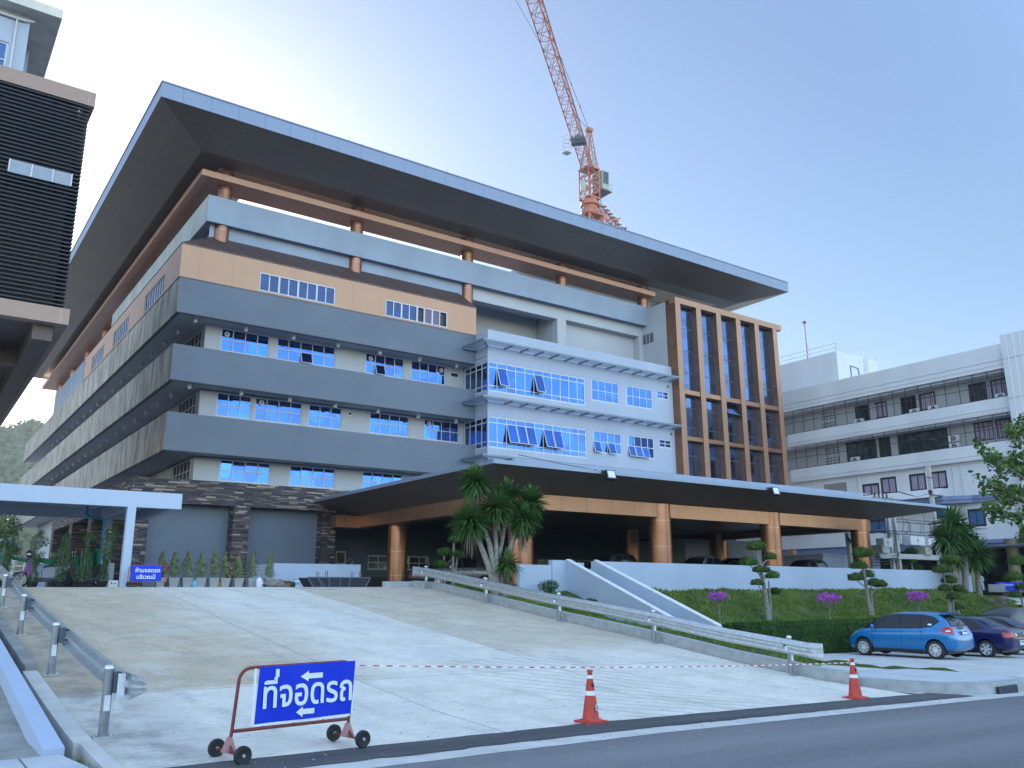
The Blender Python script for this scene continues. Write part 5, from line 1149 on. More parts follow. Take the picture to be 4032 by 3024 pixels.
for pts, r0, r1_ in [([(16.75, 24.5, 1.55), (16.62, 24.5, 2.4), (16.35, 24.5, 3.0), (16.1, 24.5, 3.5), (15.95, 24.5, 3.8)], .12, .07), ([(16.78, 24.5, 1.6), (16.72, 24.5, 2.6), (16.55, 24.5, 3.4), (16.4, 24.6, 3.9), (16.1, 24.7, 5.3)], .12, .06), ([(16.85, 24.5, 1.6), (16.83, 24.5, 2.6), (16.82, 24.5, 3.4), (16.75, 24.5, 4.3)], .11, .07), ([(17.1, 24.5, 1.6), (17.1, 24.5, 2.5), (17.35, 24.5, 3.1), (17.65, 24.5, 3.9)], .13, .07), ([(17.15, 24.5, 1.6), (17.25, 24.6, 2.8), (17.6, 24.6, 3.5), (18.2, 24.5, 4.6)], .12, .06), ([(16.9, 24.6, 2.6), (17.15, 24.6, 3.5), (17.3, 24.6, 4.2), (17.4, 24.6, 4.8)], .08, .06), ([(17.2, 24.5, 1.6), (17.13, 24.4, 2.4)], .08, .05)]:
    n = len(pts); g.tube([Vector(p)-L0 for p in pts], [r0+(r1_-r0)*i/(n-1) for i in range(n)], 9)
g.obj('trunk', PALEBARK, PD, smooth=True)
for i, (x, y, z, r) in enumerate([(15.97, 24.5, 5.55, .72), (16.75, 24.4, 4.65, .78), (17.45, 24.7, 5.15, .70), (18.3, 24.5, 4.95, .76), (17.85, 24.3, 4.3, .74), (15.75, 24.5, 4.2, .80), (17.13, 24.3, 2.75, .62)]):
    rosette(PD, Vector((x, y, z))-L0, r*1.08, 340 if i < 6 else 130, seed=40+i); deadskirt(PD, Vector((x, y, z-.05))-L0, r, 60+i)
PR = thing('dracaena_tree', (52.3, 27, 1.8), 'tall dark dracaena rising beside the right end of the long white wall', 'dracaena'); L0 = Vector((52.3, 27, 1.8))
g = MB()
for pts in [[(52.0, 27, 1.8), (52.0, 27, 3.5), (52.0, 27, 4.8)], [(52.3, 27, 1.8), (52.5, 27, 4), (52.5, 27, 5.9)], [(53.0, 27, 1.8), (53.4, 27, 3.4), (53.6, 27, 5.2)], [(54.6, 27, 1.2), (54.7, 27, 2.6), (54.75, 27, 4.0)]]: g.tube([Vector(p)-L0 for p in pts], [.2, .16, .1], 8)
g.obj('trunk', PALEBARK, PR, smooth=True)
for i, (x, z, r) in enumerate([(52.5, 5.75, 1.45), (51.7, 4.9, 1.35), (53.4, 5.1, 1.3), (54.75, 4.05, 1.5), (52.2, 3.9, 1.1)]): rosette(PR, Vector((x, 27, z))-L0, r, 240, seed=80+i)
# bougainvilleas
for i, (x, z, zb, n, lab) in enumerate([(26.85, 1.55, .55, 420, 'vivid purple bougainvillea nearest the stair walls'), (34.1, 1.42, .57, 330, 'half faded purple bougainvillea behind the clipped hedge'), (41.45, 1.45, .6, 420, 'vivid purple bougainvillea above the roof of the blue hatchback'), (49.76, 1.15, .5, 240, 'pale nearly bare bougainvillea at the right end of the bank')]):
    random.seed(100+i); t = thing('bougainvillea', (x, 23.5, zb), lab, 'bougainvillea', 'bougainvilleas on the grass bank'); g = MB()
    h = z-zb; s_ = 1 if i == 0 else 1.35
    g.tube([(0, 0, -.1), (.03, 0, h*.5), (-.03, 0, h*.75)], [.035, .03, .02], 6)
    for k in range(7): a = k*.9; g.tube([(-.01, 0, h*.55), (.18*cos(a)*s_, .18*sin(a)*s_, h*.85), (.33*cos(a)*s_, .33*sin(a)*s_, h*1.0)], [.018, .012, .006], 5)
    g.obj('stem', TRUNK, t)
    g = MB()
    for k in range(n):
        v = rv()*1.1; q_ = noise.noise(Vector((v.x*2.2+i*4, v.y*2.2, v.z*2.2)))
        if q_ < -.12: continue
        p = Vector((v.x*.40*s_, v.y*.40*s_, h+(.10+.5*q_+.16*noise.noise(Vector((v.x*3, i, 0)))+v.z*.55)*.30*s_))
        leafquad(g, p, rv(), .035 if i < 1 else .045, .8)
    g.obj('flowers', MAGENTA if i < 3 else mat('faded_petal', (.25, .15, .2), .7), t)
    g = MB()
    for k in range(160):
        v = rv(); leafquad(g, Vector((v.x*.42*s_, v.y*.42*s_, h-.03+v.z*.2)), rv(), .03, .5)
    g.obj('leaves', mat('leaf_dull', (.10, .10, .06), .7) if i == 0 else MATS['leaf_dull'], t)
# hedge
random.seed(31); g = MB()
hx0, hx1, hy0, hy1 = 23.3, 75, 19.55, 20.35
hz = lambda x: .70-.002*(x-28)
def hb(u): return noise.noise(Vector((u*1.1, 3, 4)))*.06
g.prism([(hx0+.1, hy0+.1, -.9), (hx1, hy0+.1, -.9), (hx1, hy1-.05, -.9), (hx0+.1, hy1-.05, -.9)], [(hx0+.1, hy0+.1, .6), (hx1, hy0+.1, .5), (hx1, hy1-.05, .5), (hx0+.1, hy1-.05, .6)])
for k in range(34000):
    x = hx0+(hx1-hx0)*random.random()**1.35; r_ = random.random(); top = hz(x)+hb(x)
    if r_ < .72: y = hy0+.06+noise.noise(Vector((x*1.6, k*0, 2)))*.06+random.uniform(-.04, .08); z = random.uniform(gz(x)-.05, top); y += noise.noise(Vector((x*3, z*3, 0)))*.07; nr = Vector((0, -1, .4))
    else: y = random.uniform(hy0, hy1); z = top+random.uniform(-.05, .04); nr = Vector((0, -.2, 1))
    leafquad(g, Vector((x, y, z)), nr+rv()*1.0, random.uniform(.025, .055))
for k in range(900):
    y = random.uniform(hy0, hy1); z = random.uniform(-.5, .68); leafquad(g, Vector((hx0+random.uniform(-.02, .1), y, z)), Vector((-1, 0, .4))+rv(), .045)
tag(g.obj('hedge', LEAFH), 'long clipped dark green hedge behind the parked cars', 'hedge')
# shrubs on the verge
random.seed(33)
for (x, y, z, r, lab) in [(21.2, 27.2, 2.0, .45, 'low dark shrub at the foot of the stepped white wall'), (22.0, 25.6, 1.35, .33, 'small dark shrub beside the stair wall'), (31.71, 24.5, 1.78, .28, 'little round clipped shrub right of the first cloud pruned tree')]:
    t = MB(); cloud(t, (0, 0, 0), (r, r, r*.6), 700, .04, .6); tag(t.obj('shrub', LEAFD, loc=(x, y, z)), lab, 'shrub')
# leafy tree at the right edge
random.seed(51)
TR = thing('broadleaf_tree', (41.5, 16.5, -.7), 'broadleaf tree with drooping leafy branches entering at the right edge', 'tree'); g = MB()
g.tube([(0, 0, 0), (.1, .1, 3), (0, .2, 5.5), (-.3, .2, 8)], [.22, .18, .13, .06], 10)
tips = []
for (bx, by, bz, tx, ty, tz) in [(0, .1, 4.5, -5.2, .6, 5.7), (0, .1, 4.8, -6.6, .4, 6.9), (0, .2, 5.5, -5.6, .3, 8.0), (0, .2, 6.2, -3.6, 0, 9.2), (0, .2, 5.8, -4.6, .5, 6.0), (0, .2, 4.2, -4.3, -.2, 4.7), (0, .2, 7, -2.4, .4, 9.6), (0, .2, 6, -3, -1, 8), (0, .2, 6, 2, -2, 8), (0, .2, 6, 2, 2, 8.5), (0, .2, 6, 0, 2.5, 8.5), (0, .2, 5, -1.5, -2.5, 7), (0, .2, 6.5, -1.0, .2, 9.8)]:
    b = Vector((bx, by, bz)); e = Vector((tx, ty, tz)); m_ = b.lerp(e, .5)+Vector((0, 0, .5)); g.tube([b, m_, e], [.07, .045, .012], 6); tips.append((b, m_, e))
    for k in range(5):
        t_ = random.uniform(.35, 1); p = (b.lerp(m_, t_*2) if t_ < .5 else m_.lerp(e, t_*2-1)); q = p+Vector((random.uniform(-.9, .5), random.uniform(-.6, .6), random.uniform(-.7, .5))); g.tube([p, q], [.018, .006], 4); tips.append((p, p.lerp(q, .5), q))
g.obj('trunk', TRUNK, TR)
g = MB()
for b, m_, e in tips:
    ln = (e-b).length
    for k in range(int(34*ln**.5)+14):
        t_ = random.uniform(.3, 1.02); p = (b.lerp(m_, t_*2) if t_ < .5 else m_.lerp(e, t_*2-1))+rv()*.30; nr = rv()+Vector((0, 0, .3)); s_ = random.uniform(.07, .13)
        a = nr.normalized().orthogonal().normalized(); th = random.uniform(0, 6.28); a = a*cos(th)+nr.normalized().cross(a)*sin(th); b2 = nr.normalized().cross(a)
        g.face([p-a*s_, p-a*s_*.4-b2*s_*.62, p+a*s_*.35-b2*s_*.55, p+a*s_, p+a*s_*.35+b2*s_*.55, p-a*s_*.4+b2*s_*.62])
g.obj('crown', LEAFS, TR)
# potted conifers
POTX = [(8.65, .36, 36.2), (9.13, 1.0, 36), (9.65, 1.03, 36), (10.18, .98, 36), (10.70, 1.08, 36), (11.17, 1.0, 36), (11.72, 1.02, 36), (12.30, 1.18, 36), (13.06, 1.05, 36)]
POTX[0] = (8.65, 1.02, 36)
NM = ['behind the no parking sign', 'next to the dark ball shrub', 'broadest of the row', 'slim one in the middle of the row', 'fifth from the left in the row', 'left of the stone pillar', 'before the stone pillar', 'tallest, right of the stone pillar', 'rightmost, by the end of the low white wall']
for i, (x, h, y) in enumerate(POTX):
    random.seed(200+i); t = thing('potted_conifer', (x, y, 2.0), 'pale conifer in a grey square pot, '+NM[i], 'potted conifer', 'potted conifers in front of the grey panels')
    g = MB(); a, b = .14, .20; g.prism([(-a, -a, 0), (a, -a, 0), (a, a, 0), (-a, a, 0)], [(-b, -b, .37), (b, -b, .37), (b, b, .37), (-b, b, .37)]); g.box(-.205, .205, -.205, .205, .371, .40); g.obj('pot', POTG, t)
    g = MB(); g.tube([(0, 0, .35), (.0, 0, .4+h*.6)], .015, 5); wd = .36*random.uniform(.85, 1.15)*(1.15 if i == 2 else 1)
    for k in range(1300):
        t_ = random.random()**.8; az = random.uniform(0, 6.28); env = wd*(1-t_)**.75*(.35+.65*min(1, t_*5+.3))*(1+.95*noise.noise(Vector((cos(az)*1.6, sin(az)*1.6, t_*6+i*7)))); rr = env*random.uniform(.3, 1)
        p = Vector((cos(az)*rr+.02*sin(t_*7+i), sin(az)*rr, .42+h*t_)); leafquad(g, p, Vector((cos(az), sin(az), .6))+rv()*.8, .030*random.uniform(.7, 1.4), .55)
    g.obj('foliage', LEAFC, t)
t = thing('potted_shrub', (8.85, 36.6, 2.0), 'dark ball shaped potted shrub right behind the no parking sign', 'potted shrub'); g = MB(); g.lathe([(.1, 0), (.16, .3), (.17, .31)], (0, 0, 0), 12); g.obj('pot', BLACK, t); g = MB(); random.seed(9); g.tube([(0, 0, .2), (0, 0, .6)], .02, 5); cloud(g, (0, 0, .72), (.24, .24, .33), 700, .03, .5); g.obj('foliage', LEAFD, t)
# tall bushes in black pots by the shelter
BU = [(3.0, 'leftmost, thin stem and small crown'), (3.86, 'behind the purple scooter'), (4.65, 'pale stem between the two scooters'), (5.35, 'in front of the dark scooter'), (6.0, 'beside the mottled trunk and blue pipe')]
for i, (x, lab) in enumerate(BU):
    random.seed(300+i); t = thing('potted_bush', (x, 33, 2.0), 'tall leafy bush in a black pot, '+lab, 'potted bush', 'tall potted bushes by the shelter')
    g = MB(); g.lathe([(.13, 0), (.19, .2), (.2, .2), (.19, .23), (.16, .2)], (0, 0, 0), 16); g.obj('pot', BLACK, t)
    g = MB(); g.tube([(0, 0, .15), (.03, 0, .9), (.08, 0, 1.7)], [.022, .016, .01], 6); g.tube([(0, 0, .15), (-.07, .05, .8), (-.1, .05, 1.3)], [.015, .012, .008], 5); g.obj('stem', PALEBARK, t)
    g = MB()
    for k in range(3000):
        z = random.uniform(.25, 1.88); az = random.uniform(0, 6.28); base = .20+.09*sin(z*4+i*2)+.07*noise.noise(Vector((cos(az), sin(az), z*2.5+i*5)))
        if i == 0: base *= .7 if z < 1.2 else 1.1
        if z > 1.65: base *= max(.1, (1.95-z)/.3)
        if noise.noise(Vector((cos(az)*1.5, z*3, i*3.3))) < -.25: continue
        p = Vector((cos(az)*base*random.uniform(.3, 1.1)+.05*z, sin(az)*base*random.uniform(.3, 1), z)); leafquad(g, p, rv(), .026*random.uniform(.6, 1.4), .5)
    g.obj('foliage', mat('leaf_bush', (.028, .07, .025), .55, col2=(.07, .12, .04)) if i == 0 else MATS['leaf_bush'], t)
# mottled trunk
t = thing('mottled_tree', (6.18, 33.6, 2.0), 'mottled pale tree trunk leaning beside the shelter post', 'tree'); g = MB(); g.tube([(0, 0, 0), (.02, 0, .8), (0, 0, 1.5), (.06, 0, 2.0)], [.13, .13, .12, .10], 12)
g.obj('trunk', mat('lichen_bark', (.10, .10, .09), .9, col2=(.42, .43, .42), noise_scale=14), t, smooth=True)
random.seed(71); g = MB(); cloud(g, (.1, 0, 1.9), (.3, .3, .35), 260, .045, .3); cloud(g, (.45, 0, 1.75), (.2, .15, .2), 90, .045, .3); g.obj('foliage', MATS['leaf_bush'], t)
# green netting
g = MB(); random.seed(5)
def sheet(P00, P10, n, sag, hgt):
    a, b = Vector(P00), Vector(P10)
    for i in range(n):
        t0, t1 = i/n, (i+1)/n; p, q = a.lerp(b, t0), a.lerp(b, t1)
        f0, f1 = [-sag*4*t*(1-t)+.04*sin(t*23) for t in (t0, t1)]; h0, h1 = [hgt*(1+.35*sin(t*7)) for t in (t0, t1)]; y0, y1 = [.1*sin(t*31) for t in (t0, t1)]
        g.face([p+Vector((0, y0, f0)), q+Vector((0, y1, f1)), q+Vector((0, y1*2, f1-h1)), p+Vector((0, y0*2, f0-h0))])
sheet((1.0, 35, 3.45), (4.7, 35, 3.0), 30, .1, .18); sheet((5.0, 35, 2.95), (6.2, 35, 3.4), 16, .0, .8)
tag(g.obj('green_net', GREENNET), 'green shade net hung behind the scooters under the shelter', 'net')
# ============================================================ VEHICLES
def evalmesh(o):
    dg = bpy.context.evaluated_depsgraph_get(); dg.update(); return bpy.data.meshes.new_from_object(o.evaluated_get(dg))
def carbody(stations, W, arches, ra, m, parent, lower=None):
    mb = MB(); N_ = 0
    for (y, zb, zm, zt, wb, wt) in stations:
        half = [(0, zb), (wb*.80, zb), (wb*.965, zb+(zm-zb)*.16), (wb, zb+(zm-zb)*.48), (wb*.985, zm-.10*(zm-zb)), (wb*.94, zm), (wt+(wb*.94-wt)*.10, zm+(zt-zm)*.86), (wt*.86, zt-.008), (0, zt+.012)]
        ring_ = half+[(-x, z) for x, z in reversed(half[1:-1])]; N_ = len(ring_)
        for x, z in ring_: mb.v.append((x, y, z))
    for i in range(len(stations)-1):
        for j in range(N_): mb.f.append((i*N_+j, i*N_+(j+1) % N_, (i+1)*N_+(j+1) % N_, (i+1)*N_+j)); mb.m.append(0)
    mb.f.append(tuple(range(N_))); mb.f.append(tuple(range((len(stations)-1)*N_, len(stations)*N_))); mb.m += [0, 0]
    tmp = mb.obj('tmp', m); mo = tmp.modifiers.new('s', 'SUBSURF'); mo.levels = 2; mo.render_levels = 2
    cuts = []
    for ya in arches:
        c = MB(); c.lathe([(0, -W), (ra, -W), (ra, W), (0, W)], (0, ya, .32), 28, None, 'x'); c = c.obj('cut')
        b = tmp.modifiers.new('b', 'BOOLEAN'); b.operation = 'DIFFERENCE'; b.object = c; b.solver = 'EXACT'; cuts.append(c)
    me = evalmesh(tmp); me.name = 'body'
    for p in me.polygons: p.use_smooth = True
    try: me.set_sharp_from_angle(angle=rad(35))
    except Exception: pass
    for c in cuts+[tmp]: bpy.data.objects.remove(c)
    o = bpy.data.objects.new('body', me); C.objects.link(o); o.parent = parent
    me.materials.clear(); me.materials.append(m)
    bm = bmesh.new(); bm.from_mesh(me); bvh = BVHTree.FromBMesh(bm); bm.free()
    return o, bvh
def decal(bvh, outline, axis, sign, m, name, parent, off=.006, cuts=3):
    """project an outline onto the body. axis 'x': outline (y,z) from the side; 'y': outline (x,z) from front/rear; 'z': (x,y) from above"""
    bm = bmesh.new()
    vs = [bm.verts.new({'x': (sign*2, a, b), 'y': (a, sign*4, b), 'z': (a, b, 3)}[axis]) for a, b in outline]
    bm.faces.new(vs); bmesh.ops.triangulate(bm, faces=bm.faces)
    for _ in range(cuts): bmesh.ops.subdivide_edges(bm, edges=bm.edges, cuts=1, use_grid_fill=True); bmesh.ops.triangulate(bm, faces=[f for f in bm.faces if len(f.verts) > 4])
    d = {'x': Vector((-sign, 0, 0)), 'y': Vector((0, -sign, 0)), 'z': Vector((0, 0, -1))}[axis]
    bad = []
    for v in bm.verts:
        h = bvh.ray_cast(v.co, d, 8)
        if h[0] is None: bad.append(v)
        else: v.co = h[0]-d*off+(h[1]*off*.3 if h[1].dot(d) < 0 else Vector((0, 0, 0)))
    bmesh.ops.delete(bm, geom=bad, context='VERTS')
    me = bpy.data.meshes.new(name); bm.to_mesh(me); bm.free(); me.materials.append(m)
    for p in me.polygons: p.use_smooth = True
    o = bpy.data.objects.new(name, me); C.objects.link(o); o.parent = parent; return o
def wheel(parent, x, y, r, spokes=7, wd=.19, side=-1, steel=False):
    g = MB(); g.lathe([(r*.66, -wd/2), (r*.9, -wd/2), (r*.98, -wd*.36), (r, 0), (r*.98, wd*.36), (r*.9, wd/2), (r*.66, wd/2)], (0, 0, 0), 32, None, 'x'); t = g.obj('wheel', RUBBER, parent, smooth=True, loc=(x, y, r))
    g = MB(); s = side*wd/2
    g.lathe([(r*.67, s*.95), (r*.62, s*.9), (r*.60, s*.3), (.001, s*.3)], (0, 0, 0), 28, BLACK, 'x')
    g.lathe([(r*.68, s*.97), (r*.60, s*1.0), (r*.58, s*.7)], (0, 0, 0), 28, CHROME, 'x'); g.lathe([(r*.16, s*.6), (r*.14, s*.95), (.001, s*.97)], (0, 0, 0), 14, CHROME, 'x')
    for k in range(spokes):
        a = 2*pi*k/spokes; u = Vector((0, cos(a), sin(a))); v = Vector((0, -sin(a), cos(a)))
        for dv in ((-.028, -.045), (.028, .045)) if not steel else ((0, 0),):
            w1 = .014 if not steel else .04
            p = [u*r*.12+v*dv[0]*.5, u*r*.62+v*dv[1]]
            g.prism([p[0]-v*w1+Vector((s*.6, 0, 0)), p[0]+v*w1+Vector((s*.6, 0, 0)), p[0]+v*w1+Vector((s*.9, 0, 0)), p[0]-v*w1+Vector((s*.9, 0, 0))], [p[1]-v*w1+Vector((s*.6, 0, 0)), p[1]+v*w1+Vector((s*.6, 0, 0)), p[1]+v*w1+Vector((s*.92, 0, 0)), p[1]-v*w1+Vector((s*.92, 0, 0))], CHROME)
    g.obj('rim', None, t)
def underbody(parent, L, W, z=.2): g = MB(); g.box(-W*.42, W*.42, -L*.42, L*.42, z-.02, z+.30); g.box(-W*.46, W*.46, -L*.2, L*.2, z+.02, z+.2); g.obj('underbody', BLACK, parent)
def plate(parent, x, y, z, txt1, rz_=pi, w_=.34):
    g = MB(); g.box(-w_/2, w_/2, -.006, .006, -.075, .075); p = g.obj('number_plate', LIT, parent, loc=(x, y, z))
    text_mesh('characters', txt1, .085, BLACK, p, (-w_*.40, -.010, -.005), bold=.001)
    return p
def crv(pts, n=3):
    """chamfer-round an outline a little"""
    out = []
    m_ = len(pts)
    for i in range(m_):
        a, b, c = Vector(pts[i-1]), Vector(pts[i]), Vector(pts[(i+1) % m_]); q = .18
        out += [tuple(b.lerp(a, q)), tuple(b.lerp(b.lerp(a, q).lerp(b.lerp(c, q), .5), .6)), tuple(b.lerp(c, q))]
    return out
# --- bright blue hatchback
HB = thing('parked_hatchback', (29.27, 17.13, gz(29)+.01), 'bright blue five door hatchback parked facing the hedge', 'car', 'cars parked by the hedge', rotz=rad(4.8))
st = [(-1.95, .44, .58, .64, .66, .58), (-1.90, .30, .74, .82, .79, .68), (-1.80, .25, .94, 1.02, .835, .67), (-1.64, .23, .98, 1.26, .845, .61), (-1.46, .21, .99, 1.45, .848, .57), (-1.1, .19, .98, 1.505, .85, .565), (-.4, .18, .955, 1.52, .85, .57), (.2, .18, .93, 1.49, .85, .565), (.62, .18, .915, 1.37, .848, .565), (1.0, .18, .90, 1.16, .845, .59), (1.32, .19, .85, .97, .83, .62), (1.62, .20, .73, .83, .79, .60), (1.84, .24, .60, .66, .68, .50), (1.95, .33, .46, .50, .48, .36)]
bo, bv = carbody(st, 1.7, (-1.27, 1.23), .345, CARBLUE, HB)
underbody(HB, 3.9, 1.7)
for x in (-1, 1):
    for y in (-1.27, 1.23): wheel(HB, x*.745, y, .30, side=x)
for s in (-1, 1):
    decal(bv, [(1.30, .935), (.70, 1.345), (.1, 1.445), (-.9, 1.44), (-1.28, 1.36), (-1.46, 1.22), (-1.2, 1.045), (-.8, .985), (.6, .945)], 'x', s, BLACK, 'window_surround', HB, .004, 4)
    decal(bv, [(.74, .975), (.42, 1.30), (.16, 1.385), (-.12, 1.395), (-.12, .995)], 'x', s, CARGLS, 'window', HB, .010)
    decal(bv, [(-.20, 1.0), (-.20, 1.395), (-.72, 1.385), (-.82, 1.30), (-.82, 1.025)], 'x', s, CARGLS, 'window', HB, .010)
    decal(bv, [(-.92, 1.045), (-.90, 1.35), (-1.18, 1.31), (-1.36, 1.21), (-1.2, 1.08)], 'x', s, CARGLS, 'window', HB, .010)
    decal(bv, [(1.20, .955), (.86, 1.175), (.84, .965)], 'x', s, CARGLS, 'window', HB, .010, 2)
    decal(bv, [(-1.93, .80), (-1.86, 1.04), (-1.74, 1.06), (-1.46, .97), (-1.60, .86)], 'x', s, LAMPR, 'tail_light', HB, .006)
    decal(bv, [(-1.86, .90), (-1.83, .95), (-1.68, .95), (-1.66, .90)], 'x', s, LAMPW, 'reversing_light', HB, .010, 2)
    decal(bv, [(s*.66, .82), (s*.60, .98), (s*.74, 1.06), (s*.80, .98), (s*.80, .84)], 'y', -1, LAMPR, 'tail_light', HB, .006)
    decal(bv, [(1.88, .66), (1.60, .87), (1.36, .96), (1.50, .80), (1.74, .64)], 'x', s, LAMPW, 'headlight', HB, .006)
    for y, z in ((.02, .86), (-.86, .89)): g = MB(); g.ell((0, 0, 0), (.022, .085, .018), 8, 6); g.obj('door_handle', CARBLUE, HB, smooth=True, loc=(s*.855, y, z))
    g = MB(); g.ell((0, 0, 0), (.055, .07, .075), 10, 8); g.tube([(-s*.09, .02, -.05), (0, 0, -.03)], .02, 6); g.obj('wing_mirror', CARBLUE, HB, smooth=True, loc=(s*.92, .80, 1.02))
    for o_ in ([(.86, .30), (.875, .30), (.875, .93), (.86, .93)], [(-.165, .28), (-.152, .28), (-.152, .97), (-.165, .97)], [(-.87, .58), (-.857, .58), (-.857, 1.0), (-.87, 1.0)], [(.86, .285), (-.75, .285), (-.75, .297), (.86, .297)]): decal(bv, o_, 'x', s, BLACK, 'door_seam', HB, .002, 4)
decal(bv, [(-.60, 1.05), (.60, 1.05), (.50, 1.43), (-.50, 1.43)], 'y', -1, BLACK, 'rear_window_surround', HB, .004, 4)
decal(bv, [(-.52, 1.09), (.52, 1.09), (.44, 1.38), (-.44, 1.38)], 'y', -1, CARGLS, 'rear_window', HB, .010, 4)
decal(bv, [(-.52, .78), (.52, .78), (.52, .79), (-.52, .79)], 'y', -1, BLACK, 'tailgate_seam', HB, .003, 4); decal(bv, [(-.22, .97), (.22, .97), (.22, 1.04), (-.22, 1.04)], 'y', -1, BLACK, 'tailgate_handle', HB, .008, 2)
decal(bv, [(-.56, .96), (-.40, 1.22), (.40, 1.22), (.56, .96)], 'y', 1, CARGLS, 'windscreen', HB, .008, 4)
g = MB(); g.tube([(0, -1.30, 1.51), (.0, -1.45, 1.62)], .008, 5); g.obj('aerial', BLACK, HB)
g = MB(); g.prism([(-.52, -1.62, 1.44), (.52, -1.62, 1.44), (.50, -1.35, 1.49), (-.50, -1.35, 1.49)], [(-.5, -1.64, 1.465), (.5, -1.64, 1.465), (.48, -1.33, 1.515), (-.48, -1.33, 1.515)]); g.obj('roof_spoiler', CARBLUE, HB)
pl = plate(HB, 0, -1.935, .88, 'กบ 5035'); g = MB(); g.tube([(-.1, -1.80, 1.10), (.22, -1.74, 1.20)], .012, 5); g.obj('wiper', BLACK, HB)
g = MB(); g.lathe([(.03, 0), (0, .002)], (-.857, -1.42, .97), 16, None, 'x'); g = MB(); a = [(-1.35+.065*cos(2*pi*k/16), .955+.065*sin(2*pi*k/16)) for k in range(16)]; decal(bv, a, 'x', -1, BLACK, 'fuel_flap', HB, .002, 2); decal(bv, [(-1.35+.06*cos(2*pi*k/16), .955+.06*sin(2*pi*k/16)) for k in range(16)], 'x', -1, CARBLUE, 'fuel_cap', HB, .005, 2)
decal(bv, [(-1.08, 1.09), (-1.21, 1.09), (-1.21, 1.14), (-1.08, 1.14)], 'x', -1, LIT, 'window_sticker', HB, .015, 2)
# --- sedans
def sedan(name, loc, rz_, m, label, ptxt, grp='cars parked by the hedge'):
    T = thing(name, loc, label, 'car', grp, rz_)
    st = [(-2.12, .42, .62, .70, .66, .56), (-2.06, .30, .86, .92, .78, .66), (-1.9, .25, .93, .98, .82, .68), (-1.45, .22, .93, 1.02, .835, .66), (-1.2, .2, .93, 1.14, .84, .60), (-.85, .19, .93, 1.34, .845, .54), (-.5, .18, .92, 1.385, .845, .54), (.1, .18, .91, 1.38, .845, .54), (.4, .18, .90, 1.28, .845, .55), (.85, .18, .89, 1.0, .84, .60), (1.2, .19, .86, .93, .83, .64), (1.7, .21, .78, .84, .79, .62), (2.0, .26, .66, .70, .68, .52), (2.1, .36, .52, .56, .5, .4)]
    b_, v = carbody(st, 1.7, (-1.25, 1.18), .33, m, T); underbody(T, 4.1, 1.68)
    for x in (-1, 1):
        for y in (-1.25, 1.18): wheel(T, x*.735, y, .295, 6, side=x, steel=True)
        decal(v, [(.86, .93), (.35, 1.30), (-.5, 1.335), (-.88, 1.28), (-1.22, 1.0), (-1.1, .95)], 'x', x, BLACK, 'window_surround', T, .004, 4)
        decal(v, [(.66, .96), (.30, 1.26), (-.08, 1.29), (-.08, .97)], 'x', x, CARGLS, 'window', T, .010); decal(v, [(-.16, .97), (-.16, 1.29), (-.52, 1.285), (-.78, 1.23), (-.78, .98)], 'x', x, CARGLS, 'window', T, .010); decal(v, [(-.85, .985), (-.85, 1.19), (-1.08, .99)], 'x', x, CARGLS, 'window', T, .010, 2)
        decal(v, [(x*.46, .70), (x*.46, .86), (x*.78, .88), (x*.78, .70)], 'y', -1, LAMPR, 'tail_light', T, .006); decal(v, [(-2.1, .70), (-2.06, .87), (-1.86, .88), (-1.84, .72)], 'x', x, LAMPR, 'tail_light', T, .006)
        for o_ in ([(.80, .30), (.815, .30), (.815, .92), (.80, .92)], [(-.125, .28), (-.112, .28), (-.112, .95), (-.125, .95)], [(-.87, .56), (-.857, .56), (-.857, .95), (-.87, .95)]): decal(v, o_, 'x', x, BLACK, 'door_seam', T, .002, 3)
        for y in (.0, -.78): g = MB(); g.ell((0, 0, 0), (.02, .08, .016), 8, 5); g.obj('door_handle', m, T, loc=(x*.85, y, .84))
        g = MB(); g.ell((0, 0, 0), (.05, .06, .06), 8, 6); g.obj('wing_mirror', m, T, smooth=True, loc=(x*.9, .66, .98))
    decal(v, [(-.58, 1.05), (.58, 1.05), (.46, 1.31), (-.46, 1.31)], 'y', -1, GTOW, 'rear_window', T, .010, 4)
    decal(v, [(-.56, .98), (.56, .98), (.46, 1.26), (-.46, 1.26)], 'y', 1, CARGLS, 'windscreen', T, .010, 4)
    decal(v, [(-.44, .70), (.44, .70), (.44, .86), (-.44, .86)], 'y', -1, BLACK, 'garnish', T, .004, 3)
    for x in (-.34, .34): decal(v, [(x-.05, .74), (x+.05, .74), (x+.05, .84), (x-.05, .84)], 'y', -1, LAMPW, 'reversing_light', T, .010, 2)
    plate(T, 0, -2.13, .52, ptxt); g = MB(); g.tube([(.0, -2.0, .28), (.1, -2.3, .33)], .02, 6); g.obj('tow_bar', BLACK, T)
    return T
sedan('parked_sedan', (32.45, 16.95, gz(32.4)+.01), rad(2), CARNAVY, 'dark navy blue saloon parked right of the bright blue hatchback', 'กฉ 8982')
sedan('parked_sedan', (35.4, 17.5, gz(35.4)+.01), rad(2), CARBLK, 'black saloon mostly hidden behind the navy saloon', 'ขก 4471')
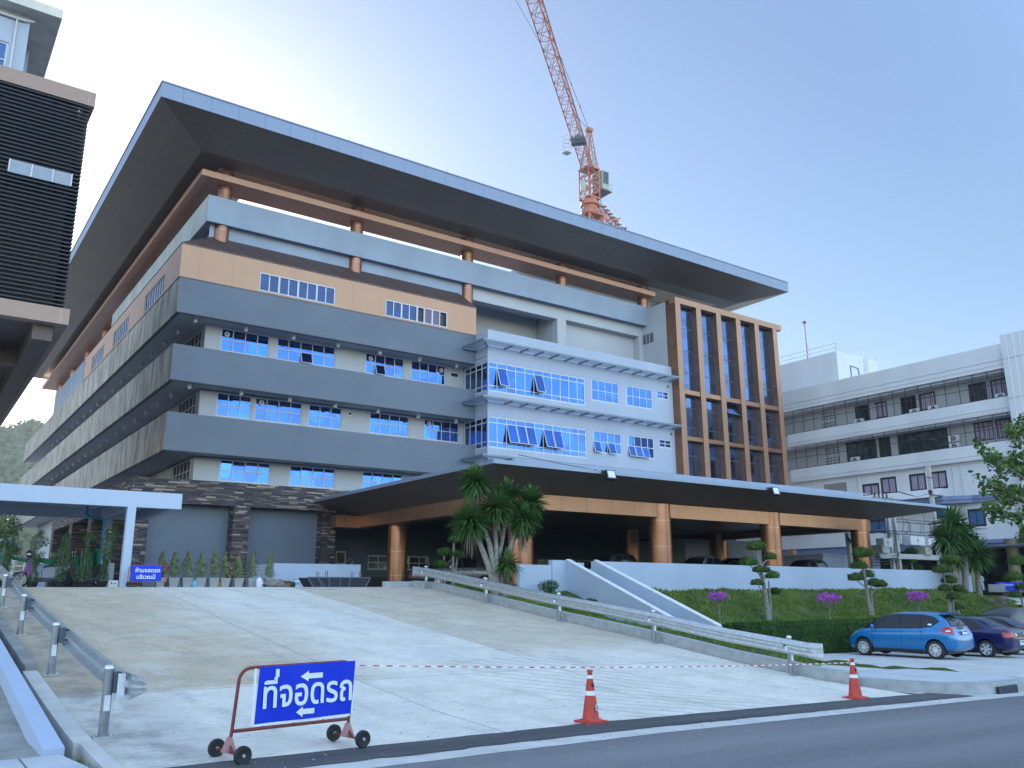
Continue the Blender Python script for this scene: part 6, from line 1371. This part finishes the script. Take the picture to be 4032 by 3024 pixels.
# --- pickups / suv
def pickup(name, loc, rz_, m, label, grp, cat='pickup truck', suv=False):
    T = thing(name, loc, label, cat, grp, rz_)
    bed = 1.08 if not suv else 1.7
    st = [(-2.6, .55, .92, bed*.97 if not suv else 1.2, .80, .76 if not suv else .6), (-2.5, .45, 1.02, bed+.0 if not suv else 1.5, .87, .84 if not suv else .66), (-1.7, .42, 1.05, bed if not suv else 1.76, .89, .86 if not suv else .66), (-1.22, .40, 1.05, bed+.02 if not suv else 1.79, .89, .85 if not suv else .67), (-1.12, .40, 1.05, 1.45 if not suv else 1.8, .89, .68), (-.98, .40, 1.05, 1.74 if not suv else 1.81, .89, .66), (-.3, .40, 1.04, 1.80, .89, .67), (.45, .40, 1.03, 1.76, .89, .66), (.8, .40, 1.02, 1.50, .89, .68), (1.22, .40, 1.01, 1.13, .885, .74), (1.7, .42, .98, 1.07, .875, .74), (2.3, .45, .88, .98, .84, .70), (2.52, .5, .75, .82, .74, .6), (2.6, .55, .68, .72, .6, .5)]
    b_, v = carbody(st, 1.9, (-1.5, 1.55), .43, m, T); underbody(T, 5.0, 1.7, .4)
    for x in (-1, 1):
        for y in (-1.5, 1.55): wheel(T, x*.79, y, .37, 6, .23, side=x)
        decal(v, [(1.05, 1.10), (.42, 1.66), (-.9, 1.70), (-1.05, 1.62), (-1.05, 1.12)], 'x', x, BLACK, 'window_surround', T, .004, 4)
        decal(v, [(.84, 1.13), (.38, 1.60), (.02, 1.63), (.02, 1.13)], 'x', x, CARGLS, 'window', T, .010); decal(v, [(-.06, 1.13), (-.06, 1.63), (-.82, 1.63), (-.96, 1.54), (-.96, 1.14)], 'x', x, CARGLS, 'window', T, .010)
        decal(v, [(-.02, 1.11), (-.04, 1.11), (-.06, 1.66), (-.04, 1.66)], 'x', x, m, 'door_pillar', T, .016, 2)
        for y in (.1, -.75): g = MB(); g.ell((0, 0, 0), (.025, .10, .02), 8, 5); g.obj('door_handle', CHROME, T, loc=(x*.895, y, .96))
        decal(v, [(.98, .48), (1.0, .48), (1.0, 1.02), (.98, 1.02)], 'x', x, BLACK, 'door_seam', T, .002, 3); decal(v, [(-.03, .45), (-.01, .45), (-.01, 1.08), (-.03, 1.08)], 'x', x, BLACK, 'door_seam', T, .002, 3)
        decal(v, [(2.58, .78), (2.3, .92), (2.1, .98), (2.15, .84), (2.45, .72)], 'x', x, LAMPW, 'headlight', T, .006)
        g = MB(); g.ell((0, 0, 0), (.07, .06, .10), 8, 6); g.obj('wing_mirror', CHROME, T, smooth=True, loc=(x*1.0, .86, 1.15))
    decal(v, [(-.70, 1.14), (.70, 1.14), (.56, 1.66), (-.56, 1.66)], 'y', 1, CARGLS, 'windscreen', T, .010, 4)
    if not suv: g = MB(); g.box(-.76, .76, -2.45, -1.2, .95, 1.085, BLACK); g.obj('load_bed', BLACK, T)
    return T
G5 = 'pickups parked under the canopy'
pickup('parked_pickup', (25.9, 41.9, 2.0), rad(90), CARSIL, 'silver double cab pickup beyond the dracaena trunks', G5)
pickup('parked_pickup', (31.1, 34.3, 2.0), rad(92), CARBLK if 0 else mat('car_grey', (.05, .055, .065), .25, .4, noise_amt=.02, coat=1), 'dark grey pickup behind the top of the stair walls', G5)
pickup('parked_pickup', (38.3, 34.6, 2.0), rad(100), CARSIL, 'silver grey pickup between the two middle copper columns, beside a black one', G5)
pickup('parked_pickup', (41.4, 34.6, 1.95), rad(150), CARBLK, 'black pickup in shadow right of the silver grey one, before the fourth column', G5)
pickup('parked_pickup', (47.7, 34.2, 2.0), rad(88), MATS['car_grey'], 'dark pickup cab showing above the wall left of the last copper column', G5)
pickup('parked_suv', (42.6, 19.4, gz(42)-.05), rad(-90), CARBLK, 'black sport utility vehicle cut off by the right edge', 'cars parked by the hedge', 'car', True)

# ---------------- scooters
def scooter(loc, m, label, m2=None):
    T = thing('scooter', loc, label, 'motor scooter', 'motor scooters under the shelter'); m2 = m2 or m
    for x in (-.62, .58):
        g = MB(); k = 0
        g.lathe([(.20, -.045), (.26, -.04), (.28, 0), (.26, .04), (.20, .045), (.20, -.045)], (0, 0, 0), 22, None, 'y'); w_ = g.obj('wheel', RUBBER, T, smooth=True, loc=(x, 0, .28))
        g = MB(); g.lathe([(.2, -.02), (.2, .02)], (0, 0, 0), 20, None, 'y'); g.lathe([(.04, -.05), (.04, .05)], (0, 0, 0), 10, None, 'y')
        for q in range(5): a = q*2*pi/5; g.tube([(0, 0, 0), (.2*cos(a), 0, .2*sin(a))], .014, 5)
        g.obj('rim', CHROME, w_)
    g = MB(); g.tube([(-.62, -.07, .28), (-.48, -.06, .62)], .022, 6); g.tube([(-.62, .07, .28), (-.48, .06, .62)], .022, 6); g.obj('fork', GREYM, T)
    g = MB(); P_ = [(-.72, .50), (-.60, .56), (-.46, .50), (-.50, .46), (-.62, .50)]; g.prism([(x, -.06, z) for x, z in P_], [(x, .06, z) for x, z in P_]); g.obj('front_fender', m, T)
    g = MB(); P_ = [(-.55, .56), (-.42, .98), (-.32, .96), (-.28, .62), (-.32, .32), (-.42, .30), (-.46, .5)]; g.prism([(x, -.17, z) for x, z in P_], [(x, .17, z) for x, z in P_]); g.obj('leg_shield', m, T)
    g = MB(); P_ = [(-.38, .22), (.08, .22), (.12, .34), (-.34, .34)]; g.prism([(x, -.14, z) for x, z in P_], [(x, .14, z) for x, z in P_]); g.obj('footboard', BLACK, T)
    g = MB(); P_ = [(.02, .34), (.0, .60), (.12, .68), (.70, .74), (.86, .72), (.62, .52), (.36, .34)]; g.prism([(x, -.13, z) for x, z in P_], [(x, .13, z) for x, z in P_]); g.obj('tail_body', m2, T)
    g = MB(); P_ = [(.02, .66), (.10, .76), (.34, .74), (.50, .82), (.78, .82), (.80, .76), (.12, .68)]; g.prism([(x, -.11, z) for x, z in P_], [(x, .11, z) for x, z in P_]); g.obj('seat', BLACK, T)
    g = MB(); g.ell((-.45, 0, 1.0), (.09, .13, .08)); g.obj('headlamp_cowl', m, T, smooth=True)
    g = MB(); g.tube([(-.30, -.33, 1.02), (-.38, -.15, 1.03), (-.40, 0, 1.0), (-.38, .15, 1.03), (-.30, .33, 1.02)], .016, 6); g.obj('handlebar', BLACK, T)
    for s in (-1, 1): g = MB(); g.tube([(-.36, s*.2, 1.03), (-.38, s*.28, 1.2)], .008, 5); g.ell((-.38, s*.30, 1.24), (.02, .055, .04)); g.obj('mirror', CHROME, T)
    g = MB(); g.tube([(.0, -.14, .25), (.75, -.16, .32)], .045, 8); g.tube([(.35, -.12, .28), (.62, -.11, .60)], .015, 6); g.box(-.02, .35, -.12, .12, .2, .34); g.obj('exhaust', GREYM, T)
    return T
scooter((4.22, 34, 2.0), PURPLE, 'purple and silver scooter facing left under the shelter', REC)
scooter((5.55, 34.1, 2.0), BLACK, 'black scooter facing left, behind the third and fourth bushes')
g = MB(); g.ell((0, 0, 0), (.13, .12, .13), 14, 10); H = tag(g.obj('helmet', CARBLK, loc=(3.78, 33.85, 3.28-.14), smooth=True), 'round black glossy helmet hung on the purple scooter mirror', 'helmet')
g = MB(); g.ell((-.02, -.05, -.02), (.10, .085, .06), 10, 6); g.obj('visor', CHROME, H, smooth=True)
# ---------------- people
def skinbody(parent, joints, edges, name, m, sub=2, root=0):
    me = bpy.data.meshes.new('t'); me.from_pydata([j[:3] for j in joints], edges, []); o = bpy.data.objects.new('t', me); C.objects.link(o)
    o.modifiers.new('k', 'SKIN'); sv = me.skin_vertices[0].data
    for i, j in enumerate(joints): sv[i].radius = (j[3], j[4] if len(j) > 4 else j[3])
    sv[root].use_root = True; s = o.modifiers.new('s', 'SUBSURF'); s.levels = sub; s.render_levels = sub
    e = evalmesh(o); e.name = name; bpy.data.objects.remove(o)
    for p in e.polygons: p.use_smooth = True
    e.materials.clear(); e.materials.append(m); r = bpy.data.objects.new(name, e); C.objects.link(r); r.parent = parent; return r
def person(loc, rz_, label, shirt, seated=False, strap=False):
    T = thing('person', loc, label, 'person', rotz=rz_)
    if not seated:
        J = [(0, 0, .92, .15, .11), (0, 0, 1.15, .14, .10), (0, 0, 1.38, .17, .10), (0, 0, 1.50, .06), (.19, 0, 1.41, .055), (.24, .02, 1.12, .045), (.25, -.08, .86, .032), (-.19, 0, 1.41, .055), (-.24, .02, 1.12, .045), (-.25, -.08, .86, .032), (.1, 0, .85, .085), (.11, -.02, .48, .06), (.11, .02, .08, .042), (.12, -.15, .04, .035), (-.1, 0, .85, .085), (-.11, -.02, .48, .06), (-.11, .02, .08, .042), (-.12, -.15, .04, .035)]
    else:
        J = [(0, 0, .52, .16, .13), (0, .02, .78, .15, .11), (0, 0, .98, .17, .10), (0, -.02, 1.10, .06), (.19, 0, 1.01, .055), (.25, -.05, .76, .045), (.14, -.28, .66, .032), (-.19, 0, 1.01, .055), (-.25, -.05, .76, .045), (-.14, -.28, .66, .032), (.1, -.08, .50, .085), (.12, -.45, .50, .065), (.12, -.45, .08, .045), (.12, -.6, .04, .035), (-.1, -.08, .50, .085), (-.12, -.45, .50, .065), (-.12, -.45, .08, .045), (-.12, -.6, .04, .035)]
    E_ = [(0, 1), (1, 2), (2, 3), (2, 4), (4, 5), (5, 6), (2, 7), (7, 8), (8, 9), (0, 10), (10, 11), (11, 12), (12, 13), (0, 14), (14, 15), (15, 16), (16, 17)]
    zN = J[3][2]; yN = J[3][1]
    hd = [(0, yN-.0, zN+.06, .05), (0, yN-.01, zN+.13, .075, .085), (0, yN, zN+.21, .07, .085)]; k = len(J)
    skinbody(T, J+hd, E_+[(3, k), (k, k+1), (k+1, k+2)], 'body', shirt)
    g = MB(); g.ell((0, yN-.015, zN+.145), (.078, .095, .115), 14, 10); g.ell((0, yN-.115, zN+.135), (.013, .018, .022), 6, 4)
    for s in (-1, 1): g.ell((s*.08, yN+.0, zN+.14), (.014, .022, .03), 6, 4)
    g.obj('head', SKIN, T, smooth=True)
    g = MB(); g.ell((0, yN+.015, zN+.185), (.09, .10, .095), 12, 8); g.obj('hair', BLACK, T, smooth=True)
    for i in (6, 9):
        x, y, z = J[i][:3]; g = MB(); g.ell((x, y-.01, z-.05), (.018, .034, .045), 8, 6)
        for f in range(4): yy = y-.035+.018*f; g.tube([(x, yy, z-.08), (x*.99, yy-.004, z-.115), (x*.96, yy-.008, z-.14-.006*(f in (1, 2)))], [.009, .008, .006], 6)
        g.tube([(x, y-.035, z-.045), (x*.97, y-.06, z-.075), (x*.96, y-.062, z-.10)], [.010, .009, .007], 6); g.obj('hand', SKIN, T, smooth=True)
    if strap: g = MB(); g.tube([(-.16, .11, 1.45), (0, .13, 1.25), (.16, .12, 1.0)], .016, 6); g.obj('bag_strap', MATS['pale_cloth'], T)
    return T
person((20.45, 44, 2.0), rad(180), 'person in dark clothes with a shoulder strap standing beyond the low white wall', CLOTHD, strap=True)
person((66.3, 32.6, 1.75), rad(-60), 'person in a pale top sitting in the shaded porch beyond the blue notice', CLOTHW, True)
g = MB(); g.box(-.25, .25, -.1, .3, .40, .45); g.box(-.25, .25, .26, .3, .45, .9)
for x in (-.22, .22):
    for y in (-.07, .27): g.box(x-.02, x+.02, y-.02, y+.02, 0, .4)
tag(g.obj('chair', BLUEPIPE, loc=(66.3, 32.6, 1.75), rotz=rad(-60)), 'plain chair under the person sitting in the porch', 'chair')
# ---------------- small things at the crest
HP = thing('steel_hopper', (15.15, 34, 2.0), 'steel framed trough with sloping ends and lifting hooks before the low white wall', 'hopper')
g = MB(); g.prism([(-1.15, -.5, .0), (1.15, -.5, .0), (1.15, .5, .0), (-1.15, .5, .0)], [(-1.39, -.55, .39), (1.33, -.55, .39), (1.33, .55, .39), (-1.39, .55, .39)]); g.obj('trough', mat('mesh_dark', (.035, .04, .055), .7, .2, noise_amt=.4, noise_scale=20), HP)
g = MB(); g.beam((-1.42, -.56, .40), (1.36, -.56, .40), .05)
for a, b in ((-1.42, -1.15), (-1.0, -.78), (-.5, -.46), (0, 0), (.45, .42), (1.36, 1.15)): g.beam((a, -.57, .39), (b, -.52, 0), .05)
g.beam((-1.0, -.58, .38), (-.65, -.53, 0), .04)
g.obj('frame', GREYM, HP)
for x in (-1.0, -.6, .55, .92):
    g = MB(); h = .17 if x in (-1.0, .55) else .22; g.tube([(x-.045, -.5, .38), (x-.045, -.5, .40+h), (x-.02, -.5, .44+h), (x+.02, -.5, .44+h), (x+.045, -.5, .40+h), (x+.045, -.5, .38)], .014, 6); g.obj('hook', RUST, HP)
t = thing('paint_bucket', (14.28, 36, 2.0), 'white bucket with blue rim left of the steel hopper', 'bucket'); g = MB(); g.lathe([(.0, 0), (.11, 0), (.13, .36), (.12, .36)], (0, 0, 0), 18); g.obj('pail', LIT, t, smooth=True); g = MB(); g.lathe([(.135, .33), (.14, .37), (.0, .38)], (0, 0, 0), 18); g.obj('lid', mat('pale_blue_plastic', (.2, .42, .55), .5), t); g = MB(); g.lathe([(.119, .12), (.126, .24)], (0, 0, 0), 18); g.obj('label_band', MATS['pale_blue_plastic'], t)
def lump(name, x, y, s, m, label, cat, seed):
    random.seed(seed); g = MB(); g.ell((0, 0, 0), s, 22, 14); g.v = [(v[0]*(1+.35*noise.noise(Vector((v[0]*6, v[2]*9, seed)))), v[1], max(0, v[2]+s[2]*.6+.3*s[2]*noise.noise(Vector((v[0]*9, v[1]*9, seed+v[2]*8))))) for v in g.v]; return tag(g.obj(name, m, loc=(x, y, 2.0)), label, cat)
lump('cloth_pile', 13.25, 35.8, (.52, .3, .21), TARP, 'heap of crumpled grey and brown sheets between the pots and the bucket', 'rubbish pile', 1)
lump('plastic_bag', 12.50, 35.6, (.15, .12, .27), LIT, 'white and green plastic bag slumped in front of a conifer pot', 'bag', 2)
lump('plastic_bag', 9.93, 35.9, (.14, .12, .20), MATS['pale_blue_plastic'], 'light blue plastic bag between the second and third conifer pots', 'bag', 3)
lump('black_sack', 13.97, 35.8, (.16, .12, .17), BLACK, 'small black sack right of the cardboard box', 'sack', 4)
g = MB(); g.box(-.09, .09, -.08, .08, 0, .27); g.tube([(-.05, 0, .27), (-.05, 0, .31), (.05, 0, .31), (.05, 0, .27)], .012, 6); tag(g.obj('jerrycan', mat('yellow_plastic', (.45, .22, .03), .5), loc=(10.94, 36, 2.0)), 'yellow jerrycan on the ground between two conifer pots', 'jerrycan')
g = MB(); g.box(-.18, .16, -.12, .12, 0, .30); g.prism([(-.18, -.12, .301), (.16, -.12, .301), (.16, -.22, .25), (-.18, -.22, .25)], [(-.18, -.12, .306), (.16, -.12, .306), (.16, -.22, .255), (-.18, -.22, .255)]); tag(g.obj('cardboard_box', mat('cardboard', (.22, .14, .08), .85), loc=(13.72, 35.8, 2.0)), 'open brown cardboard box beside the heap of sheets', 'box')
t = thing('gas_stove', (6.75, 35.9, 2.0), 'low metal stove standing by the inner shelter post', 'stove'); g = MB(); g.box(-.3, .3, -.2, .2, 0, .28); g.obj('case', GALV, t)
for x in (-.2, -.07, .07, .2): g = MB(); g.lathe([(.03, -.205), (.02, -.23), (0, -.23)], (x, 0, .18), 8, None, 'y'); g.obj('knob', BLACK, t)
g = MB(); g.box(6.45, 7.0, 36.4, 36.8, 2, 2.95); tag(g.obj('cabinet', REC), 'pale cabinet behind the stove under the shelter', 'cabinet')
g = MB(); g.lathe([(.22, 0), (.24, .1), (.24, .75), (.22, .85), (0, .86)], (0, 0, 0), 20); tag(g.obj('blue_drum', mat('drum_blue', (.02, .06, .22), .4), loc=(4.95, 35.0, 2.0), smooth=True), 'blue plastic drum behind the purple scooter', 'drum')
g = MB(); g.tube([(20.9, 31.0, 2.0), (20.9, 31.0, 2.16), (22.0, 31.0, 2.16), (22.0, 31.0, 2.0)], .02, 6); g.v = [(v[0]-3.0, v[1], v[2]) for v in g.v]
# pigeons on the roof edge
for x, l in ((47.8, 'left one of two small birds perched on the roof edge'), (49.3, 'right one of two small birds perched on the roof edge')):
    x -= 6.2; g = MB(); g.ell((0, 0, .12), (.16, .08, .09), 10, 6); g.ell((.13, 0, .24), (.06, .05, .055), 8, 6); g.prism([(-.12, -.03, .10), (-.12, .03, .10), (-.32, .03, .02), (-.32, -.03, .02)], [(-.12, -.03, .14), (-.12, .03, .14), (-.32, .03, .04), (-.32, -.03, .04)]); g.tube([(.18, 0, .24), (.23, 0, .23)], [.015, .004], 5); g.tube([(0, .02, .06), (0, .02, 0)], .01, 4)
    tag(g.obj('bird', GREYM, loc=(x, 44.92, 29.3)), l, 'bird', 'birds on the roof edge')
# electrical poles and transformers
EP = thing('transformer_station', (57.2, 34, 1.8), 'concrete pole frame with transformers and white boxes between canopy and old block', 'transformer'); PC = mat('pole_concrete', (.42, .42, .41), .8)
def pole(x, z1, y=0): g = MB(); g.box(x-.13, x+.13, y-.13, y+.13, 0, z1); g.obj('pole', PC, EP)
pole(.0, 6.5); pole(.8, 6.5); pole(6.3, 9.2); pole(-4.6, 3.8, .3)
g = MB(); g.box(-1.9, 7.0, -.3, -.135, 2.15, 2.5); g.box(-1.9, 7.0, .135, .3, 2.15, 2.5); g.obj('platform_beam', PC, EP)
g = MB()
for a, b, z in ((-2, 6.2, 3.9), (-2, 6.2, 4.1), (.8, 6.2, 4.75), (.8, 6.2, 4.95), (-2, 1.6, 6.35)): g.beam((a, -.16, z), (b, -.16, z), .06)
g.beam((5.8, -.16, 7.0), (7.6, -.16, 7.0), .09); g.beam((5.6, -.16, 8.3), (6.9, -.16, 8.35), .07); g.obj('crossarm', GREYM, EP)
for (x, w_, z0, z1) in ((1.6, 1.9, 3.15, 3.75), (4.0, 1.0, 3.1, 3.7), (-1.8, 1.0, 2.9, 3.5)): g = MB(); g.box(x, x+w_, -.6, .0, z0, z1); b = g.obj('switch_box', OLDW, EP); g = MB(); g.box(x+w_/2-.01, x+w_/2+.01, -.61, -.602, z0+.03, z1-.03); g.box(x+w_/2-.12, x+w_/2-.09, -.62, -.602, z0+.25, z0+.4); g.box(x+w_/2+.09, x+w_/2+.12, -.62, -.602, z0+.25, z0+.4); g.obj('door_gap', GREYM, b)
for x in (3.7, -1.8, 4.5): g = MB(); g.box(x, x+.55, -.5, .3, 2.52, 3.1)
for x in (3.6, -1.9): g = MB(); g.box(x, x+.9, -.5, .3, 2.5, 3.05); [g.lathe([(.05, 3.05), (.07, 3.12), (.04, 3.2), (.06, 3.26), (.02, 3.34)], (x+.2+.25*k, -.1, 0), 8) for k in range(3)]; g.obj('transformer', CREAM if x > 0 else GALV, EP)
for k in range(7): x = -1.6+.5*k if k < 4 else 5.7+.18*(k-4); z = 6.4 if k < 4 else 7.05; g = MB(); g.lathe([(.04, 0), (.08, .05), (.04, .1), (.08, .15), (.04, .2), (.08, .25), (.03, .3)], (x, -.16, z), 8); g.obj('insulator', mat('insulator', (.08, .025, .02), .3) if k == 0 else MATS['insulator'], EP)
g = MB(); random.seed(8)
for k in range(16):
    x = random.uniform(-1.5, 5.8); z0 = random.choice((4.0, 4.85, 6.35)); z1 = random.choice((2.5, 3.4, 3.9)); dx = random.uniform(-.5, .5); g.tube([(x, -.2, z0), (x+dx*.2+.1, -.4, (z0+z1)/2+.2), (x+dx*.5, -.35, (z0+z1)/2-.3), (x+dx, -.2, z1)], .018, 5)
for k in range(4): g.tube([(-5, .1, 3.6-.1*k), (-3, -.2, 1.6+.2*k), (0, -.3, 1.9+.15*k), (.5, -.3, 2.6)], .03, 5)
for k in range(3): z = 6.75+.0*k; g.tube([(-1.6+.5*k, -.16, z), (1.5, -.2, z+.12+.05*k), (4, -.2, z-.05), (6, -.16, 7.2)], .016, 4)
g.obj('cables', BLACK, EP)
# ============================================================ DISTANCE
g = MB()
def hill(x, y):
    r_ = max(0, 1-abs(y-620)/260); return -5+r_*(112+14*noise.noise(Vector((x/70, 1, 2)))+5*noise.noise(Vector((x/18, y/18, 2))))*(1 if x < 60 else max(0, 1-(x-60)/260))
grid(g, frange(-350, 330, 80), frange(360, 880, 30), hill); struct(g, 'hill', mat('forest_floor', (.03, .05, .02), .9))
random.seed(77); g = MB()
for k in range(15000):
    x = random.uniform(-60, 150); y = random.uniform(380, 640); z = hill(x, y); s_ = random.uniform(1.0, 2.6); leafquad(g, Vector((x, y, z+random.uniform(0, 4)+1.5*noise.noise(Vector((x/6, y/6, 0))))), rv()+Vector((0, -.6, .6)), s_, .8)
tag(g.obj('forest', mat('forest_leaf', (.025, .055, .02), .8, col2=(.07, .11, .035), noise_scale=.08)), 'hazy green forest covering the far hill at left', 'forest', kind='stuff')
random.seed(78); T = thing('tree', (9.2, 112, 2), 'pale green tree below the raised balconies at far left', 'tree'); g = MB(); g.tube([(0, 0, 0), (.2, 0, 5)], [.25, .15], 8); g.obj('trunk', TRUNK, T); g = MB()
for c, r_ in (((-1.5, 0, 6), 2.4), ((.5, 1, 7.2), 2.0), ((-3, 0, 7.2), 2.0), ((1, 0, 4.6), 1.5)): cloud(g, c, (r_, r_, r_*.8), 900, .16, .5)
g.obj('crown', LEAFS, T)
T = thing('pavilion', (12.5, 118, 2), 'low white building with railings far beyond the scooters', 'building'); g = MB(); g.box(-4, -.5, 3, 12, 0, 5.2); g.obj('wall', OLDW, T); g = MB(); g.prism([(-5, 2, 5.2), (0, 2, 5.2), (0, 13, 5.2), (-5, 13, 5.2)], [(-4, 4, 6.4), (-1, 4, 6.4), (-1, 11, 6.4), (-4, 11, 6.4)]); g.obj('roof', FASC, T)
g = MB()
for z in (2.4, 3.0, 3.6): g.tube([(-5, 0, z), (.4, 0, z)], .05, 5)
for k in range(5): g.tube([(-5+1.3*k, 0, 1.2), (-5+1.3*k, 0, 3.6)], .05, 5)
g.obj('railing', LIT, T)
g = MB(); g.box(-10, 4.9, 52, 52.3, 2, 3.9); tag(g.obj('dark_screen_wall', DARKW), 'low dark wall far behind the scooters and the green net', 'wall')

random.seed(91); g = MB()
g.box(-120, 150, -48, -46, -3, 7)
for k in range(9000):
    x = random.uniform(-120, 150); z = random.uniform(-2, 9.5+2*noise.noise(Vector((x/9, 3, 3)))); leafquad(g, Vector((x, -45+random.uniform(-1.5, 1), z)), Vector((0, 1, .4))+rv(), random.uniform(.3, .7), .8)
tag(g.obj('tree_belt', LEAFD), 'dark belt of trees across the road behind the photographer', 'trees', kind='stuff')
# ============================================================ HAZE
hm = bpy.data.materials.new('haze_air'); hm.use_nodes = True; hn = hm.node_tree; hn.nodes.remove(hn.nodes['Principled BSDF'])
pv = hn.nodes.new('ShaderNodeVolumePrincipled'); pv.inputs['Density'].default_value = .0003; pv.inputs['Color'].default_value = (.85, .92, 1, 1); pv.inputs['Anisotropy'].default_value = .3
hn.links.new(pv.outputs[0], hn.nodes['Material Output'].inputs['Volume'])
g = MB(); g.box(-950, 950, -650, 950, -6, 135); tag(g.obj('haze', hm), kind='stuff')
